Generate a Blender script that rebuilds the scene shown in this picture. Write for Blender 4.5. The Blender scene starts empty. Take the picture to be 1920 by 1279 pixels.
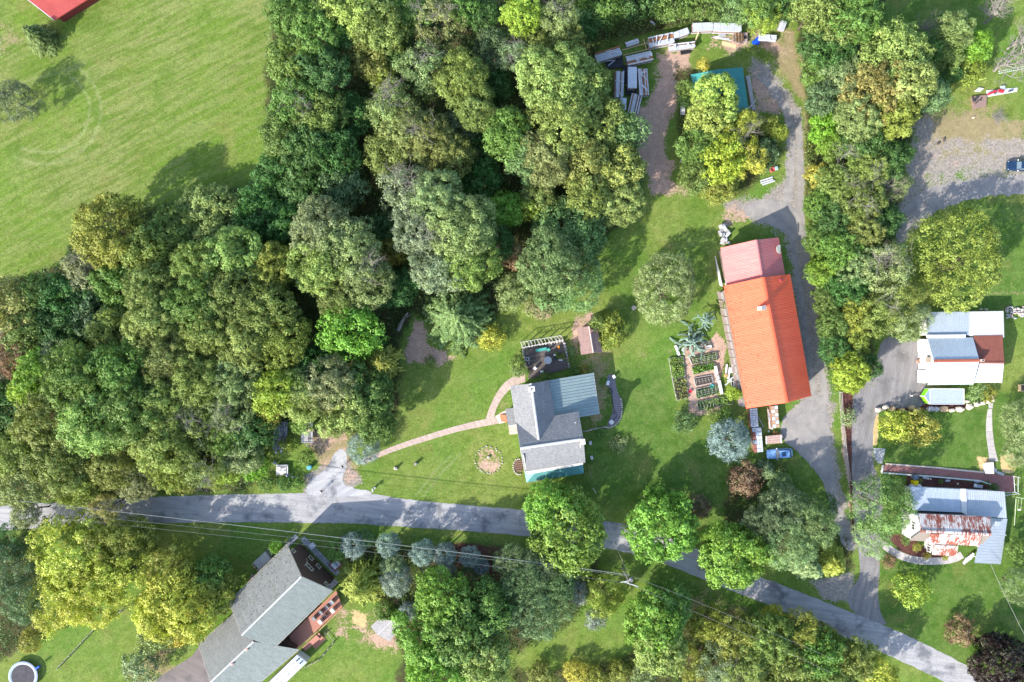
import bpy, math, random
import numpy as np
from mathutils import Vector, Matrix
random.seed(7)
RNG = np.random.default_rng(11)
R = math.radians
scn = bpy.context.scene
COL = scn.collection

# ---------------------------------------------------------------- camera, sky, sun, exposure
ALT = 128.0
PX = 0.1
cd = bpy.data.cameras.new('camera'); cam = bpy.data.objects.new('camera', cd); COL.objects.link(cam)
cam.location = (0, 0, ALT); cam.rotation_euler = (0, 0, 0)
cd.sensor_width = 36; cd.lens = 24; cd.clip_start = 1; cd.clip_end = 2500
scn.camera = cam
SUN_EL = R(30); SUN_AZ = math.atan2(-0.745, -0.667)      # compass style: atan2(x, y), direction to the sun
world = bpy.data.worlds.new('World'); scn.world = world; world.use_nodes = True
nt = world.node_tree; bg = nt.nodes['Background']
sky = nt.nodes.new('ShaderNodeTexSky'); sky.sky_type = 'NISHITA'; sky.sun_disc = False
sky.sun_elevation = SUN_EL; sky.sun_rotation = SUN_AZ % (2*math.pi)
sky.air_density = 1.0; sky.dust_density = 1.2; sky.ozone_density = 1.0
nt.links.new(sky.outputs[0], bg.inputs[0]); bg.inputs[1].default_value = 0.15
sl = bpy.data.lights.new('sun', 'SUN'); sl.energy = 3.5; sl.angle = R(0.6); sl.color = (1.0, 0.945, 0.855)
so = bpy.data.objects.new('sun', sl); COL.objects.link(so)
tosun = Vector((math.sin(SUN_AZ)*math.cos(SUN_EL), math.cos(SUN_AZ)*math.cos(SUN_EL), math.sin(SUN_EL)))
so.rotation_euler = tosun.to_track_quat('Z', 'Y').to_euler(); so.location = (-60, -60, 90)
scn.view_settings.view_transform = 'Standard'; scn.view_settings.look = 'None'
scn.view_settings.gamma = 1; scn.view_settings.use_curve_mapping = False
scn.view_settings.exposure = 1.46
scn.render.engine = 'CYCLES'

# ---------------------------------------------------------------- helpers
def W(px, py, z=0.0):
    k = (1 - z/ALT)*PX
    return Vector(((px-960)*k, (639.5-py)*k, z))
def WL(pts, z=0.0): return [W(p[0], p[1], p[2] if len(p) > 2 else z) for p in pts]
def wall_hit(px, py, A, B):
    """height and place where the sight line through a pixel meets the vertical plane A-B"""
    d = W(px, py, 0); n = Vector((B.y-A.y, A.x-B.x)); t = n.x*d.x+n.y*d.y
    k = (n.x*A.x+n.y*A.y)/t if abs(t) > 1e-6 else 1
    return Vector((d.x*k, d.y*k, ALT*(1-k)))

ORG = {}
def tag(o, label=None, cat=None, group=None, kind=None):
    if label: o['label'] = label
    if cat: o['category'] = cat
    if group: o['group'] = group
    if kind: o['kind'] = kind
    return o
def thing(name, label, cat, loc=(0, 0, 0), rz=0.0, group=None, local=False):
    o = bpy.data.objects.new(name, None); COL.objects.link(o)
    o.empty_display_size = 0.3; o.location = loc; o.rotation_euler = (0, 0, rz)
    ORG[o.name] = Vector((0, 0, 0)) if (local or rz) else Vector(loc)
    return tag(o, label, cat, group)

def node_mat(name):
    m = bpy.data.materials.new(name); m.use_nodes = True
    n = m.node_tree; b = n.nodes['Principled BSDF']
    return m, n, b
MATS = {}
def pm(name, c1, c2=None, scale=1.5, rough=0.8, bump=0.0, metal=0.0, fine=8.0, detail=5, spec=0.3, stretch=None, coords='Object'):
    """mottled procedural paint / wood / stone"""
    if name in MATS: return MATS[name]
    m, n, b = node_mat(name)
    if c2 is None: c2 = tuple(min(1, x*0.78) for x in c1)
    tc = n.nodes.new('ShaderNodeTexCoord'); src = tc.outputs[coords]
    if stretch:
        mp = n.nodes.new('ShaderNodeMapping'); mp.inputs['Scale'].default_value = stretch
        n.links.new(src, mp.inputs[0]); src = mp.outputs[0]
    ns = n.nodes.new('ShaderNodeTexNoise'); ns.inputs['Scale'].default_value = scale
    ns.inputs['Detail'].default_value = detail; ns.inputs['Roughness'].default_value = 0.65
    n.links.new(src, ns.inputs['Vector'])
    cr = n.nodes.new('ShaderNodeMapRange'); cr.inputs[1].default_value = 0.32; cr.inputs[2].default_value = 0.68
    n.links.new(ns.outputs['Fac'], cr.inputs[0])
    mx = n.nodes.new('ShaderNodeMix'); mx.data_type = 'RGBA'
    mx.inputs['A'].default_value = (*c1, 1); mx.inputs['B'].default_value = (*c2, 1)
    n.links.new(cr.outputs[0], mx.inputs['Factor'])
    n2 = n.nodes.new('ShaderNodeTexNoise'); n2.inputs['Scale'].default_value = fine; n2.inputs['Detail'].default_value = 3
    n.links.new(src, n2.inputs['Vector'])
    m2 = n.nodes.new('ShaderNodeMapRange'); m2.inputs[1].default_value = 0.3; m2.inputs[2].default_value = 0.7
    m2.inputs[3].default_value = 0.82; m2.inputs[4].default_value = 1.14
    n.links.new(n2.outputs['Fac'], m2.inputs[0])
    mu = n.nodes.new('ShaderNodeMix'); mu.data_type = 'RGBA'; mu.blend_type = 'MULTIPLY'; mu.inputs['Factor'].default_value = 1
    n.links.new(mx.outputs['Result'], mu.inputs['A']); n.links.new(m2.outputs[0], mu.inputs['B'])
    n.links.new(mu.outputs['Result'], b.inputs['Base Color'])
    b.inputs['Roughness'].default_value = rough; b.inputs['Metallic'].default_value = metal
    b.inputs['Specular IOR Level'].default_value = spec
    if bump:
        bn = n.nodes.new('ShaderNodeBump'); bn.inputs['Strength'].default_value = bump; bn.inputs['Distance'].default_value = 0.05
        n.links.new(n2.outputs['Fac'], bn.inputs['Height']); n.links.new(bn.outputs[0], b.inputs['Normal'])
    MATS[name] = m
    return m

class MB:
    def __init__(s): s.v = []; s.f = []; s.m = []; s.cm = 0
    def add(s, vs, fs):
        o = len(s.v); s.v += [tuple(v) for v in vs]; s.f += [tuple(i+o for i in f) for f in fs]; s.m += [s.cm]*len(fs); return s
    def box(s, c, size, rz=0.0, tilt=None):
        x, y, z = size[0]/2, size[1]/2, size[2]/2
        M = Matrix.Rotation(rz, 3, 'Z')
        if tilt: M = M @ Matrix.Rotation(tilt, 3, 'Y')
        c = Vector(c)
        vs = [c + M @ Vector(p) for p in ((-x,-y,-z),(x,-y,-z),(x,y,-z),(-x,y,-z),(-x,-y,z),(x,-y,z),(x,y,z),(-x,y,z))]
        return s.add(vs, [(0,3,2,1),(4,5,6,7),(0,1,5,4),(1,2,6,5),(2,3,7,6),(3,0,4,7)])
    def prism(s, pts, z0, z1):
        pts = [Vector((p[0], p[1])) for p in pts]
        a = sum(pts[i].x*pts[(i+1) % len(pts)].y-pts[(i+1) % len(pts)].x*pts[i].y for i in range(len(pts)))
        if a < 0: pts = pts[::-1]
        n = len(pts)
        vs = [(p.x, p.y, z0) for p in pts]+[(p.x, p.y, z1) for p in pts]
        return s.add(vs, [tuple(range(n))[::-1], tuple(range(n, 2*n))]+[(i, (i+1) % n, n+(i+1) % n, n+i) for i in range(n)])
    def slab(s, pts, t):
        """polygon in space, thickened downwards by t"""
        pts = [Vector(p) for p in pts]; n = len(pts)
        nn = (pts[1]-pts[0]).cross(pts[2]-pts[0])
        if nn.z < 0: pts = pts[::-1]
        vs = [p-Vector((0, 0, t)) for p in pts]+pts
        return s.add(vs, [tuple(range(n))[::-1], tuple(range(n, 2*n))]+[(i, (i+1) % n, n+(i+1) % n, n+i) for i in range(n)])
    def tube(s, path, r, n=6, cap=True):
        path = [Vector(p) for p in path]; k = len(path)
        rs = r if isinstance(r, (list, tuple)) else [r]*k
        vs = []
        for i, p in enumerate(path):
            d = (path[min(i+1, k-1)]-path[max(i-1, 0)]).normalized()
            u = d.cross(Vector((0, 0, 1)));
            if u.length < 1e-3: u = Vector((1, 0, 0))
            u.normalize(); w = d.cross(u)
            vs += [p+(u*math.cos(2*math.pi*j/n)+w*math.sin(2*math.pi*j/n))*rs[i] for j in range(n)]
        fs = [(i*n+j, i*n+(j+1) % n, (i+1)*n+(j+1) % n, (i+1)*n+j) for i in range(k-1) for j in range(n)]
        if cap: fs += [tuple(range(n))[::-1], tuple(range((k-1)*n, k*n))]
        return s.add(vs, fs)
    def lathe(s, c, prof, n=12):
        c = Vector(c); vs = []
        for r, z in prof: vs += [c+Vector((r*math.cos(2*math.pi*j/n), r*math.sin(2*math.pi*j/n), z)) for j in range(n)]
        k = len(prof)
        fs = [(i*n+j, i*n+(j+1) % n, (i+1)*n+(j+1) % n, (i+1)*n+j) for i in range(k-1) for j in range(n)]
        return s.add(vs, fs+[tuple(range(n))[::-1], tuple(range((k-1)*n, k*n))])
    def rock(s, c, size, seed=0, n=7):
        rr = random.Random(seed); c = Vector(c); vs = []
        rings = ((0.9, 0.0), (1.0, 0.4), (0.78, 0.85), (0.3, 1.0))
        ph = rr.random()*6; out = [rr.uniform(0.78, 1.12) for _ in range(n)]
        for r, z in rings:
            for j in range(n):
                a = ph+2*math.pi*j/n; q = r*out[j]*rr.uniform(0.93, 1.06)
                vs.append(c+Vector((q*size[0]/2*math.cos(a), q*size[1]/2*math.sin(a), z*size[2]*rr.uniform(0.9, 1.05))))
        fs = [(i*n+j, i*n+(j+1) % n, (i+1)*n+(j+1) % n, (i+1)*n+j) for i in range(3) for j in range(n)]
        return s.add(vs, fs+[tuple(range(n))[::-1], tuple(range(3*n, 4*n))])
    def mesh(s, name, mat, off=Vector((0, 0, 0))):
        me = bpy.data.meshes.new(name)
        me.from_pydata([(v[0]-off[0], v[1]-off[1], v[2]-off[2]) for v in s.v], [], s.f)
        mats = mat if isinstance(mat, (list, tuple)) else [mat]
        for m in mats: me.materials.append(m)
        if len(mats) > 1: me.polygons.foreach_set('material_index', s.m)
        me.update()
        return me
    def build(s, name, mat, parent=None, smooth=False):
        """parts keep world coordinates unless their thing is local"""
        off = ORG.get(parent.name, Vector((0, 0, 0))) if parent else Vector((0, 0, 0))
        me = s.mesh(name, mat, off)
        if smooth: me.polygons.foreach_set('use_smooth', [True]*len(me.polygons))
        o = bpy.data.objects.new(name, me); COL.objects.link(o)
        if parent: o.parent = parent
        ORG[o.name] = off
        return o
    def solo(s, name, mat, label, cat, group=None, smooth=False):
        """a thing that is one mesh, origin at its base"""
        a = np.array(s.v); c = Vector((a[:, 0].mean(), a[:, 1].mean(), a[:, 2].min()))
        me = s.mesh(name, mat, c)
        if smooth: me.polygons.foreach_set('use_smooth', [True]*len(me.polygons))
        o = bpy.data.objects.new(name, me); COL.objects.link(o); o.location = c
        return tag(o, label, cat, group)
def place(name, me, parent, loc, rz=0.0, scale=None):
    o = bpy.data.objects.new(name, me); COL.objects.link(o); o.parent = parent
    off = ORG.get(parent.name, Vector((0, 0, 0)))
    o.location = Vector(loc)-off; o.rotation_euler = (0, 0, rz)
    if scale: o.scale = scale
    return o
def dup(root, loc, rz=None, label=None, group=None):
    r = root.copy(); COL.objects.link(r); r.location = loc
    if rz is not None: r.rotation_euler = (0, 0, rz)
    if label: r['label'] = label
    if group: r['group'] = group
    for ch in list(root.children):
        c = ch.copy(); COL.objects.link(c); c.parent = r
        for g in ch.children:
            d = g.copy(); COL.objects.link(d); d.parent = c
    return r
def lerp(a, b, t): return a+(b-a)*t
def rough_line(pts, step=0.6, amp=0.12, seed=1, closed=True):
    """subdivide an outline and let it wander a little"""
    rr = random.Random(seed); out = []; n = len(pts)
    for i in range(n if closed else n-1):
        a = Vector(pts[i][:2]); b = Vector(pts[(i+1) % n][:2]); L = (b-a).length
        k = max(1, int(L/step)); nn = Vector((a.y-b.y, b.x-a.x)).normalized() if L > 1e-5 else Vector((0, 0))
        for j in range(k):
            p = a.lerp(b, j/k)+nn*rr.uniform(-amp, amp)*(1 if j else 0.3); out.append(p)
    return out
def smooth_pts(pts, it=2, closed=True):
    for _ in range(it):
        o = []; n = len(pts)
        if not closed: o.append(Vector(pts[0]))
        for i in range(n if closed else n-1):
            a = Vector(pts[i]); b = Vector(pts[(i+1) % n]); o += [a.lerp(b, .25), a.lerp(b, .75)]
        if not closed: o.append(Vector(pts[-1]))
        pts = o
    return pts
def sheet(name, pts, z, mat, kind='structure', thick=0.0, label=None, cat=None):
    """a flat sheet of ground cover; triangulated so that concave outlines fill properly"""
    from mathutils.geometry import tessellate_polygon
    p3 = [Vector((p[0], p[1], z)) for p in pts]
    tris = tessellate_polygon([p3]); mb = MB(); n = len(p3)
    fs = []
    for t in tris:
        a, b, c = (p3[i] for i in t)
        fs.append(tuple(t) if (b-a).cross(c-a).z > 0 else tuple(t)[::-1])
    vs = list(p3)
    if thick:
        area = sum(p3[i].x*p3[(i+1) % n].y-p3[(i+1) % n].x*p3[i].y for i in range(n))
        vs += [p-Vector((0, 0, thick)) for p in p3]
        for i in range(n):
            j = (i+1) % n; f = (n+i, n+j, j, i); fs.append(f if area > 0 else f[::-1])
    mb.add(vs, fs)
    me = mb.mesh(name, mat); o = bpy.data.objects.new(name, me); COL.objects.link(o)
    tag(o, label, cat, None, kind)
    return o
# ---------------------------------------------------------------- ground masks (what covers the soil where)
def axis(lo, hi, step, far):
    a = list(np.arange(lo, hi+step/2, step)); g = step; x = a[0]; y = a[-1]; L = []; U = []
    while y < far: g *= 1.35; x -= g; y += g; L.append(x); U.append(y)
    return np.array(L[::-1]+a+U)
gx = axis(-102, 102, 0.36, 900); gy = axis(-70, 70, 0.36, 900)
GX, GY = np.meshgrid(gx, gy); PXG = GX/PX+960; PYG = 639.5-GY/PX       # pixel-like ground units, 0.1 m each
def vnoise(x, y, s, seed):
    r = np.random.default_rng(seed); t = r.random((64, 64))
    x = x/s; y = y/s; xi = np.floor(x).astype(int); yi = np.floor(y).astype(int); fx = x-xi; fy = y-yi
    fx = fx*fx*(3-2*fx); fy = fy*fy*(3-2*fy)
    g = lambda i, j: t[j % 64, i % 64]
    return (g(xi, yi)*(1-fx)+g(xi+1, yi)*fx)*(1-fy)+(g(xi, yi+1)*(1-fx)+g(xi+1, yi+1)*fx)*fy
def fbm(x, y, s, seed): return vnoise(x, y, s, seed)*.55+vnoise(x, y, s/2.1, seed+1)*.3+vnoise(x, y, s/4.3, seed+2)*.15
WOB = (fbm(PXG, PYG, 28, 3)-.5)
def pmask(pts, feather=10, wob=26):
    """soft polygon mask, positive inside"""
    x = PXG+WOB*wob; y = PYG-WOB*wob*.7
    d = np.full(x.shape, 1e9); ins = np.zeros(x.shape, bool); n = len(pts)
    for i in range(n):
        x0, y0 = pts[i]; x1, y1 = pts[(i+1) % n]; dx, dy = x1-x0, y1-y0
        t = np.clip(((x-x0)*dx+(y-y0)*dy)/(dx*dx+dy*dy+1e-9), 0, 1)
        d = np.minimum(d, np.hypot(x-x0-t*dx, y-y0-t*dy))
        if y0 != y1: ins ^= ((y0 > y) != (y1 > y)) & (x < (x1-x0)*(y-y0)/(y1-y0)+x0)
    sd = np.where(ins, d, -d)
    return np.clip(sd/feather*.5+.5, 0, 1)
def lmask(pts, w, feather=6, wob=6):
    x = PXG+WOB*wob; y = PYG-WOB*wob; d = np.full(x.shape, 1e9)
    for (x0, y0), (x1, y1) in zip(pts[:-1], pts[1:]):
        dx, dy = x1-x0, y1-y0
        t = np.clip(((x-x0)*dx+(y-y0)*dy)/(dx*dx+dy*dy+1e-9), 0, 1)
        d = np.minimum(d, np.hypot(x-x0-t*dx, y-y0-t*dy))
    return np.clip((w/2-d)/feather*.5+.5, 0, 1)
mx = np.maximum
dirt = np.zeros(GX.shape); gravel = dirt.copy(); dry = dirt.copy(); forest = dirt.copy()
lush = dirt.copy(); mulch = dirt.copy(); straw = dirt.copy(); tracks = dirt.copy(); field = dirt.copy()
# woods floor
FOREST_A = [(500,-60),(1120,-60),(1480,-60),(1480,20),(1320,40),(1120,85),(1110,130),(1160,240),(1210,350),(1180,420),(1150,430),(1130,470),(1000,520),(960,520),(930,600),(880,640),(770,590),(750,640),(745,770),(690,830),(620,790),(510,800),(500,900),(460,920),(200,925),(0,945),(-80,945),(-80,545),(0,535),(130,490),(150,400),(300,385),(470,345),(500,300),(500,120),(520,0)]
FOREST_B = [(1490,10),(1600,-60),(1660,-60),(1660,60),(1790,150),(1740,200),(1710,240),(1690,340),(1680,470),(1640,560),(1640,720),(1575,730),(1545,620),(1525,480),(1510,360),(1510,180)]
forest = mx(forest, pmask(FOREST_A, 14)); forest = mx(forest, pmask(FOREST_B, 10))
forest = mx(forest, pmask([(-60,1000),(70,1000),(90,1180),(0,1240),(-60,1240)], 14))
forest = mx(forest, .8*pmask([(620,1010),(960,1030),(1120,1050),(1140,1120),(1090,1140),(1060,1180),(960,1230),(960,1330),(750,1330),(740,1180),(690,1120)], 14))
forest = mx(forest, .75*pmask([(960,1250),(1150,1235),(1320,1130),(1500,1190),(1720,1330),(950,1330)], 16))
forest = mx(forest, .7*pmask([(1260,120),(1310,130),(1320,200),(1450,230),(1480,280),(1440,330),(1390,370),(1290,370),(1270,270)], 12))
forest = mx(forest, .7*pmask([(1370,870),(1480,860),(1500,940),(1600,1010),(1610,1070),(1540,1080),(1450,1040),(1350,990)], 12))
# field and lawns
field = pmask([(-900,-700),(530,-700),(530,0),(510,130),(490,340),(300,400),(120,500),(-80,560),(-900,600)], 20)
lush = mx(lush, pmask([(1100,700),(1170,690),(1250,690),(1290,800),(1500,850),(1530,960),(1450,1000),(1250,960),(1100,940),(1070,880)], 40, 40))
lush = mx(lush, pmask([(1620,760),(1950,730),(1950,1330),(1780,1250),(1650,1160),(1650,880)], 14, 20))
lush = mx(lush, pmask([(1810,380),(2000,370),(2000,600),(1880,600),(1800,570)], 14, 20))
lush = mx(lush, pmask([(1660,-40),(1830,-40),(1850,30),(1740,70),(1660,60)], 14, 20))
lush = mx(lush, .8*pmask([(640,985),(1180,1040),(1500,1180),(1470,1200),(1160,1070),(900,1030),(640,1010)], 10, 12))
lush = mx(lush, .6*pmask([(1150,480),(1340,430),(1350,560),(1290,620),(1180,620),(1120,640)], 40, 30))
# bare reddish soil
dirt = mx(dirt, .80*pmask([(1225,90),(1290,95),(1290,150),(1265,220),(1250,270),(1260,330),(1290,370),(1230,360),(1195,280),(1195,210),(1230,160)], 12, 34))
dirt = mx(dirt, .74*pmask([(772,600),(795,600),(815,645),(850,672),(825,688),(790,686),(765,684),(758,655)], 12, 20))
dry = mx(dry, .8*pmask([(575,795),(650,800),(655,850),(680,870),(670,910),(640,910),(600,870),(580,840)], 10, 16)); dirt = mx(dirt, .48*pmask([(575,795),(650,800),(655,850),(680,870),(670,910),(640,910),(600,870),(580,840)], 10, 16))
dirt = mx(dirt, .7*pmask([(985,575),(1030,570),(1035,595),(1000,600)], 8, 8))
dirt = mx(dirt, .72*pmask([(1072,600),(1110,580),(1118,600),(1085,640),(1082,670),(1070,640)], 7, 8))
dirt = mx(dirt, pmask([(1282,650),(1330,640),(1345,620),(1362,650),(1345,740),(1350,775),(1296,780),(1285,720)], 7, 6))
dirt = mx(dirt, .55*pmask([(690,1180),(780,1140),(800,1160),(740,1230),(700,1220)], 10, 14))
dirt = mx(dirt, .45*pmask([(640,1130),(690,1150),(700,1210),(620,1195),(630,1165)], 10, 14))
dirt = mx(dirt, .6*pmask([(1340,395),(1400,380),(1420,410),(1360,430)], 12, 14))
dirt = mx(dirt, .6*pmask([(1395,125),(1420,130),(1475,200),(1485,260),(1455,225),(1415,210)], 14, 20)); dirt = mx(dirt, .55*pmask([(1330,60),(1470,50),(1490,110),(1400,100),(1340,110)], 20, 30))
dirt = mx(dirt, .8*lmask([(1583,800),(1592,880),(1600,940),(1606,1010)], 16, 5))
dirt = mx(dirt, .55*lmask([(915,862),(916,863)], 50, 5, 4)); dry = mx(dry, .55*lmask([(915,862),(916,863)], 46, 5, 4))
dirt = mx(dirt, .7*pmask([(1500,70),(1530,60),(1530,120),(1505,150),(1495,110)], 12, 14))
# gravel and worn ground
gravel = mx(gravel, pmask([(1410,110),(1440,120),(1480,170),(1500,200),(1505,300),(1500,400),(1520,500),(1560,760),(1570,900),(1610,1010),(1600,1030),(1560,960),(1540,880),(1500,830),(1470,800),(1500,750),(1490,560),(1475,440),(1370,400),(1350,380),(1430,370),(1475,330),(1478,230),(1455,190),(1420,170),(1405,140)], 14, 12))
gravel = mx(gravel, .62*pmask([(1695,215),(1750,215),(1770,260),(1940,250),(1940,360),(1800,370),(1740,400),(1690,460),(1670,470),(1675,400),(1700,300)], 14, 22))
gravel = mx(gravel, .9*pmask([(1520,1090),(1600,1070),(1605,1130),(1560,1130)], 10, 10))
gravel = mx(gravel, .8*pmask([(568,890),(610,870),(660,860),(680,905),(640,930),(570,930)], 10, 8))
dirt = mx(dirt, .28*pmask([(1720,240),(1800,270),(1900,260),(1900,310),(1760,330),(1710,300)], 30, 40)); dry = mx(dry, .8*pmask([(1700,200),(1850,200),(1940,230),(1940,330),(1760,330),(1700,380)], 30, 40))
dry = mx(dry, .75*pmask([(1390,60),(1490,60),(1520,200),(1530,380),(1505,380),(1500,200),(1450,110)], 14, 20))
dry = mx(dry, .55*lmask([(1497,200),(1502,300),(1497,400),(1515,560),(1525,700)], 8, 4, 4))
dry = mx(dry, .5*pmask([(630,1130),(790,1130),(780,1230),(660,1220),(600,1190)], 20, 30))
dry = mx(dry, .45*lmask([(1120,672),(1180,668),(1255,660)], 10, 6, 12))
dry = mx(dry, .5*pmask([(1090,640),(1150,650),(1160,700),(1140,800),(1090,800),(1070,700)], 18, 20))
dry = mx(dry, .5*pmask([(1250,1080),(1500,1160),(1450,1200),(1280,1180)], 20, 34))
dry = mx(dry, .5*pmask([(-30,40),(20,30),(45,80),(10,110),(-30,110)], 16, 20)); gravel = mx(gravel, .7*pmask([(-60,60),(8,70),(0,100),(-60,120)], 12, 12))
dry = mx(dry, .6*lmask([(1830,555),(1880,550),(1950,548)], 6, 4, 4)); dry = mx(dry, .4*pmask([(925,730),(960,740),(958,770),(925,780)], 8, 8))
dry = mx(dry, .6*pmask([(250,1230),(330,1200),(330,1300),(230,1300)], 14, 20))
dry = mx(dry, .5*pmask([(1100,940),(1140,960),(1330,1010),(1300,1020),(1090,970)], 10, 10)*0)
straw = mx(straw, pmask([(1637,772),(1648,775),(1645,835),(1636,835)], 4, 4)); straw = mx(straw, pmask([(1832,855),(1862,858),(1862,885),(1838,882)], 5, 5))
straw = mx(straw, pmask([(1874,855),(1897,850),(1908,870),(1900,888),(1880,888)], 5, 5)); straw = mx(straw, .7*pmask([(655,1140),(690,1150),(688,1180),(655,1170)], 10, 12))
mulch = mx(mulch, pmask([(1576,735),(1599,738),(1598,800),(1600,900),(1603,1000),(1598,1000),(1589,850)], 4, 3))
mulch = mx(mulch, pmask([(1700,890),(1755,893),(1835,905),(1868,915),(1860,925),(1700,915)], 3, 2))
mulch = mx(mulch, pmask([(1660,1005),(1705,1000),(1745,1040),(1800,1045),(1740,1052),(1690,1035)], 3, 2))
mulch = mx(mulch, pmask([(1650,757),(1810,757),(1812,768),(1650,770)], 3, 2))
mulch = mx(mulch, .8*pmask([(760,1150),(790,1155),(780,1200),(750,1200)], 6, 6)); mulch = mx(mulch, .6*pmask([(820,1010),(950,1020),(960,1100),(860,1090)], 10, 10))
# mowing turns and wheel tracks on the field and lawn
for c, r in (((82,208), 108), ((82,208), 86)):
    a = np.linspace(R(-55), R(120), 30); tracks = mx(tracks, lmask([(c[0]+r*math.cos(t), c[1]+r*math.sin(t)*.92) for t in a], 5, 4, 4))
for dx in (0, 14): tracks = mx(tracks, .9*lmask([(780+dx, 930), (815+dx, 885), (850+dx, 850)], 4, 4, 4))
tracks = mx(tracks, .7*lmask([(-40,180),(60,150),(160,120)], 5, 4, 4))
n_v = GX.size; nx = len(gx); ny = len(gy)
me = bpy.data.meshes.new('ground')
co = np.stack([GX.ravel(), GY.ravel(), np.zeros(n_v)], 1)
idx = np.arange(n_v).reshape(ny, nx)
q = np.stack([idx[:-1, :-1].ravel(), idx[:-1, 1:].ravel(), idx[1:, 1:].ravel(), idx[1:, :-1].ravel()], 1)
me.vertices.add(n_v); me.vertices.foreach_set('co', co.ravel())
me.loops.add(q.size); me.loops.foreach_set('vertex_index', q.ravel().astype(np.int32))
me.polygons.add(len(q)); me.polygons.foreach_set('loop_start', np.arange(0, q.size, 4, dtype=np.int32))
me.update(calc_edges=True)
def col_attr(me, name, chans):
    a = me.attributes.new(name, 'FLOAT_COLOR', 'POINT')
    d = np.stack([c.ravel() for c in chans], 1).astype(np.float32); a.data.foreach_set('color', d.ravel())
one = np.ones(GX.shape)
col_attr(me, 'cover_a', (dirt, gravel, dry, one)); col_attr(me, 'cover_b', (forest, lush, field, one)); col_attr(me, 'cover_c', (mulch, straw, tracks, one))

def mixc(n, fac, a, b, blend='MIX'):
    m = n.nodes.new('ShaderNodeMix'); m.data_type = 'RGBA'; m.blend_type = blend
    for s, v in (('Factor', fac), ('A', a), ('B', b)):
        if isinstance(v, (int, float)): m.inputs[s].default_value = v
        elif isinstance(v, tuple): m.inputs[s].default_value = (*v, 1)
        else: n.links.new(v, m.inputs[s])
    return m.outputs['Result']
def noise(n, src, scale, detail=4, rough=.6, dist=0):
    t = n.nodes.new('ShaderNodeTexNoise'); t.inputs['Scale'].default_value = scale; t.inputs['Detail'].default_value = detail
    t.inputs['Roughness'].default_value = rough; t.inputs['Distortion'].default_value = dist
    n.links.new(src, t.inputs['Vector']); return t.outputs['Fac']
def rng(n, v, a, b, c=0., d=1.):
    t = n.nodes.new('ShaderNodeMapRange'); n.links.new(v, t.inputs[0])
    for i, x in enumerate((a, b, c, d)): t.inputs[i+1].default_value = x
    return t.outputs[0]
def mth(n, op, a, b=0.):
    t = n.nodes.new('ShaderNodeMath'); t.operation = op
    for i, v in enumerate((a, b)):
        if isinstance(v, (int, float)): t.inputs[i].default_value = v
        else: n.links.new(v, t.inputs[i])
    return t.outputs[0]
gm, n, b = node_mat('ground_cover')
tc = n.nodes.new('ShaderNodeTexCoord'); P = tc.outputs['Object']
def attr(nm):
    a = n.nodes.new('ShaderNodeAttribute'); a.attribute_name = nm
    s = n.nodes.new('ShaderNodeSeparateColor'); n.links.new(a.outputs['Color'], s.inputs[0]); return s.outputs
CA, CB, CC = attr('cover_a'), attr('cover_b'), attr('cover_c')
big = noise(n, P, .05, 3); mid = noise(n, P, .35, 4); fin = noise(n, P, 2.6, 5, .75); vf = noise(n, P, 9, 3, .8)
mp = n.nodes.new('ShaderNodeMapping'); mp.vector_type = 'TEXTURE'; mp.inputs['Rotation'].default_value = (0, 0, R(27)); mp.inputs['Scale'].default_value = (16, 1.5, 1)
n.links.new(P, mp.inputs[0]); streak = noise(n, mp.outputs[0], 1.6, 4, .65, .4)
grass = mixc(n, rng(n, mid, .35, .65), (.128, .180, .030), (.195, .232, .058))
grass = mixc(n, rng(n, big, .4, .62), grass, (.098, .185, .028))
fgr = mixc(n, rng(n, streak, .42, .58), (.115, .168, .030), (.195, .215, .070))
fgr = mixc(n, rng(n, big, .42, .6), fgr, mixc(n, .55, fgr, (.115, .205, .020)))
grass = mixc(n, CB[2], grass, fgr)
grass = mixc(n, rng(n, streak, .45, .6, 0, .3), grass, (.17, .23, .06))
lg = mixc(n, rng(n, mid, .35, .65), (.062, .130, .020), (.108, .172, .038))
grass = mixc(n, rng(n, CB[1], .25, .75), grass, lg)
grass = mixc(n, rng(n, CC[2], .2, .9, 0, .7), grass, (.25, .28, .12))
m2_ = noise(n, P, .9, 5, .75, .6); m3_ = noise(n, P, .16, 4, .6, .4)
grass = mixc(n, rng(n, m2_, .55, .68, 0, .55), grass, (.19, .205, .07)); grass = mixc(n, rng(n, m2_, .45, .33, 0, .6), grass, (.065, .125, .018)); grass = mixc(n, rng(n, m3_, .56, .68, 0, .4), grass, (.20, .19, .06)); grass = mixc(n, rng(n, m3_, .44, .34, 0, .45), grass, (.075, .145, .018))
drygrass = mixc(n, rng(n, fin, .35, .65), (.33, .255, .15), (.21, .185, .085))
brk = mth(n, 'SUBTRACT', fin, .5); brk = mth(n, 'ADD', mth(n, 'MULTIPLY', brk, 1.5), mth(n, 'MULTIPLY', mth(n, 'SUBTRACT', mid, .5), 1.3))
def gate(v, lo=.40, hi=.60): return rng(n, mth(n, 'ADD', v, brk), lo, hi)
c = mixc(n, gate(CA[2]), grass, drygrass)
c = mixc(n, gate(CA[1]), c, mixc(n, rng(n, fin, .3, .7), (.22, .20, .18), (.32, .28, .24)))
c = mixc(n, gate(CA[0]), c, mixc(n, rng(n, fin, .3, .7), (.50, .335, .265), (.37, .25, .185)))
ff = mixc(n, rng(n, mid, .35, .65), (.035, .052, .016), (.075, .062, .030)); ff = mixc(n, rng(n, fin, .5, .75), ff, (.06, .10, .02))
c = mixc(n, gate(CB[0], .38, .7), c, ff)
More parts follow.
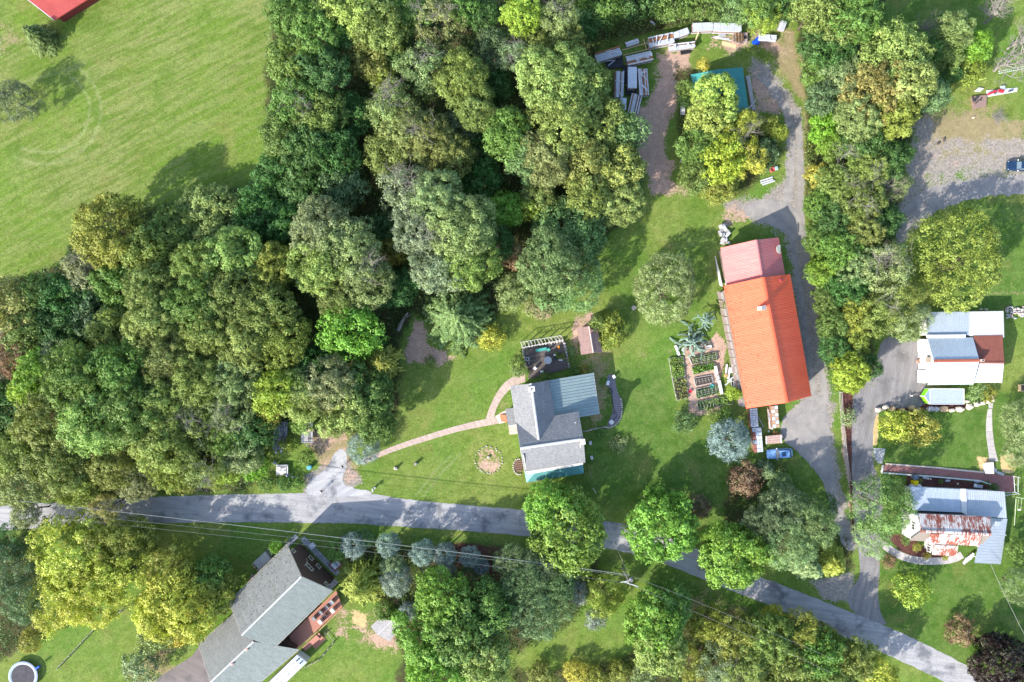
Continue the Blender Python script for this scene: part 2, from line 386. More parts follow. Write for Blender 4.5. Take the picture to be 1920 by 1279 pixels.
c = mixc(n, rng(n, mth(n, 'ADD', CC[0], mth(n, 'MULTIPLY', brk, .3)), .4, .6), c, mixc(n, rng(n, fin, .3, .7), (.075, .032, .026), (.13, .06, .05)))
c = mixc(n, rng(n, mth(n, 'ADD', CC[1], mth(n, 'MULTIPLY', brk, .5)), .4, .6), c, (.52, .38, .19))
c = mixc(n, 1.0, c, rng(n, vf, .32, .68, .6, 1.4), 'MULTIPLY')
c = mixc(n, 1.0, c, rng(n, fin, .32, .68, .74, 1.26), 'MULTIPLY')
c = mixc(n, 1.0, c, rng(n, noise(n, P, 1.0, 4, .7, .5), .32, .68, .84, 1.16), 'MULTIPLY')
n.links.new(c, b.inputs['Base Color']); b.inputs['Roughness'].default_value = .95; b.inputs['Specular IOR Level'].default_value = .1
bn = n.nodes.new('ShaderNodeBump'); bn.inputs['Strength'].default_value = .55; bn.inputs['Distance'].default_value = .12
n.links.new(mth(n, 'ADD', fin, vf), bn.inputs['Height']); n.links.new(bn.outputs[0], b.inputs['Normal'])
me.materials.append(gm)
ground = bpy.data.objects.new('ground', me); COL.objects.link(ground); tag(ground, kind='structure')

# ---------------------------------------------------------------- roads, drives, paths
def asphalt(name, ca, cb, ang, patch=(.1, .105, .12)):
    m, n, b = node_mat(name); tc = n.nodes.new('ShaderNodeTexCoord'); P = tc.outputs['Object']
    mp = n.nodes.new('ShaderNodeMapping'); mp.vector_type = 'TEXTURE'; mp.inputs['Rotation'].default_value = (0, 0, R(ang)); mp.inputs['Scale'].default_value = (16, 1.6, 1)
    n.links.new(P, mp.inputs[0]); st = noise(n, mp.outputs[0], 2.2, 5, .6, .3); md = noise(n, P, .25, 5, .6); fi = noise(n, P, 7, 4, .8)
    c = mixc(n, rng(n, st, .35, .65), ca, cb); c = mixc(n, rng(n, md, .52, .66, 0, .8), c, patch)
    c = mixc(n, 1., c, rng(n, fi, .3, .7, .8, 1.2), 'MULTIPLY')
    vo = n.nodes.new('ShaderNodeTexVoronoi'); vo.feature = 'DISTANCE_TO_EDGE'; vo.inputs['Scale'].default_value = .22
    wv = n.nodes.new('ShaderNodeVectorMath'); wv.operation = 'ADD'; nz = n.nodes.new('ShaderNodeTexNoise'); nz.inputs['Scale'].default_value = .8
    n.links.new(P, nz.inputs['Vector']); n.links.new(P, wv.inputs[0]); n.links.new(nz.outputs['Color'], wv.inputs[1]); n.links.new(wv.outputs[0], vo.inputs['Vector'])
    c = mixc(n, rng(n, vo.outputs[0], .0, .006, .5, 0), c, (.05, .05, .055))
    n.links.new(c, b.inputs['Base Color']); b.inputs['Roughness'].default_value = .9; b.inputs['Specular IOR Level'].default_value = .2
    return m
ROAD_T = [(-500,985),(-60,962),(0,948),(110,943),(300,930),(560,925),(640,922),(700,926),(760,936),(860,946),(980,956),(1060,965),(1140,977),(1200,988),(1290,1021),(1400,1072),(1500,1110),(1600,1150),(1660,1173),(1760,1220),(1880,1284),(2100,1410),(2700,1790)]
ROAD_B = [(-500,1040),(-60,1004),(0,994),(140,987),(300,979),(640,980),(760,988),(900,997),(1010,1008),(1100,1022),(1180,1036),(1250,1058),(1330,1091),(1420,1126),(1530,1172),(1640,1218),(1740,1262),(1830,1312),(2060,1450),(2660,1840)]
rp = rough_line(smooth_pts(WL(ROAD_T), 1, False), .7, .09, 2, False)+rough_line(smooth_pts(WL(ROAD_B), 1, False)[::-1], .7, .09, 3, False)
sheet('road', rp, .012, asphalt('road_asphalt', (.275, .27, .28), (.38, .37, .37), -8))
dp = rough_line(smooth_pts(WL([(1655,628),(1700,640),(1738,632),(1735,722),(1748,762),(1652,766),(1638,790),(1636,850),(1640,885),(1656,905),(1654,985),(1648,1010),(1650,1060),(1646,1110),(1650,1150),(1668,1178),(1600,1152),(1585,1118),(1612,1085),(1613,1060),(1604,1000),(1597,900),(1597,800),(1600,735),(1618,722),(1640,690)]), 1), .6, .06, 5)
sheet('paved_drive', dp, .008, asphalt('drive_asphalt', (.175, .165, .165), (.255, .24, .235), 80, (.125, .12, .12)))
# gravel drive with worn wheel tracks: own sheet with wandering edge
gmat, n, b = node_mat('drive_gravel'); tc = n.nodes.new('ShaderNodeTexCoord'); P = tc.outputs['Object']
fi = noise(n, P, 5, 5, .8); md = noise(n, P, .5, 4); sp = noise(n, P, 14, 2, .9)
c = mixc(n, rng(n, md, .35, .65), (.215, .20, .195), (.30, .275, .25)); c = mixc(n, rng(n, fi, .55, .75, 0, .5), c, (.15, .14, .10))
c = mixc(n, 1., c, rng(n, sp, .3, .7, .75, 1.25), 'MULTIPLY'); n.links.new(c, b.inputs['Base Color']); b.inputs['Roughness'].default_value = .95
bn = n.nodes.new('ShaderNodeBump'); bn.inputs['Strength'].default_value = .5; bn.inputs['Distance'].default_value = .05
n.links.new(fi, bn.inputs['Height']); n.links.new(bn.outputs[0], b.inputs['Normal'])
def strip(name, cl, w, z, mat, seed, amp=.15, label=None):
    P_ = smooth_pts(WL(cl), 2, False); Lf = []; Rt = []
    for i, p in enumerate(P_):
        d = (P_[min(i+1, len(P_)-1)]-P_[max(i-1, 0)]).normalized(); nn = Vector((-d.y, d.x, 0))
        Lf.append(p+nn*w/2); Rt.append(p-nn*w/2)
    return sheet(name, rough_line(Lf, .5, amp, seed, False)+rough_line(Rt[::-1], .5, amp, seed+1, False), z, mat)
strip('wheel_track', [(1428,140),(1452,170),(1476,205),(1484,260),(1482,330),(1474,390)], 1.5, .0105, gmat, 21, .35)
strip('wheel_track', [(1492,205),(1500,260),(1502,330),(1500,400),(1510,470),(1521,540),(1531,620),(1541,700),(1549,760)], 1.3, .014, gmat, 23, .25)
strip('wheel_track', [(1480,400),(1487,470),(1500,540),(1511,620),(1520,690),(1528,750)], .8, .0175, gmat, 25, .16)
sheet('gravel_drive', rough_line(smooth_pts(WL([(1478,772),(1528,735),(1548,750),(1556,800),(1560,860),(1568,920),(1580,965),(1598,1005),(1604,1030),(1585,1035),(1566,985),(1552,930),(1535,888),(1505,858),(1492,842),(1466,826),(1464,790)]), 1), .5, .16, 8), .021, gmat)
sheet('gravel_turning_place', rough_line(smooth_pts(WL([(1390,382),(1440,372),(1478,380),(1498,395),(1508,430),(1500,455),(1476,440),(1450,424),(1400,408)]), 1), .5, .25, 9), .0245, gmat)
sheet('gravel_yard', rough_line(smooth_pts(WL([(1700,378),(1740,352),(1800,338),(1960,325),(2100,330),(2100,365),(1930,362),(1820,372),(1760,392),(1722,425),(1700,450),(1680,462),(1684,420)]), 1), .6, .3, 10), .006, gmat)
sheet('parking_patch', rough_line(smooth_pts(WL([(575,905),(612,880),(634,838),(652,850),(648,880),(640,905),(660,915),(700,921),(690,930),(600,931),(572,925)]), 1), .5, .15, 12), .016, asphalt('pad_asphalt', (.33, .33, .35), (.43, .42, .42), 30))
sheet('driveway', rough_line(WL([(360,1230),(374,1212),(396,1280),(560,1330),(250,1330),(300,1268)]), .8, .08, 14), .008, asphalt('dark_drive_asphalt', (.16, .135, .125), (.20, .17, .165), -30, (.11, .1, .1)))
# paved paths built slab by slab
def slab_path(name, left, right, nslab, mats, z=.03, gap=.03, piece='paving_slab', cross=1):
    o = bpy.data.objects.new(name, None); COL.objects.link(o); tag(o, kind='structure')
    def res(pl, k):
        pl = smooth_pts(WL(pl), 2, False); ds = [0]
        for a, b_ in zip(pl[:-1], pl[1:]): ds.append(ds[-1]+(b_-a).length)
        out = []
        for i in range(k+1):
            t = ds[-1]*i/k; j = max(0, min(len(ds)-2, int(np.searchsorted(ds, t))-1)); f = (t-ds[j])/max(1e-6, ds[j+1]-ds[j])
            out.append(pl[j].lerp(pl[j+1], min(1, max(0, f))))
        return out
    A = res(left, nslab); B = res(right, nslab)
    ORG[o.name] = Vector((0, 0, 0))
    for i in range(nslab):
        d = (A[i+1]-A[i]).normalized()*gap/2
        for k in range(cross):
            t0, t1 = k/cross+.004, (k+1)/cross-.004
            q = [(A[i]+d).lerp(B[i]+d, t0), (A[i]+d).lerp(B[i]+d, t1), (A[i+1]-d).lerp(B[i+1]-d, t1), (A[i+1]-d).lerp(B[i+1]-d, t0)]
            zz = z+random.uniform(-.004, .004)
            MB().prism(q, 0, zz).build(piece, random.choice(mats), o)
    return o
def brick_mat(name, c1, c2, sc=4.5, rot=0, mortar=.02):
    m, n, b = node_mat(name); tc = n.nodes.new('ShaderNodeTexCoord')
    mp = n.nodes.new('ShaderNodeMapping'); mp.inputs['Rotation'].default_value = (0, 0, R(rot)); n.links.new(tc.outputs['Object'], mp.inputs[0])
    br = n.nodes.new('ShaderNodeTexBrick'); br.inputs['Scale'].default_value = sc; br.inputs['Mortar Size'].default_value = mortar
    br.inputs['Color1'].default_value = (*c1, 1); br.inputs['Color2'].default_value = (*c2, 1); br.inputs['Mortar'].default_value = (*[x*.6 for x in c2], 1)
    n.links.new(mp.outputs[0], br.inputs['Vector']); fi = noise(n, tc.outputs['Object'], 1.2, 5, .7)
    n.links.new(mixc(n, 1., br.outputs['Color'], rng(n, fi, .3, .7, .8, 1.2), 'MULTIPLY'), b.inputs['Base Color']); b.inputs['Roughness'].default_value = .9
    return m
pav = [brick_mat('paver_a', (.52, .40, .34), (.44, .33, .28), 4.2, 15), brick_mat('paver_b', (.47, .37, .32), (.42, .32, .27), 4.2, 15)]
slab_path('front_path', [(673,864),(700,852),(740,835),(800,815),(860,797),(912,785),(928,782)], [(680,872),(705,860),(745,844),(805,825),(862,808),(915,798),(935,794)], 26, pav)
slab_path('curved_path', [(911,785),(916,768),(926,745),(942,720),(960,706),(985,700)], [(926,784),(929,770),(938,751),(951,734),(968,722),(985,716)], 10, pav, .034)
slab_path('step_path', [(928,781),(942,772),(952,768)], [(936,795),(944,793),(953,790)], 3, [pm('pale_step_paver', (.62, .52, .45), rough=.9)], .034)
conc = [pm('concrete_a', (.43, .40, .38), (.36, .33, .32), 1.2, .9), pm('concrete_b', (.48, .44, .42), (.39, .36, .34), 1.2, .9)]
slab_path('curved_walk', [(1652,1010),(1668,1022),(1690,1036),(1715,1044),(1750,1046),(1785,1044),(1800,1034)], [(1644,1018),(1662,1036),(1690,1051),(1715,1058),(1750,1060),(1790,1056),(1808,1046)], 12, conc)
slab_path('garden_walk', [(1852,767),(1848,795),(1849,820),(1853,845),(1855,865)], [(1860,767),(1860,795),(1862,820),(1866,845),(1872,865)], 7, conc)
slab_path('garden_walk', [(1853,755),(1854,766)], [(1862,755),(1861,766)], 1, conc)
redb = [brick_mat('red_brick_paving', (.34, .15, .135), (.27, .115, .11), 5.2, 5), brick_mat('red_brick_paving_b', (.31, .14, .125), (.26, .115, .105), 5.2, 5)]
slab_path('brick_terrace', [(1655,871),(1745,878),(1850,888)], [(1655,884),(1745,890),(1853,902)], 18, redb, .05, .012)
slab_path('brick_terrace', [(1850.5,888),(1880,890),(1903,893)], [(1853.5,902),(1866,922),(1899,922)], 5, redb, .054, .012)
# ---------------------------------------------------------------- foliage
def leaf_mat(name, trans=.35, gloss=.25):
    m = bpy.data.materials.new(name); m.use_nodes = True; n = m.node_tree
    for x in list(n.nodes): n.nodes.remove(x)
    out = n.nodes.new('ShaderNodeOutputMaterial'); oi = n.nodes.new('ShaderNodeObjectInfo')
    at = n.nodes.new('ShaderNodeAttribute'); at.attribute_name = 'tint'
    sp = n.nodes.new('ShaderNodeSeparateColor'); n.links.new(at.outputs['Color'], sp.inputs[0])
    c = mixc(n, 1., oi.outputs['Color'], rng(n, sp.outputs[0], .18, .82, .38, 1.95), 'MULTIPLY')
    pal = mixc(n, .42, c, (.42, .50, .29)); c = mixc(n, rng(n, sp.outputs[0], .52, .9, 0, .62), c, pal)
    wm = mixc(n, 1., c, (1.28, 1.12, .62), 'MULTIPLY'); c = mixc(n, rng(n, sp.outputs[1], .6, 1, 0, .45), c, wm)
    cl = mixc(n, 1., c, (.72, .95, 1.05), 'MULTIPLY'); c = mixc(n, rng(n, sp.outputs[1], .4, 0, 0, .6), c, cl)
    au = mixc(n, 1., c, (1.9, .85, .5), 'MULTIPLY'); c = mixc(n, rng(n, sp.outputs[2], .955, .965, 0, .85), c, au)
    d = n.nodes.new('ShaderNodeBsdfDiffuse'); t = n.nodes.new('ShaderNodeBsdfTranslucent'); g = n.nodes.new('ShaderNodeBsdfGlossy')
    g.inputs['Roughness'].default_value = .6
    tcl = mixc(n, 1., c, (1.25, 1.35, .6), 'MULTIPLY')
    n.links.new(c, d.inputs[0]); n.links.new(tcl, t.inputs[0])
    m1 = n.nodes.new('ShaderNodeMixShader'); m1.inputs[0].default_value = trans; n.links.new(d.outputs[0], m1.inputs[1]); n.links.new(t.outputs[0], m1.inputs[2])
    fr = n.nodes.new('ShaderNodeFresnel'); fr.inputs[0].default_value = 1.4
    fm = n.nodes.new('ShaderNodeMath'); fm.operation = 'MULTIPLY'; n.links.new(fr.outputs[0], fm.inputs[0]); fm.inputs[1].default_value = gloss
    m2 = n.nodes.new('ShaderNodeMixShader'); n.links.new(fm.outputs[0], m2.inputs[0]); n.links.new(m1.outputs[0], m2.inputs[1]); n.links.new(g.outputs[0], m2.inputs[2])
    n.links.new(m2.outputs[0], out.inputs[0]); return m
LEAF = leaf_mat('leaves', .27, .03); NEEDLE = leaf_mat('needles', .14, .03)
BARK = pm('bark', (.14, .105, .08), (.08, .06, .045), 3, .95, .6); GBARK = pm('pale_bark', (.30, .27, .24), (.20, .18, .16), 3, .95, .4)

def quads(name, pos, nor, L, Wd, tint, mat, spin=None, axis=None):
    """many small leaf faces in one mesh: kite-shaped quads"""
    k = len(pos); r = RNG
    nor = nor/np.linalg.norm(nor, axis=1, keepdims=True)
    if axis is None:
        a = r.normal(size=(k, 3))
    else: a = axis
    u = a-nor*(a*nor).sum(1, keepdims=True); u /= np.linalg.norm(u, axis=1, keepdims=True)+1e-9
    v = np.cross(nor, u); L = L.reshape(-1, 1); Wd = Wd.reshape(-1, 1)
    P_ = np.stack([pos-u*L*.5, pos+v*Wd*.5-u*L*.08, pos+u*L*.5, pos-v*Wd*.5-u*L*.08], 1).reshape(-1, 3)
    me = bpy.data.meshes.new(name)
    me.vertices.add(4*k); me.vertices.foreach_set('co', P_.ravel().astype(np.float32))
    me.loops.add(4*k); me.loops.foreach_set('vertex_index', np.arange(4*k, dtype=np.int32))
    me.polygons.add(k); me.polygons.foreach_set('loop_start', np.arange(0, 4*k, 4, dtype=np.int32))
    me.update(calc_edges=True)
    at = me.attributes.new('tint', 'FLOAT_COLOR', 'POINT')
    t = np.concatenate([np.clip(tint, 0, 1), np.ones((k, 1))], 1); at.data.foreach_set('color', np.repeat(t, 4, 0).ravel().astype(np.float32))
    me.materials.append(mat); return me
def unit(v): return v/(np.linalg.norm(v, axis=1, keepdims=True)+1e-9)
def crown(name, Rr, Rz, lobe, clump, leaf, nleaf, seed, low=-.35, spread=.18, tips=.12, mat=None, patch=1.0, open_=0.0, wl=.62, hole=0):
    r = np.random.default_rng(seed)
    # outline wanders with azimuth
    ph = r.random(5)*6.28; am = r.random(5)*np.array([.13, .11, .08, .06, .05])
    def outl(az): return 1+sum(am[i]*np.sin((i+2)*az+ph[i]) for i in range(5))
    nl = int(4.6*(Rr/lobe)**2*(Rz/Rr)**.5)
    nf = int(nl*2/(1-low)); kk = np.arange(nf)+.5; zz = 1-2*kk/nf; gg = kk*2.39996+r.random()*6; sq = np.sqrt(1-zz*zz)
    d = np.stack([sq*np.cos(gg), sq*np.sin(gg), zz], 1); d = unit(d+r.normal(size=d.shape)*.45*lobe/Rr); d = d[d[:, 2] > low][:nl]
    az = np.arctan2(d[:, 1], d[:, 0]); rad = (1-.62*lobe/Rr)*(1+r.uniform(-spread, spread*.3, len(d)))
    LC = d*np.array([Rr, Rr, Rz])*rad[:, None]; LC[:, :2] *= outl(az)[:, None]
    inn = r.random(len(d)) < .16; LC[inn] *= .62
    LR = lobe*r.uniform(.62, 1.15, len(d))
    LT = np.stack([r.random(len(d)), np.clip(r.normal(.5, .22*patch, len(d)), 0, 1), r.random(len(d))], 1)
    if open_: keep = r.random(len(d)) > open_; LC, LR, LT, d = LC[keep], LR[keep], LT[keep], d[keep]
    # clumps sit on the lobes
    per = max(4, int(5.0*(lobe/clump)**2*.55)); C = []; CN = []; CT = []; 
    for i in range(len(LC)):
        q = unit(r.normal(size=(per, 3))+d[i]*.55+np.array([0, 0, .35]))
        C.append(LC[i]+q*LR[i]*r.uniform(.72, 1.08, (per, 1))); CN.append(q)
        t = LT[i]*.45+np.stack([r.random(per), np.clip(r.normal(.5, .2, per), 0, 1), r.random(per)], 1)*.55
        CT.append(t)
    C = np.concatenate(C); CN = np.concatenate(CN); CT = np.concatenate(CT)
    pc = max(3, nleaf//len(C)); k = len(C)*pc; ci = np.repeat(np.arange(len(C)), pc)
    q = unit(r.normal(size=(k, 3))+CN[ci]*.4)
    pos = C[ci]+q*clump*(r.random((k, 1))**.5)*r.uniform(.8, 1.25, (k, 1))*np.array([1, 1, .75])
    far = r.random(k) < tips; pos[far] += q[far]*clump*r.random((far.sum(), 1))*1.1
    nor = q*.85+CN[ci]*.75+np.array([0, 0, .22])+r.normal(size=(k, 3))*.34
    tint = CT[ci]*.70+np.stack([r.random(k), r.random(k)*.6+.2, r.random(k)], 1)*.30; tint[:, 2] = np.where(r.random(k) < .06, CT[ci][:, 2], r.random(k)*.955)
    L = leaf*r.uniform(.65, 1.35, k)
    return quads(name, pos, nor, L, L*wl*r.uniform(.8, 1.2, k), tint, mat or LEAF)
def conifer(name, Rr, Hh, layers, per, seed, droop=.25, width=.16, leaf=.22, dens=1.0, curl=0., tipup=.0, round_=False, bare=0):
    """whorls of drooping boughs; each bough carries flat sprays of needles"""
    r = np.random.default_rng(seed); POS = []; NOR = []; AX = []; T = []; LL = []
    for li in range(layers):
        f = li/(layers-1); prof = (1-f)**.85 if not round_ else math.sqrt(max(0, 1-f**2.2))
        Lb0 = Rr*(.10+.9*prof); z0 = -Hh*.5+Hh*f; nb = max(5, int(per*(.35+.65*prof)))
        off = r.random()*6.28
        for b_ in range(nb):
            az = off+6.283*b_/nb+r.normal(0, .12); Lb = Lb0*r.uniform(.7, 1.1); tb = r.random(); hb = np.clip(r.normal(.5, .16), 0, 1)
            k = max(8, int(dens*Lb*26)); s = r.random(k)**.75
            ang = az+curl*s*r.choice((-1, 1)); wd = width*Lb*np.sin(np.clip(s, 0, 1)*3.0)**.7+.05
            off_ = r.normal(0, .5, k)*wd
            x = np.cos(ang)*s*Lb-np.sin(ang)*off_; y = np.sin(ang)*s*Lb+np.cos(ang)*off_
            z = z0-droop*Lb*s*s+tipup*Lb*s**3+r.normal(0, .05, k)-abs(off_)*.35
            POS.append(np.stack([x, y, z], 1)); n_ = np.stack([np.cos(ang)*.35-np.sin(ang)*off_/(wd+.01)*.45, np.sin(ang)*.35+np.cos(ang)*off_/(wd+.01)*.45, np.ones(k)], 1)+r.normal(0, .28, (k, 3))
            NOR.append(n_); sg = np.sign(off_)*.8
            AX.append(np.stack([np.cos(ang)-np.sin(ang)*sg, np.sin(ang)+np.cos(ang)*sg, -.3*np.ones(k)], 1)+r.normal(0, .2, (k, 3)))
            T.append(np.stack([tb*.4+r.random(k)*.35+s*.25, hb*.7+r.random(k)*.3, r.random(k)*.95], 1)); LL.append(np.full(k, leaf)*r.uniform(.7, 1.4, k))
    L = np.concatenate(LL)
    return quads(name, np.concatenate(POS), np.concatenate(NOR), L*1.5, L*.5, np.concatenate(T), NEEDLE, axis=np.concatenate(AX))
def limb_mesh(name, Hh, Rr, r0, n, seed, mat, thin=False, depth=3, spread=.9, up=.55):
    rr = random.Random(seed); mb = MB()
    def grow(p, d, L, rad, lev):
        k = 3; pts = [p]; q = Vector(p); dd = Vector(d)
        for i in range(k):
            dd = (dd+Vector((rr.uniform(-.28, .28), rr.uniform(-.28, .28), rr.uniform(-.12, .2)))).normalized(); q = q+dd*L/k; pts.append(Vector(q))
        mb.tube(pts, [rad*(1-.22*i) for i in range(k+1)], 4 if lev else 7, cap=False)
        if lev < depth:
            for j in range(n if lev == 0 else rr.randint(3, 5 if thin else 3)):
                t = rr.uniform(.35, 1); b_ = pts[min(k, int(t*k)+0)].lerp(pts[min(k, int(t*k)+1)], t*k % 1)
                a = rr.random()*6.28; nd = (dd*.5+Vector((math.cos(a)*spread, math.sin(a)*spread, rr.uniform(.0, up)))).normalized()
                grow(b_, nd, L*rr.uniform(.5, .75) if lev else Rr*rr.uniform(.6, .95), rad*(.5 if lev else .42), lev+1)
    grow(Vector((0, 0, -.1)), Vector((0, 0, 1)), Hh, r0, 0)
    return mb.mesh(name, mat)
CR = {}
for i, lb_ in enumerate((1.55, 1.15, 1.9, 1.35, 1.7, 1.0)): CR['oak', i] = (crown('crown_fine', 7.5, 5.6, lb_, .46 if lb_ > 1.2 else .38, .36, 23000, 100+i, patch=1.2, spread=.18 if i % 2 else .26, tips=.12+.04*(i % 3), open_=(0, .1, .05)[i % 3]), 7.5, 5.6)
for i in range(3): CR['maple', i] = (crown('crown_maple', 6.0, 5.2, 1.5, .46, .38, 18000, 120+i, low=-.5, spread=.12, tips=.08), 6.0, 5.2)
for i in range(3): CR['mid', i] = (crown('crown_middling', 4.6, 3.8, 1.3, .44, .32, 11000, 140+i), 4.6, 3.8)
for i in range(3): CR['small', i] = (crown('crown_small', 2.4, 2.0, .85, .36, .26, 3200, 160+i, low=-.5), 2.4, 2.0)
for i in range(3): CR['bush', i] = (crown('crown_bush', 1.0, .8, .42, .22, .18, 900, 180+i, low=-.2), 1.0, .8)
for i in range(2): CR['loose', i] = (crown('crown_loose', 6.0, 4.6, 1.3, .55, .34, 8500, 200+i, open_=.3, tips=.3, patch=1.6), 6.0, 4.6)
for i in range(2): CR['dome', i] = (crown('crown_dense', 6.0, 4.6, .95, .34, .30, 17000, 220+i, spread=.05, tips=.04, patch=.6, wl=.42), 6.0, 4.6)
for i in range(2): CR['spruce', i] = (conifer('boughs_spruce', 4.2, 9, 17, 17, 240+i, .30, .17, .26, 1.15), 4.2, 4.5)
CR['shag', 0] = (conifer('boughs_shaggy', 7.0, 8, 15, 22, 260, .30, .09, .30, 1.0, curl=.35), 7.0, 4.0)
CR['shag', 1] = (conifer('boughs_shaggy', 7.0, 8, 13, 20, 261, .22, .065, .30, .8, curl=.6), 7.0, 4.0)
for i in range(2): CR['pine', i] = (crown('boughs_pine', 6.0, 4.6, 1.15, .48, .42, 12000, 280+i, open_=.12, tips=.2, mat=NEEDLE, wl=.26, patch=.8), 6.0, 4.6)
for i in range(2): CR['bluespruce', i] = (crown('boughs_blue', 3.0, 3.0, .68, .32, .30, 9000, 290+i, low=-.6, spread=.2, tips=.28, mat=NEEDLE, wl=.28, patch=.9), 3.0, 3.0)
CR['weep', 0] = (conifer('boughs_weeping', 4.5, 2.0, 5, 9, 300, .15, .045, .26, 2.2, curl=.9), 4.5, 1.2)
BARE = [limb_mesh('limbs', 3.0, 4.6, .30, 7, 400+i, GBARK, True, 4, 1.0, .5) for i in range(2)]
TRUNK = [limb_mesh('trunk', 6.5, 3.4, .30, 6, 420+i, BARK, False, 2, .8, .7) for i in range(3)]
TRUNKS = limb_mesh('trunk', 3.0, 1.2, .14, 5, 430, BARK, False, 1, .8, .7)
TWIGS = [limb_mesh('dead_limb', 1.5, 3.8, .11, 6, 440+i, GBARK, True, 3, 1.0, .35) for i in range(2)]
CONTRUNK = MB().tube([(0, 0, -.1), (0, 0, .5), (0, 0, 1)], [.22, .16, .03], 7).mesh('trunk', BARK)
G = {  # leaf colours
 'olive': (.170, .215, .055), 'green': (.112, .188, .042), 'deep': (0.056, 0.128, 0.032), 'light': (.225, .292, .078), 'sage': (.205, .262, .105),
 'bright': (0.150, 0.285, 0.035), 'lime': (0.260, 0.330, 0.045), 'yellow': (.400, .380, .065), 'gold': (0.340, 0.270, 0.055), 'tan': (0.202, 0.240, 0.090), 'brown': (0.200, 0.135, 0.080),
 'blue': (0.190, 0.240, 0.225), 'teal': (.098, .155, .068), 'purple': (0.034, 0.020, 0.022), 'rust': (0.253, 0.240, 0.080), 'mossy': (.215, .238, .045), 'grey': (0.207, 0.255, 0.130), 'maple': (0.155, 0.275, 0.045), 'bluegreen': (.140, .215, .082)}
NAMES = {'oak': ('deciduous_tree', 'tree'), 'maple': ('deciduous_tree', 'tree'), 'mid': ('deciduous_tree', 'tree'), 'small': ('small_tree', 'tree'), 'bush': ('shrub', 'shrub'),
 'loose': ('deciduous_tree', 'tree'), 'dome': ('round_tree', 'tree'), 'spruce': ('spruce_tree', 'tree'), 'shag': ('conifer_tree', 'tree'), 'pine': ('pine_tree', 'tree'),
 'bluespruce': ('blue_spruce', 'tree'), 'weep': ('weeping_cedar', 'tree'), 'bare': ('bare_tree', 'tree')}
TR = random.Random(5)
def tree(px, py, r, h, kind, colr, label, group=None, var=None, dead=0, squash=1.0, zr=None):
    """px,py: where the crown's middle shows; r: its radius in 0.1 m; h: height in m"""
    rad = r*PX
    if kind == 'bare':
        x = W(px, py, h*.6); o = thing('bare_tree', label, 'tree', (x.x, x.y, 0), TR.random()*6.28, group, local=True)
        s = rad/4.6; l = place('trunk', BARE[TR.randint(0, 1)], o, (0, 0, 0), 0, (s, s, h/7.0)); return o
    vs = [k[1] for k in CR if k[0] == kind]; vi = TR.choice(vs) if var is None else var
    me_, R0, Z0 = CR[kind, vi]
    rad *= (1-.5*h/ALT)                                      # nearer the camera, so a little smaller in truth
    s = rad/R0
    rz = Z0*s*squash if zr is None else zr
    rz = min(rz, h*.5)
    zc = h-rz; c = W(px, py, zc)
    nm, cat = NAMES[kind]
    if kind == 'small' and r < 22: nm, cat = 'shrub', 'shrub'
    o = thing(nm, label, cat, (c.x, c.y, 0), TR.random()*6.28, group, local=True)
    cr_ = place('crown', me_, o, (0, 0, zc), 0, (s, s, rz/Z0))
    j = lambda: TR.uniform(.9, 1.1)
    base = G[colr] if isinstance(colr, str) else colr
    cr_.color = (base[0]*j(), base[1]*j(), base[2]*j(), 1)
    if kind in ('spruce', 'shag', 'bluespruce', 'pine', 'weep'):
        place('trunk', CONTRUNK, o, (0, 0, 0), 0, (max(.4, s), max(.4, s), h*.93 if kind in ('spruce', 'bluespruce') else zc+rz*.4))
    elif kind == 'bush' or nm == 'shrub':
        place('stem', TRUNKS, o, (0, 0, 0), 0, (s*.5, s*.5, zc/3.4))
    elif kind == 'small': place('trunk', TRUNKS, o, (0, 0, 0), 0, (s, s, zc/3.2))
    else: place('trunk', TR.choice(TRUNK), o, (0, 0, 0), 0, (s*1.05*R0/5, s*1.05*R0/5, zc/8.2))
    for k in range(dead):
        a = TR.random()*6.28; place('dead_limb', TWIGS[k % 2], o, (math.cos(a)*rad*.45, math.sin(a)*rad*.45, zc+rz*.35), TR.random()*6.28, (s*R0/5,)*3)
    return o
T = tree
# --- edge of the woods along the mown field
gE = 'trees along the east edge of the mown field'
T(548,28,44,11,'maple','green','dense green tree at the top edge of the photo where field meets woods',gE)
T(597,70,50,13,'maple','green','tall clumpy tree just inside the woods near the top of the field edge',gE)
T(552,118,50,12,'maple','green','rounded mid green tree bulging over the field, second from the top along its edge',gE)
T(612,135,46,13,'maple','deep','dark green tree behind the second tree of the field edge',gE)
T(560,190,48,12,'mid','green','clumpy green tree halfway down the east edge of the field, with paler top',gE,dead=1)
T(605,215,50,12,'maple','green','broad green tree halfway down the field edge, set back into the woods',gE)
T(535,262,44,10,'mid','green','lower clumpy tree bulging over the field below the middle of its east edge',gE)
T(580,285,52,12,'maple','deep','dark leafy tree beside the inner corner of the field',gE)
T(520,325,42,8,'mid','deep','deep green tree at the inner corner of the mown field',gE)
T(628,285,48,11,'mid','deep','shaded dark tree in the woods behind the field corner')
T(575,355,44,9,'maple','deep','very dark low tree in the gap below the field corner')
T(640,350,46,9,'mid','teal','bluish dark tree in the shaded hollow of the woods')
T(660,215,40,9,'mid','deep','dark tree in the gap west of the olive brown trees')
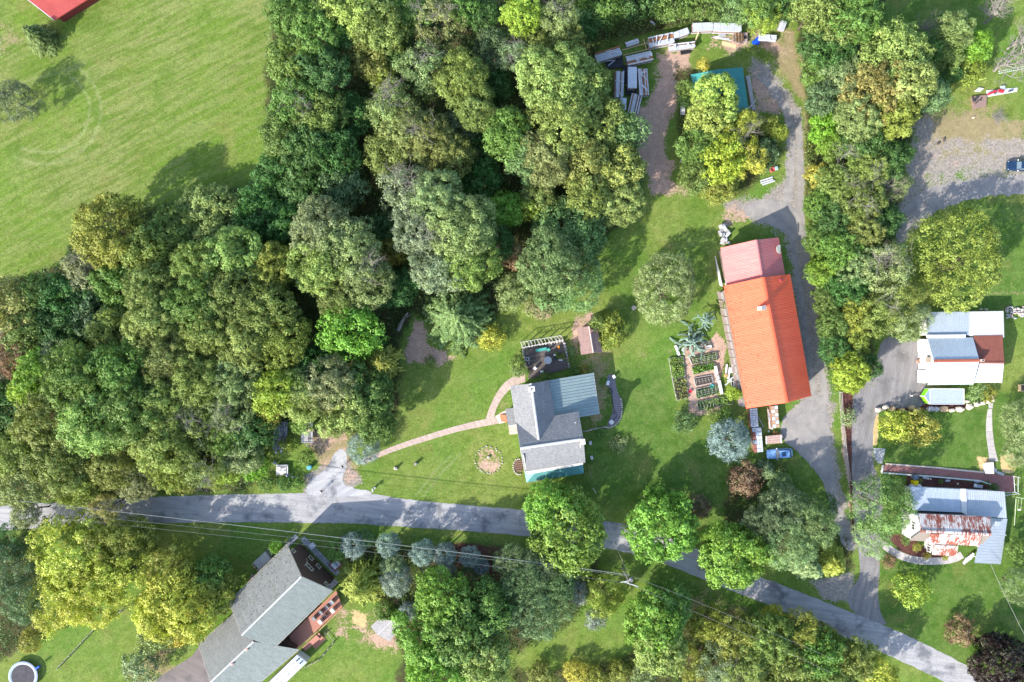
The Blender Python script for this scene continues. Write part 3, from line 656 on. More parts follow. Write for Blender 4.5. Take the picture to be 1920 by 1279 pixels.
# --- top middle of the woods
T(664,22,50,14,'maple','light','tall sunlit tree at the top edge, left of the dead branched one')
T(712,52,50,14,'maple','olive','broad olive green tree near the top edge with sunlit yellow side')
T(690,105,40,10,'mid','olive','small olive tree below the broad one near the top edge')
T(718,150,26,8,'small','mossy','small yellow green tree in a dark gap of the upper woods')
T(640,60,34,11,'mid','deep','dark narrow tree squeezed between field edge trees and sunlit top tree')
T(765,25,38,12,'mid','green','mid green tree at the top edge beside the dead branched tree')
T(822,38,48,12,'loose','tan','thin tan leaved tree with bare grey branches at the top of the woods',dead=2)
T(870,15,36,11,'mid','green','green tree at the top edge right of the tan one')
T(905,30,30,10,'mid','deep','dark green tree at the top edge left of the lime yellow tree')
T(978,34,36,12,'mid','lime','lime yellow tree standing out at the top edge of the woods')
T(925,90,36,10,'mid','teal','blue green tree below left of the lime yellow tree')
T(968,108,30,11,'loose','grey','grey twiggy half bare tree below the lime yellow tree',dead=2)
T(1045,40,40,12,'loose','sage','pale sage tree with bare tips right of the lime yellow tree',dead=1)
T(1062,78,34,10,'mid','olive','olive tree above the big pale crowns, near the lumber yard')
T(1010,92,34,10,'mid','olive','olive brown tree between lime yellow tree and big pale crown')
T(790,128,44,12,'loose','sage','pale feathery tree in the upper middle of the woods',dead=1)
T(735,205,46,12,'loose','tan','tan leaved tree with white dead limb in the upper woods',dead=2)
T(740,90,32,9,'mid','deep','dark tree between the broad olive tree and pale feathery one')
T(868,150,50,13,'oak','olive','tall narrow olive tree in the upper middle woods, its top greyish')
T(890,205,44,12,'oak','olive','olive tree below the tall narrow one in the upper woods')
T(930,160,32,8,'mid','deep','dark green ivy covered tree left of the big pale crown')
T(765,245,50,12,'oak','tan','wide tan olive tree above the dark gap of the upper woods')
T(808,262,48,12,'oak','olive','wide olive tree with feathery top in the centre of the upper woods',dead=1)
T(842,292,46,11,'oak','olive','olive tree whose right side falls into the dark gap of the woods')
T(725,290,42,10,'mid','olive','olive tree at the left of the central woods, beside the hollow')
T(862,235,34,9,'mid','teal','small bluish tree among the olive trees of the upper woods')
# --- big pale crowns left of the lumber yard
gP = 'big pale crowned trees west of the lumber yard'
T(1035,150,66,15,'oak','light','very large pale green tree left of the grey lumber stacks',gP)
T(1088,170,58,11,'maple','light','large pale yellow green tree overhanging the lumber stacks',gP)
T(1120,238,56,10,'maple','light','large pale tree below the overhanging one, beside the bare red soil',gP)
T(1050,235,56,14,'oak','light','large pale tree in the middle of the light crowned group',gP)
T(952,255,46,13,'mid','green','fresh green tree at the left foot of the big pale crowns',gP)
T(985,300,42,12,'mid','bluegreen','blue green tree below the fresh green one west of the pale crowns')
T(1020,300,52,13,'oak','tan','olive tan tree with brown speckled leaves below the big pale crowns',gP)
T(1085,310,54,11,'oak','rust','rust speckled tree below the big pale crowns, beside the soil path',gP)
T(1150,315,56,10,'maple','light','sunlit pale tree at the lower right of the light crowned group, by the soil path',gP)
T(1160,378,48,9,'oak','light','pale yellow green tree at the tip of the woods above the middle lawn',gP)
T(1100,370,42,11,'mid','olive','olive tree above the big blue green crowns')
T(1180,250,34,9,'small','bluegreen','small bluish tree beside the fanned lumber stack')
T(1010,365,34,9,'mid','olive','small olive tree right of the dark green tree in the gap')
T(948,393,34,9,'mid','bright','dark bright green tree in the shaded gap at the centre of the woods')
T(990,392,22,8,'small','lime','small yellow green tree touching the bright green one')
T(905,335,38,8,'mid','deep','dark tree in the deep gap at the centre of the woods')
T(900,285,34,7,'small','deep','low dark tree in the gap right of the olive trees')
# --- grey olive column in the middle
T(765,365,52,13,'loose','grey','greyish half bare tree with purple grey twigs in the middle woods',dead=3)
T(822,375,52,15,'oak','sage','tall sage tree in the middle woods above the long grey green crown')
T(865,430,62,16,'oak','sage','long sage green tree in the middle of the woods, the tallest there')
T(795,430,56,14,'oak','grey','wide grey olive tree with yellowish leaves in the middle woods',dead=1)
T(880,488,56,14,'oak','olive','olive tree above the shaggy conifer')
T(820,500,52,13,'oak','grey','brown tinged grey green tree up left of the shaggy conifer')
T(858,592,80,11,'shag',(.115,.16,.06),'wide shaggy grey green conifer beside the bare soil patch',var=0,zr=4.5)
T(920,634,24,3.2,'small','yellow','bright yellow shrub at the foot of the shaggy conifer')
T(930,455,34,9,'mid','deep','dark tree in the gap between sage and blue green crowns')
T(965,480,26,7,'small','brown','small brown leaved tree in the gap beside the blue green crowns')
T(1070,432,70,10,'oak','bluegreen','large blue green tree at the edge of the middle lawn, upper of two')
T(1030,495,58,14,'oak','bluegreen','blue green tree at the left of the lawn edge pair')
T(1065,515,70,9.5,'dome','bluegreen','large rounded blue green tree hanging over the middle lawn')
T(962,545,34,7,'mid','sage','low sage tree at the left foot of the blue green crowns')
T(1012,570,30,3.5,'small','tan','low brownish shrub on the lawn edge below the blue green crowns')
# --- left middle
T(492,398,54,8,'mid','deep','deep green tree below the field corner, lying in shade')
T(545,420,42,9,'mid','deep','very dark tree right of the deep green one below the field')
T(395,418,70,6.5,'oak','light','large pale green tree on the south edge of the mown field')
T(330,440,54,8,'oak','olive','olive tree on the south edge of the field, left of the pale one')
T(215,438,72,12,'oak','mossy','wide yellow green tree on the south edge of the field')
T(275,470,46,11,'mid','olive','olive tree behind the wide yellow green one')
T(165,505,42,9,'mid','grey','grey olive tree with twiggy shaded side south of the yellow green one',dead=1)
T(225,530,48,9,'mid','green','green tree in the shade behind the field trees')
T(440,480,56,13,'oak','light','pale green tree in the middle of the western woods')
T(375,500,50,13,'oak','olive','olive green tree in the western woods below the large pale one')
T(510,500,46,12,'oak','mossy','yellow olive tree left of the big sage crown')
T(605,430,58,14,'oak','sage','large sage crown tree, upper one of the sage group in the centre')
T(655,470,60,14,'oak','sage','large sage green tree in the centre of the woods, right of its neighbour')
T(600,500,56,14,'oak','light','pale olive tree in the lower part of the sage group')
T(690,525,50,13,'oak','tan','tan tipped tree at the lower right of the sage group',dead=1)
T(640,560,46,12,'oak','olive','olive tree directly above the bright green tree')
T(655,618,58,12,'mid','bright','vivid bright green tree in the lower middle of the woods')
T(735,470,32,7,'small','mossy','small yellowish tree in the gap east of the sage group')
T(745,540,38,8,'mid','deep','dark green tree in the gap east of the sage group')
T(725,430,30,7,'small','deep','small dark tree in the long gap between the sage group and the sage tall trees')
# --- far left
T(22,575,52,11,'mid','rust','orange tipped tree at the left edge of the photo below the field')
T(70,555,42,9,'mid','olive','olive tree near the left edge, right of the orange tipped one')
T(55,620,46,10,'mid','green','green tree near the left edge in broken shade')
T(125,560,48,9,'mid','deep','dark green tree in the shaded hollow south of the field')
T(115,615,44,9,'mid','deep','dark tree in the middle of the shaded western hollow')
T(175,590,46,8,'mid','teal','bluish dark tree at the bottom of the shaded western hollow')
T(30,665,44,9,'loose','brown','brownish thin tree near the left edge above the bright green one',dead=1)
T(120,665,44,9,'loose','grey','grey twiggy thin tree above the bright green one at left',dead=1)
T(215,625,46,10,'mid','olive','olive tree with twiggy top at the east side of the shaded hollow')
T(285,545,50,13,'oak','olive','olive tree in the western woods, right of the shaded hollow')
T(290,610,56,14,'oak','light','pale speckled tree right of the shaded western hollow')
T(370,570,58,14,'oak','green','green tree in the centre of the western woods')
T(440,560,56,14,'oak','olive','olive clumpy tree in the centre of the western woods')
T(500,590,58,14,'oak','olive','olive tree left of the bright green tree, upper one')
T(530,640,50,13,'oak','mossy','yellowish olive tree left of the bright green tree')
T(395,635,60,14,'oak','olive','broad olive tree in the middle of the western woods')
T(460,640,52,14,'oak','light','pale speckled tree in the middle of the western woods')
T(320,680,54,14,'oak','olive','olive tree right of the wide green crown in the western woods')
T(70,700,40,11,'mid','bright','bright green tree standing out near the left edge')
T(45,735,26,10,'small','lime','bright lime low crown hanging below the bright green tree near the left edge')
T(15,690,30,9,'bare','grey','bare pale branched tree at the left edge beside the bright green tree')
T(20,770,60,9,'mid','deep','dark shaded tree at the left edge of the lower woods')
T(150,715,64,15,'oak','green','large green tree right of the bright green one')
T(225,700,60,15,'oak','green','large mid green tree in the lower western woods, second from the bright one')
T(100,795,62,14,'oak','olive','large olive tree in the lower western woods near the left edge')
T(180,790,64,15,'oak','light','large pale clumpy tree in the lower western woods')
T(255,770,60,15,'oak','green','green tree in the centre of the lower western woods')
T(310,755,52,14,'oak','olive','olive tree above the fallen looking pale branch in the lower woods')
T(375,710,54,14,'oak','olive','olive tree in the lower middle of the western woods')
T(440,710,52,13,'oak','tan','tan tinged tree left of the yellow green pair')
T(430,765,48,12,'oak','tan','browning tree in the lower woods near the log pile clearing',dead=1)
T(370,790,52,12,'loose','olive','thin olive tree with pale bare branch in the lower woods',dead=2)
T(300,830,56,14,'oak','light','pale tree above the road, in the middle of the lower woods')
T(40,845,56,11,'oak','olive','olive tree at the left edge above the road')
T(115,865,60,13,'oak','olive','olive tree above the road near its left end')
T(45,900,52,10,'oak','tan','brown speckled tree overhanging the left end of the road')
T(50,965,26,8,'mid','sage','low sage crown reaching over the road at its left end')
T(150,903,48,10,'oak','mossy','yellow speckled tree overhanging the road, second from the left')
T(200,948,30,9,'loose','rust','rusty leaved thin tree reaching across the road')
T(215,868,52,11,'oak','olive','olive tree above the road, third from the left')
T(262,897,42,9,'oak','tan','tan olive tree at the road edge with thin outer leaves')
T(318,872,46,10,'oak','mossy','yellowish tree at the road verge left of the small clearing')
T(380,865,48,11,'loose','olive','thin olive tree with dark gaps left of the clearing',dead=1)
T(345,902,26,5,'mid','mossy','low yellow green tree along the road verge')
T(400,893,24,5,'mid','mossy','low golden green tree along the road verge, further right')
T(428,885,24,7,'small','lime','small lime green tree at the road verge by the clearing')
T(455,850,38,9,'mid','sage','pale sage tree just left of the clearing')
T(425,815,38,10,'mid','green','dark green tree left of the log rack')
T(470,800,44,10,'mid','deep','dark green tree with golden edge left of the log rack')
T(480,825,26,6,'small','mossy','golden green bush beside the log rack')
T(478,875,26,5,'small','bright','bright green bush left of the grey box in the clearing')
T(520,735,44,13,'mid','lime','yellow lime tree above the clearing with the logs')
T(500,775,26,9,'small','gold','golden leaved tree above the log rack')
T(570,740,48,12,'oak','light','pale green tree above the small flatbed trailer')
T(620,720,52,12,'oak','sage','sage tree behind the clearing, west of the front lawn')
T(600,690,44,10,'mid','deep','dark green tree below the vivid green one')
T(650,760,56,11,'maple','light','large pale tree above the blue spruce at the path end')
T(690,735,50,10,'maple','green','green tree on the west edge of the front lawn')
T(700,790,40,9,'maple','green','green tree hanging over the start of the paved path')
T(715,680,42,9,'shag','mossy','yellow tipped conifer on the west edge of the front lawn',var=1)
T(690,650,34,8,'spruce','deep','dark conifer between the vivid green tree and the bare soil')
T(570,790,24,6,'small','light','small pale tree above the flatbed trailer')
T(683,838,32,4.5,'pine','blue','pale blue spruce where the paved path meets the driveway',zr=2)
T(540,835,0.1+16,2.2,'bush','mossy','low yellow green bush beside the log rack')
T(575,858,16,2.4,'bush','green','round green shrub left of the small paved turning place')
# --- verge shrubs at the entrance
T(500,908,16,1.6,'bush','green','first low shrub from the left on the verge below the grey box','low shrubs on the verge')
T(535,905,16,1.6,'bush','deep','second low shrub on the verge below the grey box','low shrubs on the verge')
T(560,908,13,1.5,'bush','green','third low shrub on the verge, nearest the driveway','low shrubs on the verge')
# --- field trees
T(66,66,38,6,'spruce',(.11,.135,.04),'mossy green tree on the field beside the red barn')
T(32,192,40,6.5,'pine',(.095,.13,.065),'grey green tree at the left edge of the mown field')
# --- south west
T(20,1060,48,10,'pine','teal','dark blue green conifer at the left edge below the road',)
T(45,1120,44,10,'pine','teal','dark blue green conifer at the left edge, lower of the two')
T(30,1010,36,8,'pine','deep','dark conifer in shade just below the road at the left edge')
T(155,1045,84,11,'oak','yellow','wide open yellow green tree below the left part of the road',var=0)
T(235,1075,56,10,'loose','yellow','thin yellow green tree right of the wide open one, below the road')
T(210,1010,46,10,'loose','mossy','yellow green tree reaching up to the road edge')
T(110,1130,54,10,'loose','yellow','yellow leaved tree below the wide open one')
T(175,1120,56,11,'loose','yellow','yellow leaved tree left of the bird table post')
T(60,1200,0.1+22,5,'small','mossy','small yellow green tree above the trampoline')
T(340,1130,74,11,'oak','yellow','large bright yellow tree left of the long grey roof')
T(320,1060,46,9,'loose','mossy','thin mossy tree between road and bright yellow tree')
T(400,1075,34,8,'mid','green','green tree at the corner of the long grey roof')
T(295,1190,32,6,'small','sage','pale sage bush below the bright yellow tree')
T(265,1245,34,5,'small','grey','pale dry looking bush at the bottom edge beside the dark driveway')
T(335,1190,22,4,'small','yellow','small yellow bush beside the dark driveway')
T(517,1024,13,3,'small','bright','bright green shrub at the upper corner of the brown sided house')
# --- blue spruces in rows below the road
gB = 'blue spruces in the rows below the road'
for a in ((632,1030,22,5,'green','first blue spruce from the left, greenest, below the road'),(664,1022,24,6,'blue','second blue spruce from the left, with pale green tips'),(682,1010,18,5,'teal','darker spruce half behind the second blue spruce'),
 (729,1022,22,6,'blue','third blue spruce of the row, standing over the shaggy conifer'),(793,1036,23,7,'blue','fourth blue spruce of the row, tall and grey green'),(834,1040,22,6.5,'blue','fifth blue spruce of the row with pale yellowish side'),
 (881,1044,20,6,'blue','bluest spruce of the row, sixth from the left'),(902,1062,15,4.5,'blue','small spruce at the right foot of the bluest one'),(838,1074,19,5,'blue','lower row spruce beneath the fifth one'),
 (880,1078,19,4.5,'teal','lower row spruce beneath the bluest one'),(744,1088,28,7,'blue','large blue spruce right of the shaggy conifer'),(766,1146,17,4,'blue','small pale blue spruce above the grey shed'),(803,1078,16,4,'teal','dim small spruce in the lower row left'),(737,1060,24,6,'grey','dying grey brown spruce above the large blue one')):
    T(a[0],a[1],a[2],a[3],'bluespruce',a[4],a[5],gB)
T(676,1100,58,9,'shag','mossy','spiky long branched conifer beside the deck of the brown sided house',var=1,zr=4)
T(722,1146,20,3,'small','green','green bush above the small grey shed')
T(830,1120,54,12,'maple','maple','tall yellow green tree right of the grey shed, upper part of the clump')
T(800,1190,56,12,'maple','maple','yellow green tree right of the grey shed, lower left of the clump')
T(860,1190,58,13,'maple','green','dark green tree in the middle of the lower clump')
T(905,1140,54,12,'maple','green','green tree at the right of the lower clump beside the blue pines')
T(905,1230,54,12,'maple','light','pale leaved tree at the bottom edge in the lower clump')
T(820,1255,54,12,'maple','maple','yellow green tree at the bottom edge of the lower clump')
T(960,1050,32,8,'pine','bluegreen','pale green pine above the blue pines, nearest the road')
T(1010,1060,38,9,'pine','teal','blue green pine below the big roadside maple')
T(985,1090,44,10,'pine','teal','dark blue green pine in the middle of the pine group')
T(1045,1090,38,9,'pine','teal','dark pine at the right of the pine group')
T(1000,1150,50,10,'pine','bluegreen','large pale blue green pine over the lower lawn')
T(1040,1130,38,9,'pine','bluegreen','blue green pine at the upper right over the lower lawn')
T(1085,1110,22,5,'bluespruce','blue','small blue spruce on the edge of the lower lawn near the utility pole')
T(1130,1118,40,6,'loose','mossy','yellow olive tree on the lower lawn beside the utility pole')
T(1115,1160,20,4,'small','blue','small greyish bush on the lower lawn under the yellow olive tree')
# --- roadside maples
gM = 'bright green maples along the road'
T(1032,950,50,9.5,'maple','maple','westmost roadside maple, its upper half in front of the teal porch',gM,var=0)
T(1064,1000,74,10.5,'maple','maple','big bright maple covering the road below the grey roofed house',gM,var=1)
T(1240,985,68,10,'maple','maple','round bright maple on the north side of the road, second in the row',gM,var=2)
T(1372,1040,64,9.5,'maple','maple','bright maple over the road, third in the row, left of the dark pines',gM,var=0)
T(1225,1165,58,11,'maple','maple','green maple below the road beside the lower lawn, upper part',gM,var=1)
T(1235,1210,52,11,'maple','light','green maple below the road, lower part of the pair',gM,var=2)
T(1255,1130,40,9,'mid','green','darker green tree right of the utility pole below the road')
# --- bottom right woods
T(1380,1190,48,8,'loose','mossy','olive yellow thin tree below the road, left of the thicket')
T(1440,1200,50,9,'oak','olive','olive tree in the thicket below the road')
T(1500,1180,36,8,'loose','mossy','yellow green thin tree touching the road from below')
T(1410,1250,50,9,'oak','olive','olive tree at the bottom edge in the thicket')
T(1345,1245,40,7,'loose','grey','grey twiggy tree at the bottom edge of the thicket',dead=1)
T(1530,1225,46,9,'mid','green','green tree in the thicket near the bottom edge')
T(1480,1255,44,9,'mid','olive','olive tree at the bottom edge right of the thicket centre')
T(1600,1235,40,8,'mid','olive','olive tree right of the thicket along the road')
T(1640,1262,40,8,'mid','yellow','yellowish tree at the bottom edge near the road')
T(1560,1275,40,8,'mid','green','green tree at the bottom edge of the right thicket')
T(1160,1258,22,3,'small','mossy','low yellowish bush at the bottom edge below the lower lawn')
T(1080,1258,22,3,'small','yellow','golden flowered bush at the bottom edge')
T(1015,1262,24,3,'small','olive','olive bush at the bottom edge below the lower lawn')
T(1120,1270,22,3,'small','mossy','golden weed bush at the bottom edge, right of the first one')
T(1205,1272,24,3,'small','sage','grey green bush at the bottom edge under the maple pair')
# --- pines by the gravel drive
T(1470,955,46,9,'pine','teal','dark blue green pine below the parked light blue car')
T(1430,980,36,8,'pine','teal','dark pine left of the big pine group by the gravel drive')
T(1520,985,48,10,'pine','bluegreen','pine at the bend of the gravel drive')
T(1480,1020,48,10,'pine','bluegreen','pale green pine right of the third roadside maple')
T(1560,1055,46,8,'spruce','mossy','yellow green spruce at the foot of the gravel drive')
T(1520,1065,40,8,'spruce','sage','sage spruce above the small paved junction')
T(1540,950,0.1+30,7,'pine','deep','dark small pine touching the gravel drive')
T(1440,885,24,5,'spruce','teal','small blue green spruce beside the brown shrub')
T(1462,905,22,5,'pine','bluegreen','small pale pine between brown shrub and pine group')
T(1396,902,32,4,'small','brown','round brown shrub on the lawn left of the pines')
T(1310,950,22,3,'small','brown','dim brownish shrub on the lawn right of the round maple')
# --- lawn trees
T(1247,541,62,7,'dome','sage','round pale green tree alone on the middle lawn',zr=3.6)
T(1366,825,39,5.5,'bluespruce','blue','round silver blue spruce beside the stacked crates',zr=2.8)
T(1142,607,24,3.6,'small','mossy','tall yellow green shrub beside the pink shingled playhouse',squash=1.2)
T(1148,630,24,3.4,'small','mossy','lower yellow green shrub behind the pink shingled playhouse',squash=1.2)
T(1120,605,0.1+16,4.0,'small','olive','olive shrub at the top corner of the playhouse')
T(970,680,15,3.5,'small','olive','green shrub at the west side of the wooden patio',squash=1.3)
T(972,695,13,3,'small','sage','pale shrub at the lower west corner of the wooden patio')
T(1300,640,40,2.6,'weep','blue','weeping blue cedar above the vegetable beds',zr=1.0)
T(1325,600,22,3.2,'weep','blue','thin arching tip of pale blue cedar above the weeping one')
T(1372,737,14,2.5,'bush','lime','lime yellow shrub beside the white scrap boards')
T(1383,739,10,2.2,'bush','lime','smaller lime yellow shrub against the orange roofed barn')
T(1363,570,13,1.6,'bush','mossy','yellow weedy shrub along the west wall of the orange roofed barn')
T(1284,790,22,2.5,'small','teal','dark green shrub below the vegetable beds')
T(1360,783,16,2,'bush','green','green shrub between blue spruce and vegetable beds')
T(1338,778,14,1.6,'bush','green','low leafy shrub under the lowest vegetable bed')
T(1100,882,13,2.4,'bush','olive','rounded shrub at the east end of the teal porch roof')
T(1022,709,12,1.4,'bush','green','flowering shrub between patio and grey roof')
T(1076,696,12,1.4,'bush','green','low shrub along the north edge of the metal roof, left one')
T(1096,692,11,1.2,'bush','mossy','low shrub along the north edge of the metal roof, right one')
T(1073,655,10,1.3,'bush','bluegreen','blue green bush between patio and playhouse')
T(1070,675,8,1.2,'bush','green','small dark bush at the east side of the patio')
T(805,678,12,1.8,'bush','green','small round shrub on the bare soil by the front lawn')
T(1160,832,16,1.0,'bush','sage','low grey green plants on the lawn east of the grey roofed house')
T(1127,812,10,.9,'bush','green','low green plants below the stone edged bed')
# --- clump by the teal roof
T(1340,182,44,9,'maple',(.31,.39,.09),'tall pale yellow green tree covering the teal roofed shed',var=0)
T(1330,228,42,8,'maple',(.29,.37,.085),'pale yellow green tree below the teal roof, left part')
T(1400,228,24,6,'loose','yellow','thin yellow leaved tree at the lower right of the teal roof',dead=1)
T(1375,262,40,7,'loose','lime','yellow green thin tree in the middle of the clump below the teal roof',dead=1)
T(1310,270,42,7,'mid','green','green tree on the left of the clump by the bare soil')
T(1350,300,46,8,'mid','lime','yellow green tree in the lower part of the clump')
T(1400,300,36,6,'loose','yellow','pale yellow tree at the lower right of the clump')
T(1305,330,34,6,'mid','green','green tree at the lower left of the clump')
T(1350,350,34,5,'mid','mossy','yellowish tree at the bottom of the clump above the gravel')
T(1430,290,28,4,'small','bluegreen','blue green bush at the right of the clump beside the wheel tracks')
T(1462,250,16,3,'small','lime','yellow bush by the inner wheel track')
T(1440,235,20,2.6,'small','mossy','mossy bush right of the teal shed clump')
T(1285,165,18,4,'small','green','green bush along the west side of the teal roof')
T(1283,190,14,3,'small','deep','dark bush west of the teal roof')
T(1318,122,12,8,'small','yellow','yellow leafed top rising at the upper corner of the teal roof')
# --- top right: woods behind the lumber yard
T(1130,5,46,8,'mid','green','green tree at the top edge left of the lumber yard')
T(1190,-8,44,8,'mid','deep','dark tree at the top edge above the lumber yard')
T(1270,0,40,8,'mid','green','green tree at the top edge above the sheet covered stacks')
T(1092,52,30,7,'mid','deep','dark tree left of the tall grass by the lumber yard')
T(1330,8,34,8,'mid','green','leafy green tree hanging over the sheet covered stacks')
T(1378,18,32,8,'mid','bluegreen','blue green tree over the sheet covered stacks')
T(1425,30,34,9,'loose','lime','yellow green tree above the blue tarp')
T(1420,10,36,10,'mid','green','green tree at the top edge right of the stacks')
T(1475,2,34,8,'mid','deep','dark tree at the top edge above the end of the gravel drive')
T(1530,20,44,11,'mid','olive','olive tree at the top edge at the start of the hedge wood')
T(1600,30,52,12,'oak','green','large green tree at the top edge left of the dark green lawn')
T(1575,60,36,10,'mid','olive','olive tree below the large one at the top right')
T(1530,80,34,8,'mid','deep','dark tree at the top of the tree belt beside the drive')
# --- belt between the drives
gT = 'trees in the belt between the gravel drive and the east yard'
T(1560,105,40,9,'mid','deep','dark tree high in the belt beside the bend of the drive',gT)
T(1575,145,40,9,'pine','sage','grey green feathery tree in the upper belt',gT)
T(1530,135,30,7,'mid','green','green tree in the upper belt touching the dry verge',gT)
T(1540,185,32,8,'mid','teal','bluish tree in the belt left of the autumn tree',gT)
T(1672,110,66,12,'oak','light','large speckled green tree just turning, upper half of the group in the belt')
T(1640,175,62,12,'oak','rust','wide autumn tree with orange brown edge, middle of the belt')
T(1700,160,48,13,'maple','light','pale green right part of the autumn tree group')
T(1610,220,44,11,'oak','tan','tan brown tree at the lower left of the autumn group')
T(1670,220,44,11,'oak','mossy','yellow green tree at the lower edge of the autumn group')
T(1745,180,32,8,'mid','bluegreen','blue green small tree right of the autumn group')
T(1725,100,34,9,'mid','deep','dark tree between the autumn group and the brown olive one')
T(1790,60,36,9,'oak','tan','olive tan tree below the dark green lawn at the top right')
T(1770,100,36,8,'mid','olive','olive tree below the tan one near the fallen bare tree')
T(1825,85,32,7,'mid','bright','bright green tree beside the bare grey tree')
T(1810,130,34,5,'small','mossy','mossy yellow bush left of the bare grey tree')
T(1770,135,30,6,'mid','deep','dark small tree left of the mossy bush')
T(1740,45,26,7,'bare','grey','small bare tree at the edge of the dark green lawn')
T(1545,240,32,6,'mid','bright','bright green tree in the belt beside the wheel tracks',gT)
T(1560,270,28,6,'mid','bright','second bright green tree in the belt beside the wheel tracks',gT)
T(1620,270,44,9,'mid','deep','dark green tree in the belt below the autumn group',gT)
T(1660,300,42,9,'oak','deep','dark rounded tree on the east side of the belt',gT)
T(1590,300,38,8,'loose','olive','thin olive tree in the middle of the belt',gT,dead=1)
T(1630,320,36,9,'oak','olive','feathery olive tree in the belt left of the bare limbs',gT,dead=1)
T(1530,330,22,4,'small','yellow','yellow shrub in the belt beside the gravel drive')
T(1575,345,40,8,'oak','olive','olive tree in the belt level with the gravel turning place',gT,dead=1)
T(1610,375,42,9,'oak','olive','olive tree in the belt below the feathery one',gT,dead=1)
T(1662,365,32,7,'bare','grey','bare white limbed tree on the east side of the belt')
T(1680,350,26,6,'loose','sage','thin sage tree around the bare limbs of the belt')
T(1535,385,30,6,'mid','green','green tree in the belt at the drive, level with the shaded gravel',gT)
T(1560,410,36,7,'mid','deep','dark green tree in the belt above the pink roof level',gT)
T(1620,430,38,8,'oak','olive','olive tree in the belt level with the pink roof',gT)
T(1655,415,34,7,'mid','deep','dark tree on the east side of the belt above the thin tan tree',gT)
T(1530,450,28,5,'mid','green','yellow edged green tree in the belt opposite the pink roof',gT)
T(1575,470,38,8,'mid','green','green tree in the belt opposite the pink roof, further in',gT)
T(1545,510,32,5,'mid','bright','fresh green tree in the belt opposite the orange roof top',gT)
T(1610,500,38,8,'oak','sage','sage tree in the belt left of the thin tan tree',gT)
T(1590,540,38,7,'mid','deep','dark tree in the belt opposite the orange roof',gT)
T(1550,565,30,5,'mid','green','green tree in the belt near the drive, opposite the white flue',gT)
T(1660,500,48,10,'loose','tan','thin tan tree with pale bare limbs above the paved drive',dead=2)
T(1690,560,36,9,'loose','olive','thin olive green tree above the paved drive, right one')
T(1650,590,38,9,'loose','olive','thin olive tree above the paved drive',dead=1)
T(1700,600,40,8,'loose','sage','feathery sage tree over the paved yard beside the white wall')
T(1605,590,34,7,'mid','mossy','yellow green tree in the lower belt')
T(1560,610,30,6,'mid','green','green tree in the lower belt near the gravel drive',gT)
T(1600,640,30,6,'mid','mossy','mossy tree in the lower belt left of the paved drive',gT)
T(1565,655,30,6,'mid','deep','dark tree at the lower end of the belt',gT)
T(1593,698,36,8,'maple','lime','bright lime tree at the lower end of the belt above the rail fence',zr=3)
T(1632,688,22,6,'mid','deep','dark small tree right of the bright lime one')
T(1590,782,15,2.2,'bush','grey','grey spiky shrub in the mulch strip by the rail fence')
# --- east garden
T(1790,484,88,10,'dome','mossy','very large round mossy yellow tree above the white roofed house',zr=5)
T(1678,800,30,4,'small','yellow','yellow green half of the low wide shrub below the boulders')
T(1722,803,34,4.2,'small','gold','golden brown half of the low wide shrub below the boulders')
T(1648,945,58,11,'pine',(.12,.215,.05),'large bright green pine left of the rusty roofed house',var=0,zr=4.5)
T(1635,1005,36,8,'pine','sage','grey green lower pine over the paved drive')
T(1708,1103,33,5,'small','lime','yellow green small tree alone on the lower right lawn',squash=1.2)
T(1799,1184,28,3.6,'small','brown','round reddish brown shrub on the lower right lawn')
T(1875,1240,56,7,'maple','purple','dark purple leaved tree in the lower right corner',var=1)
T(1912,1100,34,7,'pine','bluegreen','pale blue green conifer at the right edge beside the lower lawn')
T(1915,790,42,7,'pine','sage','sage conifer at the right edge by the upper lawn')
T(1905,850,26,5,'pine','sage','smaller sage conifer below the one at the right edge')
T(1900,872,9,1.6,'bush','olive','small olive shrub inside the round straw bed')
T(1665,1052,14,1.4,'bush','brown','brown ornamental grass clump at the start of the curved walk')
T(1737,1042,7,.9,'bush','yellow','first bright yellow mound shrub by the curved walk')
T(1771,1045,6,.9,'bush','yellow','second bright yellow mound shrub by the curved walk, under the rusty roof')
T(1718,1026,9,1.1,'bush','mossy','mossy shrub in the dark bed beside the curved walk')
T(1698,1012,9,1.2,'bush','green','green shrub in the dark bed nearest the pine')
T(1862,913,9,1.4,'bush','deep','dark round shrub at the end of the dark planting bed')
T(1682,900,8,1.2,'bush','lime','lime shrub at the west end of the dark planting bed')
T(1763,903,5,.6,'bush','green','tiny green plant in the dark planting bed, middle')
T(1725,901,5,.6,'bush','olive','tiny olive plant in the dark planting bed near the yellow bin')
T(1830,735,18,1.4,'bush','sage','tall pale grass clump right of the white topped trailer')
T(1852,738,16,1.3,'bush','mossy','second grass clump right of the white topped trailer')
T(1880,20,46,8,'bare','grey','bare grey branched tree at the top right corner')
T(1895,115,52,7,'bare','grey','large bare grey tree at the right edge above the ladder')
T(1925,70,40,8,'bare','grey','bare grey tree cut by the right edge of the photo')
T(1865,215,24,1.2,'bare','grey','pile of bare cut branches on the dry lawn')
T(1700,620,18,4,'small','olive','small olive tree where the paved yard meets the white house')
T(1915,1035,26,5,'mid','green','green tree at the right edge below the swing frame')

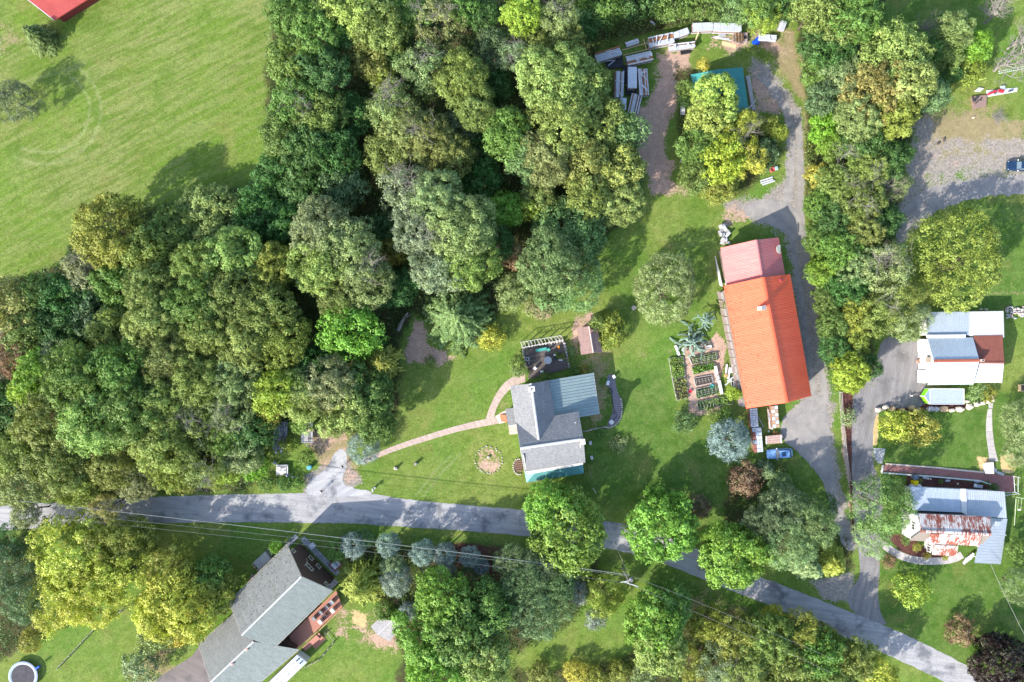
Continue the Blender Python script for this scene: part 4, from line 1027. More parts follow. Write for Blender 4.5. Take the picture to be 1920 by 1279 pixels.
# --- low growth between the trees: nobody could count it
def scatter_stuff(name, polys, n_, leaf, zmax, colr, seed, holes=(), mat=None, up=.6):
    r = np.random.default_rng(seed); X = []; 
    from mathutils.geometry import intersect_point_tri_2d
    for poly in polys:
        p = np.array([W(*q)[:2] for q in poly]); lo = p.min(0); hi = p.max(0)
        lo = np.maximum(lo, (-101, -70)); hi = np.minimum(hi, (101, 70)); area = np.prod(hi-lo)
        c = r.random((int(n_*area/1000), 2))*(hi-lo)+lo
        ins = np.zeros(len(c), bool)
        for i in range(len(p)):
            (x0, y0), (x1, y1) = p[i], p[(i+1) % len(p)]
            if y0 != y1: ins ^= ((y0 > c[:, 1]) != (y1 > c[:, 1])) & (c[:, 0] < (x1-x0)*(c[:, 1]-y0)/(y1-y0)+x0)
        X.append(c[ins])
    X = np.concatenate(X); k = len(X); per = 5; ci = np.repeat(np.arange(k), per)
    hz = (vnoise(X[:, 0]+200, X[:, 1]+200, 3.1, seed)**1.5)*zmax
    pos = np.concatenate([X[ci]+r.normal(0, leaf*1.1, (k*per, 2)), (hz[ci]*r.uniform(.6, 1.05, k*per)+.05)[:, None]], 1)
    nor = r.normal(size=(k*per, 3))*.5+np.array([0, 0, up+.4]); tb = vnoise(X[:, 0]+300, X[:, 1]+100, 4.0, seed+5)
    t = np.stack([tb[ci]*.5+r.random(k*per)*.5, r.random(k*per), r.random(k*per)*.95], 1)
    L = leaf*r.uniform(.7, 1.4, k*per)
    me_ = quads(name, pos, nor, L, L*.6, t, mat or LEAF); o = bpy.data.objects.new(name, me_); COL.objects.link(o); o.color = (*colr, 1)
    tag(o, kind='stuff'); return o
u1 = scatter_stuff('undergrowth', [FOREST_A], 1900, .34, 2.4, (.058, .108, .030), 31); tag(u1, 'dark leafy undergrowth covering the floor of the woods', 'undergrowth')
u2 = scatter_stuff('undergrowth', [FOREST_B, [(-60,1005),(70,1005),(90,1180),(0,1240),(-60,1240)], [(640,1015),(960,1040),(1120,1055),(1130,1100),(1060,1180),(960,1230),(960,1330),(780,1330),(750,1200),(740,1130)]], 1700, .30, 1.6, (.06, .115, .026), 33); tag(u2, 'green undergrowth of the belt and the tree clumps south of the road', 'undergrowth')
u3 = scatter_stuff('brambles', [[(960,1255),(1150,1242),(1330,1140),(1500,1195),(1720,1330),(950,1330)], [(1275,130),(1310,150),(1320,200),(1450,235),(1475,275),(1440,330),(1390,365),(1300,365),(1275,270)], [(1380,880),(1480,870),(1500,940),(1595,1010),(1590,1070),(1540,1080),(1450,1040),(1360,990)]], 1500, .26, 1.0, (.105, .130, .035), 35); tag(u3, 'mossy green brambles and weeds under the thickets', 'weeds')
u4 = scatter_stuff('tall_grass', [[(1100,70),(1130,60),(1210,20),(1300,30),(1300,45),(1240,55),(1190,70),(1150,100),(1110,95)], [(1510,200),(1530,350),(1545,520),(1560,700),(1550,700),(1530,560),(1515,420),(1505,300)]], 2600, .30, .8, (.13, .16, .035), 37, up=.2); tag(u4, 'tall yellow green grass beside the stacks and along the drive', 'grass')
u5 = scatter_stuff('tall_grass', [[(270,1210),(300,1195),(330,1200),(310,1260),(240,1300),(235,1260)], [(1480,270),(1490,330),(1470,350),(1440,360)]], 900, .2, .5, (.26, .25, .15), 39, up=.2); tag(u5, 'pale dry grass in two small patches beside driveways', 'grass')

u6 = scatter_stuff('garden_weeds', [[(1282,655),(1340,642),(1362,655),(1350,775),(1296,782),(1285,720)], [(1350,760),(1390,755),(1395,790),(1300,800)], [(1345,540),(1360,545),(1372,640),(1350,640)]], 420, .16, .35, (.16,.19,.06), 41); tag(u6, 'scruffy weeds and dry stems between the vegetable beds', 'weeds')
u7 = scatter_stuff('clover', [[(560,990),(980,1005),(1200,1040),(1500,1150),(1500,1180),(1160,1060),(900,1010),(560,1000)], [(690,860),(960,800),(985,930),(760,920)], [(1110,640),(1250,640),(1250,900),(1120,900)]], 330, .10, .12, (.17,.23,.07), 43); tag(u7, 'clumps of clover in the lawns around the grey roofed house', 'grass')

T(402,1105,46,8,'oak','mossy','mossy yellow tree touching the corner of the long grey roof')
T(300,1148,46,9,'oak','yellow','yellow tree in front of the bright yellow one, near the feeder table')
T(255,1010,40,8,'loose','mossy','airy mossy tree under the overhead cables, below the road')
T(430,1172,16,2.5,'bush','light','pale bush at the step in the long grey roof')
T(1320,1165,34,6,'loose','mossy','airy mossy bush below the road opposite the third maple')
T(1450,1165,30,5,'mid','yellow','yellow bush close to the road in the middle of the thicket')
T(1540,1200,34,6,'oak','mossy','mossy tree at the road edge in the right part of the thicket')
T(1590,1262,36,7,'oak','light','pale green tree at the bottom edge in the right part of the thicket')
T(1400,1215,34,7,'oak','light','pale tree in the middle of the thicket below the road')
T(1300,1245,34,5,'loose','mossy','airy mossy tree right of the maple pair at the bottom edge')
# ---------------------------------------------------------------- building helpers
WHITE = pm('white_paint', (.66, .65, .64), (.57, .56, .55), 2, .7); DARKGL = pm('window_glass', (.03, .035, .04), (.05, .055, .06), 1, .08, spec=.8)
GUT = pm('white_trim', (.62, .61, .60), (.54, .53, .52), 2, .6)
def facing(q): return (Vector(q[1])-Vector(q[0])).cross(Vector(q[2])-Vector(q[0]))
def roof_panels(par, q, n_, mats, ribs=3, name='roof_panel', rh=.035, rw=.035, th=.05, gap=.012, lift=.004):
    """q: eave start, eave end, ridge end, ridge start; split into n_ metal panels that run from eave to ridge"""
    q = [Vector(p) for p in q]; mats = mats if isinstance(mats, list) else [mats]
    w = (q[1]-q[0]).length/n_; g = gap/(2*w)
    for i in range(n_):
        a, b_ = i/n_+g/n_, (i+1)/n_-g/n_
        e0, e1 = q[0].lerp(q[1], a), q[0].lerp(q[1], b_); r0, r1 = q[3].lerp(q[2], a), q[3].lerp(q[2], b_)
        nn = (e1-e0).cross(r0-e0).normalized(); nn = nn if nn.z > 0 else -nn; up = nn*(lift*(i % 2)); mb = MB()
        mb.slab([e0+up, e1+up, r1+up, r0+up], th)
        for j in range(ribs):
            t = (j+.5)/ribs if ribs > 1 else .03
            p0, p1 = (e0+up).lerp(e1+up, t), (r0+up).lerp(r1+up, t); s_ = (e1-e0).normalized()*rw
            vs = [p0-s_, p0+s_, p0+nn*rh, p1-s_, p1+s_, p1+nn*rh]
            mb.add(vs, [(0, 1, 2), (3, 5, 4), (0, 2, 5, 3), (1, 4, 5, 2)])
        mb.build(name, random.choice(mats) if len(mats) > 1 else mats[0], par)
def roof_courses(par, q, n_, mat, name='shingle_course', th=.06, rise=.03, seed=1, stuff=True, tabs=0):
    """overlapping shingle courses, eave to ridge, joined in one part; tabs cut each course into uneven shingles"""
    q = [Vector(p) for p in q]; rr = random.Random(seed); nn = (q[1]-q[0]).cross(q[3]-q[0]).normalized(); nn = nn if nn.z > 0 else -nn; mb = MB()
    mb.slab(q, th)
    for i in range(n_):
        a, b_ = i/n_, min(1, (i+1.12)/n_)
        e0, e1 = q[0].lerp(q[3], a), q[1].lerp(q[2], a); r0, r1 = q[0].lerp(q[3], b_), q[1].lerp(q[2], b_)
        k = max(1, tabs)
        off = rr.random()/k
        for j in range(k+1 if k > 1 else 1):
            t0 = max(0, (j-off*k)/k) if k > 1 else 0; t1 = min(1, (j+1-off*k)/k-.01/k) if k > 1 else 1
            if t1 <= t0+.001: continue
            h0 = rise*rr.uniform(.8, 1.3)
            A, B, C, D = e0.lerp(e1, t0)+nn*h0, e0.lerp(e1, t1)+nn*h0, r0.lerp(r1, t1)+nn*.004, r0.lerp(r1, t0)+nn*.004
            mb.add([A, B, C, D, A-nn*h0, B-nn*h0], [(0, 1, 2, 3), (4, 5, 1, 0)] if facing([A, B, C]).z > 0 else [(3, 2, 1, 0), (0, 1, 5, 4)])
    o = mb.build(name, mat, par)
    if stuff: o['kind'] = 'stuff'
    return o
def ridge_cap(par, A, B, mat, w=.18, name='ridge_cap', up=.05):
    A, B = Vector(A), Vector(B); s_ = (B-A).cross(Vector((0, 0, 1))).normalized()*w; u = Vector((0, 0, up))
    vs = [A-s_-u*.3, A+u, A+s_-u*.3, B-s_-u*.3, B+u, B+s_-u*.3]
    MB().add(vs, [(0, 1, 4, 3), (1, 2, 5, 4), (0, 2, 1), (3, 4, 5), (0, 3, 5, 2)]).build(name, mat, par)
def edge_board(par, A, B, mat, t=.05, h=.16, name='fascia', drop=.07):
    A, B = Vector(A), Vector(B); s_ = (B-A).cross(Vector((0, 0, 1))).normalized()*t; d = Vector((0, 0, h)); o = Vector((0, 0, drop-.06))
    vs = [A-s_-o, A+s_-o, B+s_-o, B-s_-o, A-s_-o-d, A+s_-o-d, B+s_-o-d, B-s_-o-d]
    MB().add(vs, [(0, 1, 2, 3), (7, 6, 5, 4), (0, 4, 5, 1), (1, 5, 6, 2), (2, 6, 7, 3), (3, 7, 4, 0)]).build(name, mat, par)
def inset(pts, d):
    c = sum((Vector(p[:2]) for p in pts), Vector((0, 0)))/len(pts)
    return [Vector(p[:2])+(c-Vector(p[:2])).normalized()*d*1.4 for p in pts]
def clap_wall(par, A, B, z0, z1, mat, apex=None, name='wall', th=.14):
    """upright wall between two ground points, with a gable point if apex (x,y,z) is given"""
    A, B = Vector(A[:2]), Vector(B[:2]); nn = Vector((A.y-B.y, B.x-A.x)).normalized()*th/2
    top = [(A, z0), (B, z0), (B, z1 if not isinstance(z1, tuple) else z1[1])]+([(Vector(apex[:2]), apex[2])] if apex is not None else [])+[(A, z1 if not isinstance(z1, tuple) else z1[0])]
    k = len(top); vs = [(p.x-nn.x, p.y-nn.y, z) for p, z in top]+[(p.x+nn.x, p.y+nn.y, z) for p, z in top]
    fs = [tuple(range(k)), tuple(range(k, 2*k))[::-1]]+[(i, i+k, (i+1) % k+k, (i+1) % k) for i in range(k)]
    return MB().add(vs, fs).build(name, mat, par)
def window(par, px, py, A, B, w, h, out, frame=GUT, z=None, split=0):
    c = wall_hit(px, py, A, B) if z is None else Vector((px, py, z))
    d = (Vector(B)-Vector(A)); d.z = 0; d.normalize(); nn = Vector((-d.y, d.x, 0)); nn = nn if nn.dot(out) > 0 else -nn
    a = math.atan2(d.y, d.x); f = MB()
    c = c+nn*.19
    f.box(c+Vector((0, 0, h/2)), (w+.24, .1, .13), a).box(c-Vector((0, 0, h/2)), (w+.28, .14, .13), a)
    f.box(c+d*w/2, (.14, .1, h-.1), a).box(c-d*w/2, (.14, .1, h-.1), a)
    if split: f.box(c, (.07, .09, h-.1), a)
    fo = f.build('window', frame, par); p = MB(); p.box(c-nn*.01, (w-.1, .04, h-.1), a); p.build('pane', DARKGL, fo)
def siding(name, c1, c2, step=.16):
    m, n, b = node_mat(name); tc = n.nodes.new('ShaderNodeTexCoord'); sx = n.nodes.new('ShaderNodeSeparateXYZ'); n.links.new(tc.outputs['Object'], sx.inputs[0])
    f = mth(n, 'FRACT', mth(n, 'DIVIDE', sx.outputs[2], step)); c = mixc(n, rng(n, noise(n, tc.outputs['Object'], 1.3, 5), .35, .65), c1, c2)
    c = mixc(n, rng(n, f, .86, .97), c, tuple(x*.45 for x in c1)); n.links.new(c, b.inputs['Base Color']); b.inputs['Roughness'].default_value = .75
    bn = n.nodes.new('ShaderNodeBump'); bn.inputs['Distance'].default_value = .02; n.links.new(f, bn.inputs['Height']); n.links.new(bn.outputs[0], b.inputs['Normal']); return m
def rusty(name, base, rust, cover, streak_rot=0, sc=(3.2, .5), rough=.5):
    m, n, b = node_mat(name); tc = n.nodes.new('ShaderNodeTexCoord'); mp = n.nodes.new('ShaderNodeMapping'); mp.vector_type = 'TEXTURE'
    mp.inputs['Rotation'].default_value = (0, 0, R(streak_rot)); mp.inputs['Scale'].default_value = (1/sc[0], 1/sc[1], 1); n.links.new(tc.outputs['Object'], mp.inputs[0])
    s1 = noise(n, mp.outputs[0], 1.6, 6, .75); s2 = noise(n, tc.outputs['Object'], .5, 3); s3 = noise(n, tc.outputs['Object'], 6, 4, .8)
    f = mth(n, 'ADD', s1, mth(n, 'MULTIPLY', mth(n, 'SUBTRACT', s2, .5), .55)); f = mth(n, 'ADD', f, mth(n, 'MULTIPLY', mth(n, 'SUBTRACT', s3, .5), .2))
    c = mixc(n, rng(n, f, 1-cover-.035, 1-cover+.035), base, mixc(n, rng(n, s3, .35, .65), rust, tuple(x*.6 for x in rust)))
    c = mixc(n, 1., c, rng(n, s1, .3, .7, .9, 1.08), 'MULTIPLY'); n.links.new(c, b.inputs['Base Color']); b.inputs['Roughness'].default_value = rough; return m
def shingle(name, c1, c2, rot=0, sc=3.0, lichen=None):
    m, n, b = node_mat(name); tc = n.nodes.new('ShaderNodeTexCoord'); mp = n.nodes.new('ShaderNodeMapping'); mp.vector_type = 'TEXTURE'; mp.inputs['Rotation'].default_value = (0, 0, R(rot)); n.links.new(tc.outputs['Object'], mp.inputs[0])
    br = n.nodes.new('ShaderNodeTexBrick'); br.inputs['Scale'].default_value = sc; br.inputs['Mortar Size'].default_value = .012; br.inputs['Brick Width'].default_value = .55; br.inputs['Row Height'].default_value = .42
    for k, v in (('Color1', c1), ('Color2', c2), ('Mortar', tuple(x*.6 for x in c2))): br.inputs[k].default_value = (*v, 1)
    n.links.new(mp.outputs[0], br.inputs['Vector']); fi = noise(n, tc.outputs['Object'], 4.5, 4, .85)
    ms = n.nodes.new('ShaderNodeMapping'); ms.vector_type = 'TEXTURE'; ms.inputs['Rotation'].default_value = (0, 0, R(rot)); ms.inputs['Scale'].default_value = (.6, 3, 1); n.links.new(tc.outputs['Object'], ms.inputs[0])
    st = noise(n, ms.outputs[0], 1.0, 5, .7)
    c = mixc(n, 1., br.outputs['Color'], rng(n, fi, .32, .68, .72, 1.3), 'MULTIPLY'); c = mixc(n, 1., c, rng(n, st, .3, .7, .85, 1.12), 'MULTIPLY')
    if lichen: c = mixc(n, rng(n, mth(n, 'ADD', fi, mth(n, 'MULTIPLY', st, .3)), .74, .8), c, lichen)
    n.links.new(c, b.inputs['Base Color']); b.inputs['Roughness'].default_value = .92; b.inputs['Specular IOR Level'].default_value = .25; return m

# ---------------------------------------------------------------- grey roofed farmhouse
def Q(*p): return [W(*a) for a in p]
H1 = thing('farmhouse', 'grey shingled house with T shaped roof and a teal porch roof', 'house', W(1030, 820, 0))
sg = shingle('grey_shingle', (.235, .235, .24), (.175, .18, .19), 8); w1 = siding('cream_siding', (.62, .58, .50), (.55, .51, .44))
e, rz, cz = 5.4, 8.2, 7.7
sgs = roof_courses
sgs(H1, Q((983.8,884.6,e),(1096.9,866.9,e),(1093.4,824,rz),(975.6,841,rz)), 15, sg, 'roof', seed=1)
sgs(H1, Q((1084.3,771.9,e),(967.6,792.5,e),(975.6,840.6,rz),(1093.4,823.6,rz)), 15, sg, 'roof', seed=2)
sgs(H1, [W(957.2,723,e),W(968,792,e+.02),W(1010,829,cz),W(995.6,719.5,cz)], 14, sg, 'roof', seed=3)
sgs(H1, [W(1039.6,779,e+.02),W(1030.2,712.6,e),W(995.8,719.5,cz),W(1010.2,829,cz)], 14, sg, 'roof', seed=4)
cap = pm('pale_ridge', (.50, .50, .49), (.40, .40, .40), 3, .9)
ridge_cap(H1, W(975.4,841,rz+.05), W(1093.6,823.8,rz+.05), cap, .22); ridge_cap(H1, W(995.6,719,cz+.05), W(1010,825,cz+.05), cap, .2)
fp = [W(970,731,0),W(1026,722,0),W(1036,776,0),W(1079,770,0),W(1088,862,0),W(988,880,0)]
MB().prism(fp, 0, e-.25).build('wall', w1, H1)
A_, B_ = Vector(fp[5][:2]), Vector(W(980,797,0)[:2])
clap_wall(H1, W(986,876,0), W(974,802,0), e-.3, e-.2, w1, apex=(*W(980,840,0)[:2], rz-.35)); clap_wall(H1, W(1086,858,0), W(1076,774,0), e-.3, e-.2, w1, apex=(*W(1080,820,0)[:2], rz-.35))
clap_wall(H1, W(972,732,0), W(1024,723,0), e-.3, e-.2, w1, apex=(*W(997,727,0)[:2], cz-.3))
for a, b_ in (((957.2,723,e),(968,792,e)),((968,792,e),(975.6,840.6,rz)),((975.6,840.6,rz),(983.8,884.6,e)),((1096.9,866.9,e),(1093.4,824,rz)),((1093.4,824,rz),(1084.3,771.9,e)),((983.8,884.6,e),(1096.9,866.9,e))):
    edge_board(H1, W(*a), W(*b_), GUT)
# low metal roof, standing seams
sm = [pm('sage_metal_a', (.27, .345, .34), (.235, .30, .30), .6, .42, metal=.25, spec=.5), pm('sage_metal_b', (.25, .325, .325), (.225, .29, .295), .6, .42, metal=.25, spec=.5)]
lw = W(1030.4,712.6,0); q = Q((1112.5,699,3.1),(1123.8,776.2,3.1),(1041,790,4.5),(1029,713,4.5))
roof_panels(H1, q, 14, sm, 1, 'metal_roof_panel', rh=.07, rw=.03)
q2 = Q((1123.8,776.2,3.1),(1124.4,780,3.05),(1087,786,3.9),(1086.4,782.6,3.9))
MB().prism([W(1036,722,0),W(1105,711,0),W(1115,771,0),W(1046,783,0)], 0, 2.95).build('wall', w1, H1)
edge_board(H1, q[0], q[1], GUT, h=.14)
# hipped teal porch roof
tm = [pm('teal_metal_a', (.10, .29, .29), (.085, .25, .26), .7, .45, metal=.2, spec=.5), pm('teal_metal_b', (.115, .30, .295), (.09, .26, .265), .7, .45, metal=.2, spec=.5)]
pt, pb = 3.9, 2.9
roof_panels(H1, Q((987.4,905,pb),(1095,887.6,pb),(1079,873,pt),(1003,886,pt)), 16, tm, 1, 'porch_roof_panel', rh=.06)
roof_panels(H1, Q((983.6,884,pb),(987.4,905,pb),(1003,886,pt),(1002.4,883,pt)), 3, tm, 1, 'porch_roof_panel', rh=.06)
roof_panels(H1, Q((1095,887.6,pb),(1092,868,pb),(1078.6,872,pt),(1079,873,pt)), 3, tm, 1, 'porch_roof_panel', rh=.06)
for p in ((990,900),(1015,896),(1042,892),(1068,888),(1091,884)): MB().box(W(p[0], p[1], 1.45)*1.0, (.12, .12, 2.9)).build('porch_post', GUT, H1)
MB().prism([W(990,884,0),W(1090,869,0),W(1094,886,0),W(992,902,0)], 0, .35).build('porch_floor', pm('grey_porch_boards', (.3, .29, .28)), H1)
# chimneys
ch = MB(); c = W(996.5, 729.5, 8.6); ch.box((c.x, c.y, 7.9), (1.0, .8, 2.0), R(9)); co = ch.build('chimney', pm('pale_chimney_plaster', (.72, .68, .64), (.6, .55, .5), 3, .9), H1)
MB().box((c.x, c.y, 8.94), (1.12, .92, .08), R(9)).build('chimney_cap', pm('chimney_cap_stone', (.78, .76, .72)), co)
MB().lathe((c.x, c.y, 8.985), [(.15, 0), (.15, .12), (.1, .12), (.1, .02)], 10).build('flue', pm('black_soot', (.015, .015, .015)), co)
c = W(1092.3, 828, 8.3); co = MB().box((c.x, c.y, 7.6), (.75, .85, 2.2), R(9)).build('chimney', pm('rust_brick', (.42, .2, .14), (.33, .16, .12), 5), H1)
MB().box((c.x, c.y, 8.76), (.85, .95, .1), R(9)).build('chimney_cap', GUT, co)
MB().lathe(W(1078.5, 792, 6.6), [(.09, 0), (.09, .5), (.05, .5)], 8).build('vent_pipe', GUT, H1)
# side porch and steps on the west
MB().slab(Q((947.6,767,2.9),(963.5,764.5,3.0),(968,796,3.0),(952.5,798.5,2.9)), .12).build('side_porch_roof', sg, H1)
MB().prism([W(951,770,0),W(966,768,0),W(969,795,0),W(955,796,0)], 0, 2.75).build('side_porch_wall', w1, H1)
st = pm('pink_stone_step', (.60, .42, .36), (.5, .34, .29), 2, .9)
ro = pm('orange_boards', (.55, .22, .12), (.45, .17, .09), 3, .8)
for i in range(5): MB().prism([W(937.5+i*2.3,777+i*.3,0),W(939.6+i*2.3,776.7+i*.3,0),W(941.6+i*2.3,790+i*.2,0),W(939.6+i*2.3,790.3+i*.2,0)], 0, .15+.12*i).build('step_board', ro, H1)
for i in range(3): MB().prism([W(953.2+i*.6,797.5+i*6,0),W(968+i*.8,795.5+i*6,0),W(969+i*.8,801+i*6,0),W(954+i*.6,803+i*6,0)], 0, .4-.12*i).build('stone_step', st, H1)
# sunken cellar steps
cp = MB(); cb = pm('brown_step_wood', (.2, .12, .09), (.13, .08, .06), 3, .9)
pit = thing('cellar_stair', 'sunken brown cellar steps with stone rim beside the grey roofed T shaped house', 'stairs', W(972, 877, 0))
for i in range(5): MB().box(W(972.5-i*.2, 865.5+i*4.2, .28-.05*i), (1.5, .32, .09), R(4)).build('step', cb, pit)
MB().prism([W(966,884,0),W(980,882,0),W(978,873,0),W(966,875,0)], 0, .03).build('landing', pm('dark_landing', (.09, .07, .06)), pit)
for i in range(13):
    a = R(85)+i*R(200)/12; p = W(973,875,0)+Vector((math.cos(a)*1.05, math.sin(a)*1.45, 0)); MB().rock(p, (.42, .34, .3), i).build('rim_stone', pm('rim_stone_pale', (.5, .46, .4), (.36, .33, .29), 3, .9), pit)

# ---------------------------------------------------------------- orange barn with pink annex
H2 = thing('barn', 'long barn with bright orange metal roof and white flue beside the gravel drive', 'barn', W(1440, 640, 0))
om = [rusty('orange_metal_%d' % i, c_, (.80, .165, .075), .36, 8, (.25, 2.2), .5) for i, c_ in enumerate(((.76, .118, .048), (.745, .112, .046), (.775, .124, .052)))]
be, br_ = 4.1, 7.4
NWb, NRb, NEb, SEb, SRb, SWb = W(1358,536,be), W(1430.3,520,br_), W(1481,514,be), W(1521,742.6,be), W(1475,755.4,br_), W(1400,766,be)
roof_panels(H2, [NWb, SWb, SRb, NRb], 26, om, 3, rh=.05, rw=.04); roof_panels(H2, [NEb, SEb, SRb, NRb], 26, om, 3, rh=.05, rw=.04)
ridge_cap(H2, NRb+Vector((0,0,.05)), SRb+Vector((0,0,.05)), om[0], .3)
bw = siding('barn_boards', (.24, .19, .16), (.17, .13, .11), .3)
bf = [Vector((p.x, p.y, 0)) for p in (NWb, NEb, SEb, SWb)]; bc = sum(bf, Vector())/4; bf = [p+(bc-p).normalized()*.9 for p in bf]
MB().prism(bf, 0, be-.3).build('wall', bw, H2)
clap_wall(H2, bf[0], bf[1], be-.35, be-.3, bw, apex=(*(bf[0]/2+bf[1]/2)[:2], br_-.45)); clap_wall(H2, bf[3], bf[2], be-.35, be-.3, bw, apex=(*(bf[3]/2+bf[2]/2)[:2], br_-.45))
for a, b_ in ((NWb, SWb), (NEb, SEb)): edge_board(H2, a, b_, om[1], h=.2)
c = W(1430, 577.5, 8.2); f_ = MB().box((c.x, c.y, 7.0), (.62, .62, 3.4), R(9)).build('flue', pm('white_flue', (.8, .78, .76), (.7, .68, .66), 2, .7), H2)
MB().box((c.x, c.y, 8.78), (.8, .8, .1), R(9)).build('flue_cap', pm('grey_flue_cap', (.25, .25, .26)), f_)
MB().lathe(W(1461.5, 525.5, 5.4), [(.52, -.3), (.5, .05), (.2, .2)], 12).build('roof_vent', pm('dull_red_vent', (.42, .06, .06), (.36, .05, .05), 2, .6), H2)
H3 = thing('barn_annex', 'smaller annex with faded pink metal roof at the north end of the orange barn', 'barn', W(1412, 490, 0))
pk = [rusty('pink_metal_%d' % i, c_, (.68, .28, .25), .42, 8, (.25, 2.2), .5) for i, c_ in enumerate(((.64, .205, .19), (.61, .19, .18)))]
ae, ar = 3.5, 6.3
aNW, aNR, aNE, aSE, aSR, aSW = W(1351,464.6,ae), W(1416.8,449.8,ar), W(1459.8,445,ae), W(1472.3,516,ae), W(1428.8,524,ar), W(1362.4,535.5,ae)
roof_panels(H3, [aNW, aSW, aSR, aNR], 9, pk, 3, rh=.07, rw=.04); roof_panels(H3, [aNE, aSE, aSR, aNR], 9, pk, 3, rh=.07, rw=.04)
ridge_cap(H3, aNR+Vector((0,0,.05)), aSR+Vector((0,0,.05)), pk[0], .26)
af = [Vector((p.x, p.y, 0)) for p in (aNW, aNE, aSE, aSW)]; ac = sum(af, Vector())/4; af = [p+(ac-p).normalized()*.7 for p in af]; af[2] += Vector((0, 1.0, 0)); af[3] += Vector((0, 1.0, 0))
MB().prism(af, 0, ae-.3).build('wall', bw, H3); clap_wall(H3, af[0], af[1], ae-.35, ae-.3, bw, apex=(*(af[0]/2+af[1]/2)[:2], ar-.4))
c = W(1459, 467.5, 4.1); pb_ = MB(); pts_ = [c+Vector((.5,-.75,-.32)), c+Vector((.5,.75,-.32)), c+Vector((.0,.8,.0)), c+Vector((-.45,.4,.24)), c+Vector((-.45,-.3,.24)), c+Vector((0,-.72,.0))]
pb_.slab([p+Vector((0,0,.14)) for p in pts_], .1).build('patch_panel', pm('cream_sheet', (.75, .70, .55), (.66, .6, .45), 2), H3)
# west side lean-to ledges: pale boards along the barn foot
grb = [pm('weathered_board_a', (.42, .40, .38), (.30, .28, .27), 2.5, .9), pm('weathered_board_b', (.52, .50, .49), (.40, .38, .37), 2.5, .9), pm('weathered_board_c', (.34, .27, .24), (.24, .19, .17), 2.5, .9), pm('pale_sheet_board', (.66, .65, .66), (.55, .54, .55), 2, .7)]
ld = thing('plank_ledge', 'weathered plank ledge running along the west wall of the orange barn', 'ledge', W(1375, 660, 0))
for i in range(14):
    t = i/14; a = W(1357, 548, 1.1).lerp(W(1398, 764, 1.1), t+.004); b_ = W(1357, 548, 1.1).lerp(W(1398, 764, 1.1), t+1/14-.004); sh = Vector((-.62, .1, 0))
    for k in range(2): MB().slab([a+sh*k*1.03, b_+sh*k*1.03, b_+sh*(k*1.03+1), a+sh*(k*1.03+1)], .06).build('plank', grb[(i*3+k*2) % 3], ld)
    if i % 3 == 0: MB().box((a.x-.6, a.y, .5), (.12, .12, 1.0)).build('leg', grb[2], ld)
lp = thing('long_planks', 'bundle of long white planks leaning along the west side of the pink roofed annex', 'planks', W(1347, 510, 0))
for i in range(5): MB().box(W(1346+i*1.3-.5, 508+i*3, .5+.07*i), (.16, 5.6-.5*i, .06), R(9+i)).build('plank', grb[3 if i % 2 else 1], lp)
wr = MB()
for i in range(16): wr.rock(W(1351+i*.72+random.uniform(-1, 1), 472+i*4, 0), (.6, .6, .45), i)
wr.solo('rubble_strip', pm('pale_rubble', (.55, .52, .48), (.35, .33, .3), 4, .95), 'strip of pale rubble along the foot of the pink roofed annex', 'rubble')
for k, (x, y) in enumerate(((1357,425),(1358,437),(1360,452))):
    t_ = thing('junk_pile', ['small pile of white sheets and weeds at the top corner of the pink annex','heap of pale sacks beside the pink annex','grey block stack touching the corner of the pink annex'][k], 'pile', W(x, y, 0))
    for i in range(7): MB().box(W(x+random.uniform(-7,7), y+random.uniform(-5,5), .25+.12*i), (random.uniform(.5,1.1), random.uniform(.4,.9), .14), random.random()*3).build('sheet' if k == 0 else ('sack' if k == 1 else 'block'), grb[(1, 0, 3)[i % 3]], t_)

# ---------------------------------------------------------------- white roofed outbuilding, east
H4 = thing('outbuilding', 'white house with pale blue metal roofs and one rust red section', 'house', W(1800, 660, 0))
wm = [pm('pale_metal_a', (.42, .475, .525), (.39, .44, .49), .6, .45, metal=.2, spec=.5), pm('pale_metal_b', (.43, .485, .53), (.40, .45, .495), .6, .45, metal=.2, spec=.5)]
wm2 = [pm('bright_metal_a', (.41, .45, .49), (.37, .41, .45), .6, .45, metal=.2, spec=.5), pm('bright_metal_b', (.43, .465, .50), (.38, .42, .46), .6, .45, metal=.2, spec=.5)]
old = [rusty('old_metal_a', (.48, .48, .47), (.34, .15, .08), .27, 0, (3, .35)), rusty('old_metal_b', (.50, .49, .48), (.34, .16, .09), .22, 0, (3, .35))]
red = [pm('rust_red_metal', (.25, .085, .06), (.20, .07, .05), .8, .7)]
e4, r4 = 3.3, 5.4
roof_panels(H4, Q((1736.7,585.3,2.6),(1818,584.3,2.6),(1817,628.5,3.15),(1738,627.5,3.15)), 9, wm, 3)
roof_panels(H4, Q((1818.2,584.3,2.62),(1881.7,583.3,2.62),(1883,633,3.2),(1817.2,630,3.2)), 7, old, 3)
roof_panels(H4, Q((1738.7,634,e4),(1824.4,632.5,e4),(1836.7,676,r4),(1750.8,677,r4)), 10, wm, 3)
roof_panels(H4, Q((1739,722,e4),(1825,720.8,e4),(1836.7,676.4,r4),(1750.8,677.4,r4)), 10, wm2, 3)
roof_panels(H4, Q((1824.8,629.5,3.25),(1879.7,628.7,3.25),(1883,680,4.5),(1837.3,679.5,4.5)), 6, red, 3)
roof_panels(H4, Q((1826.4,717.6,3.0),(1879,717.5,3.0),(1882.6,680.4,4.45),(1837.6,680,4.45)), 6, wm2, 3)
ridge_cap(H4, W(1750.6,677,r4+.06), W(1837,676,r4+.06), pm('rusty_ridge', (.33, .10, .06)), .28); ridge_cap(H4, W(1837.4,679.7,4.54), W(1883,680.2,4.54), red[0], .2)
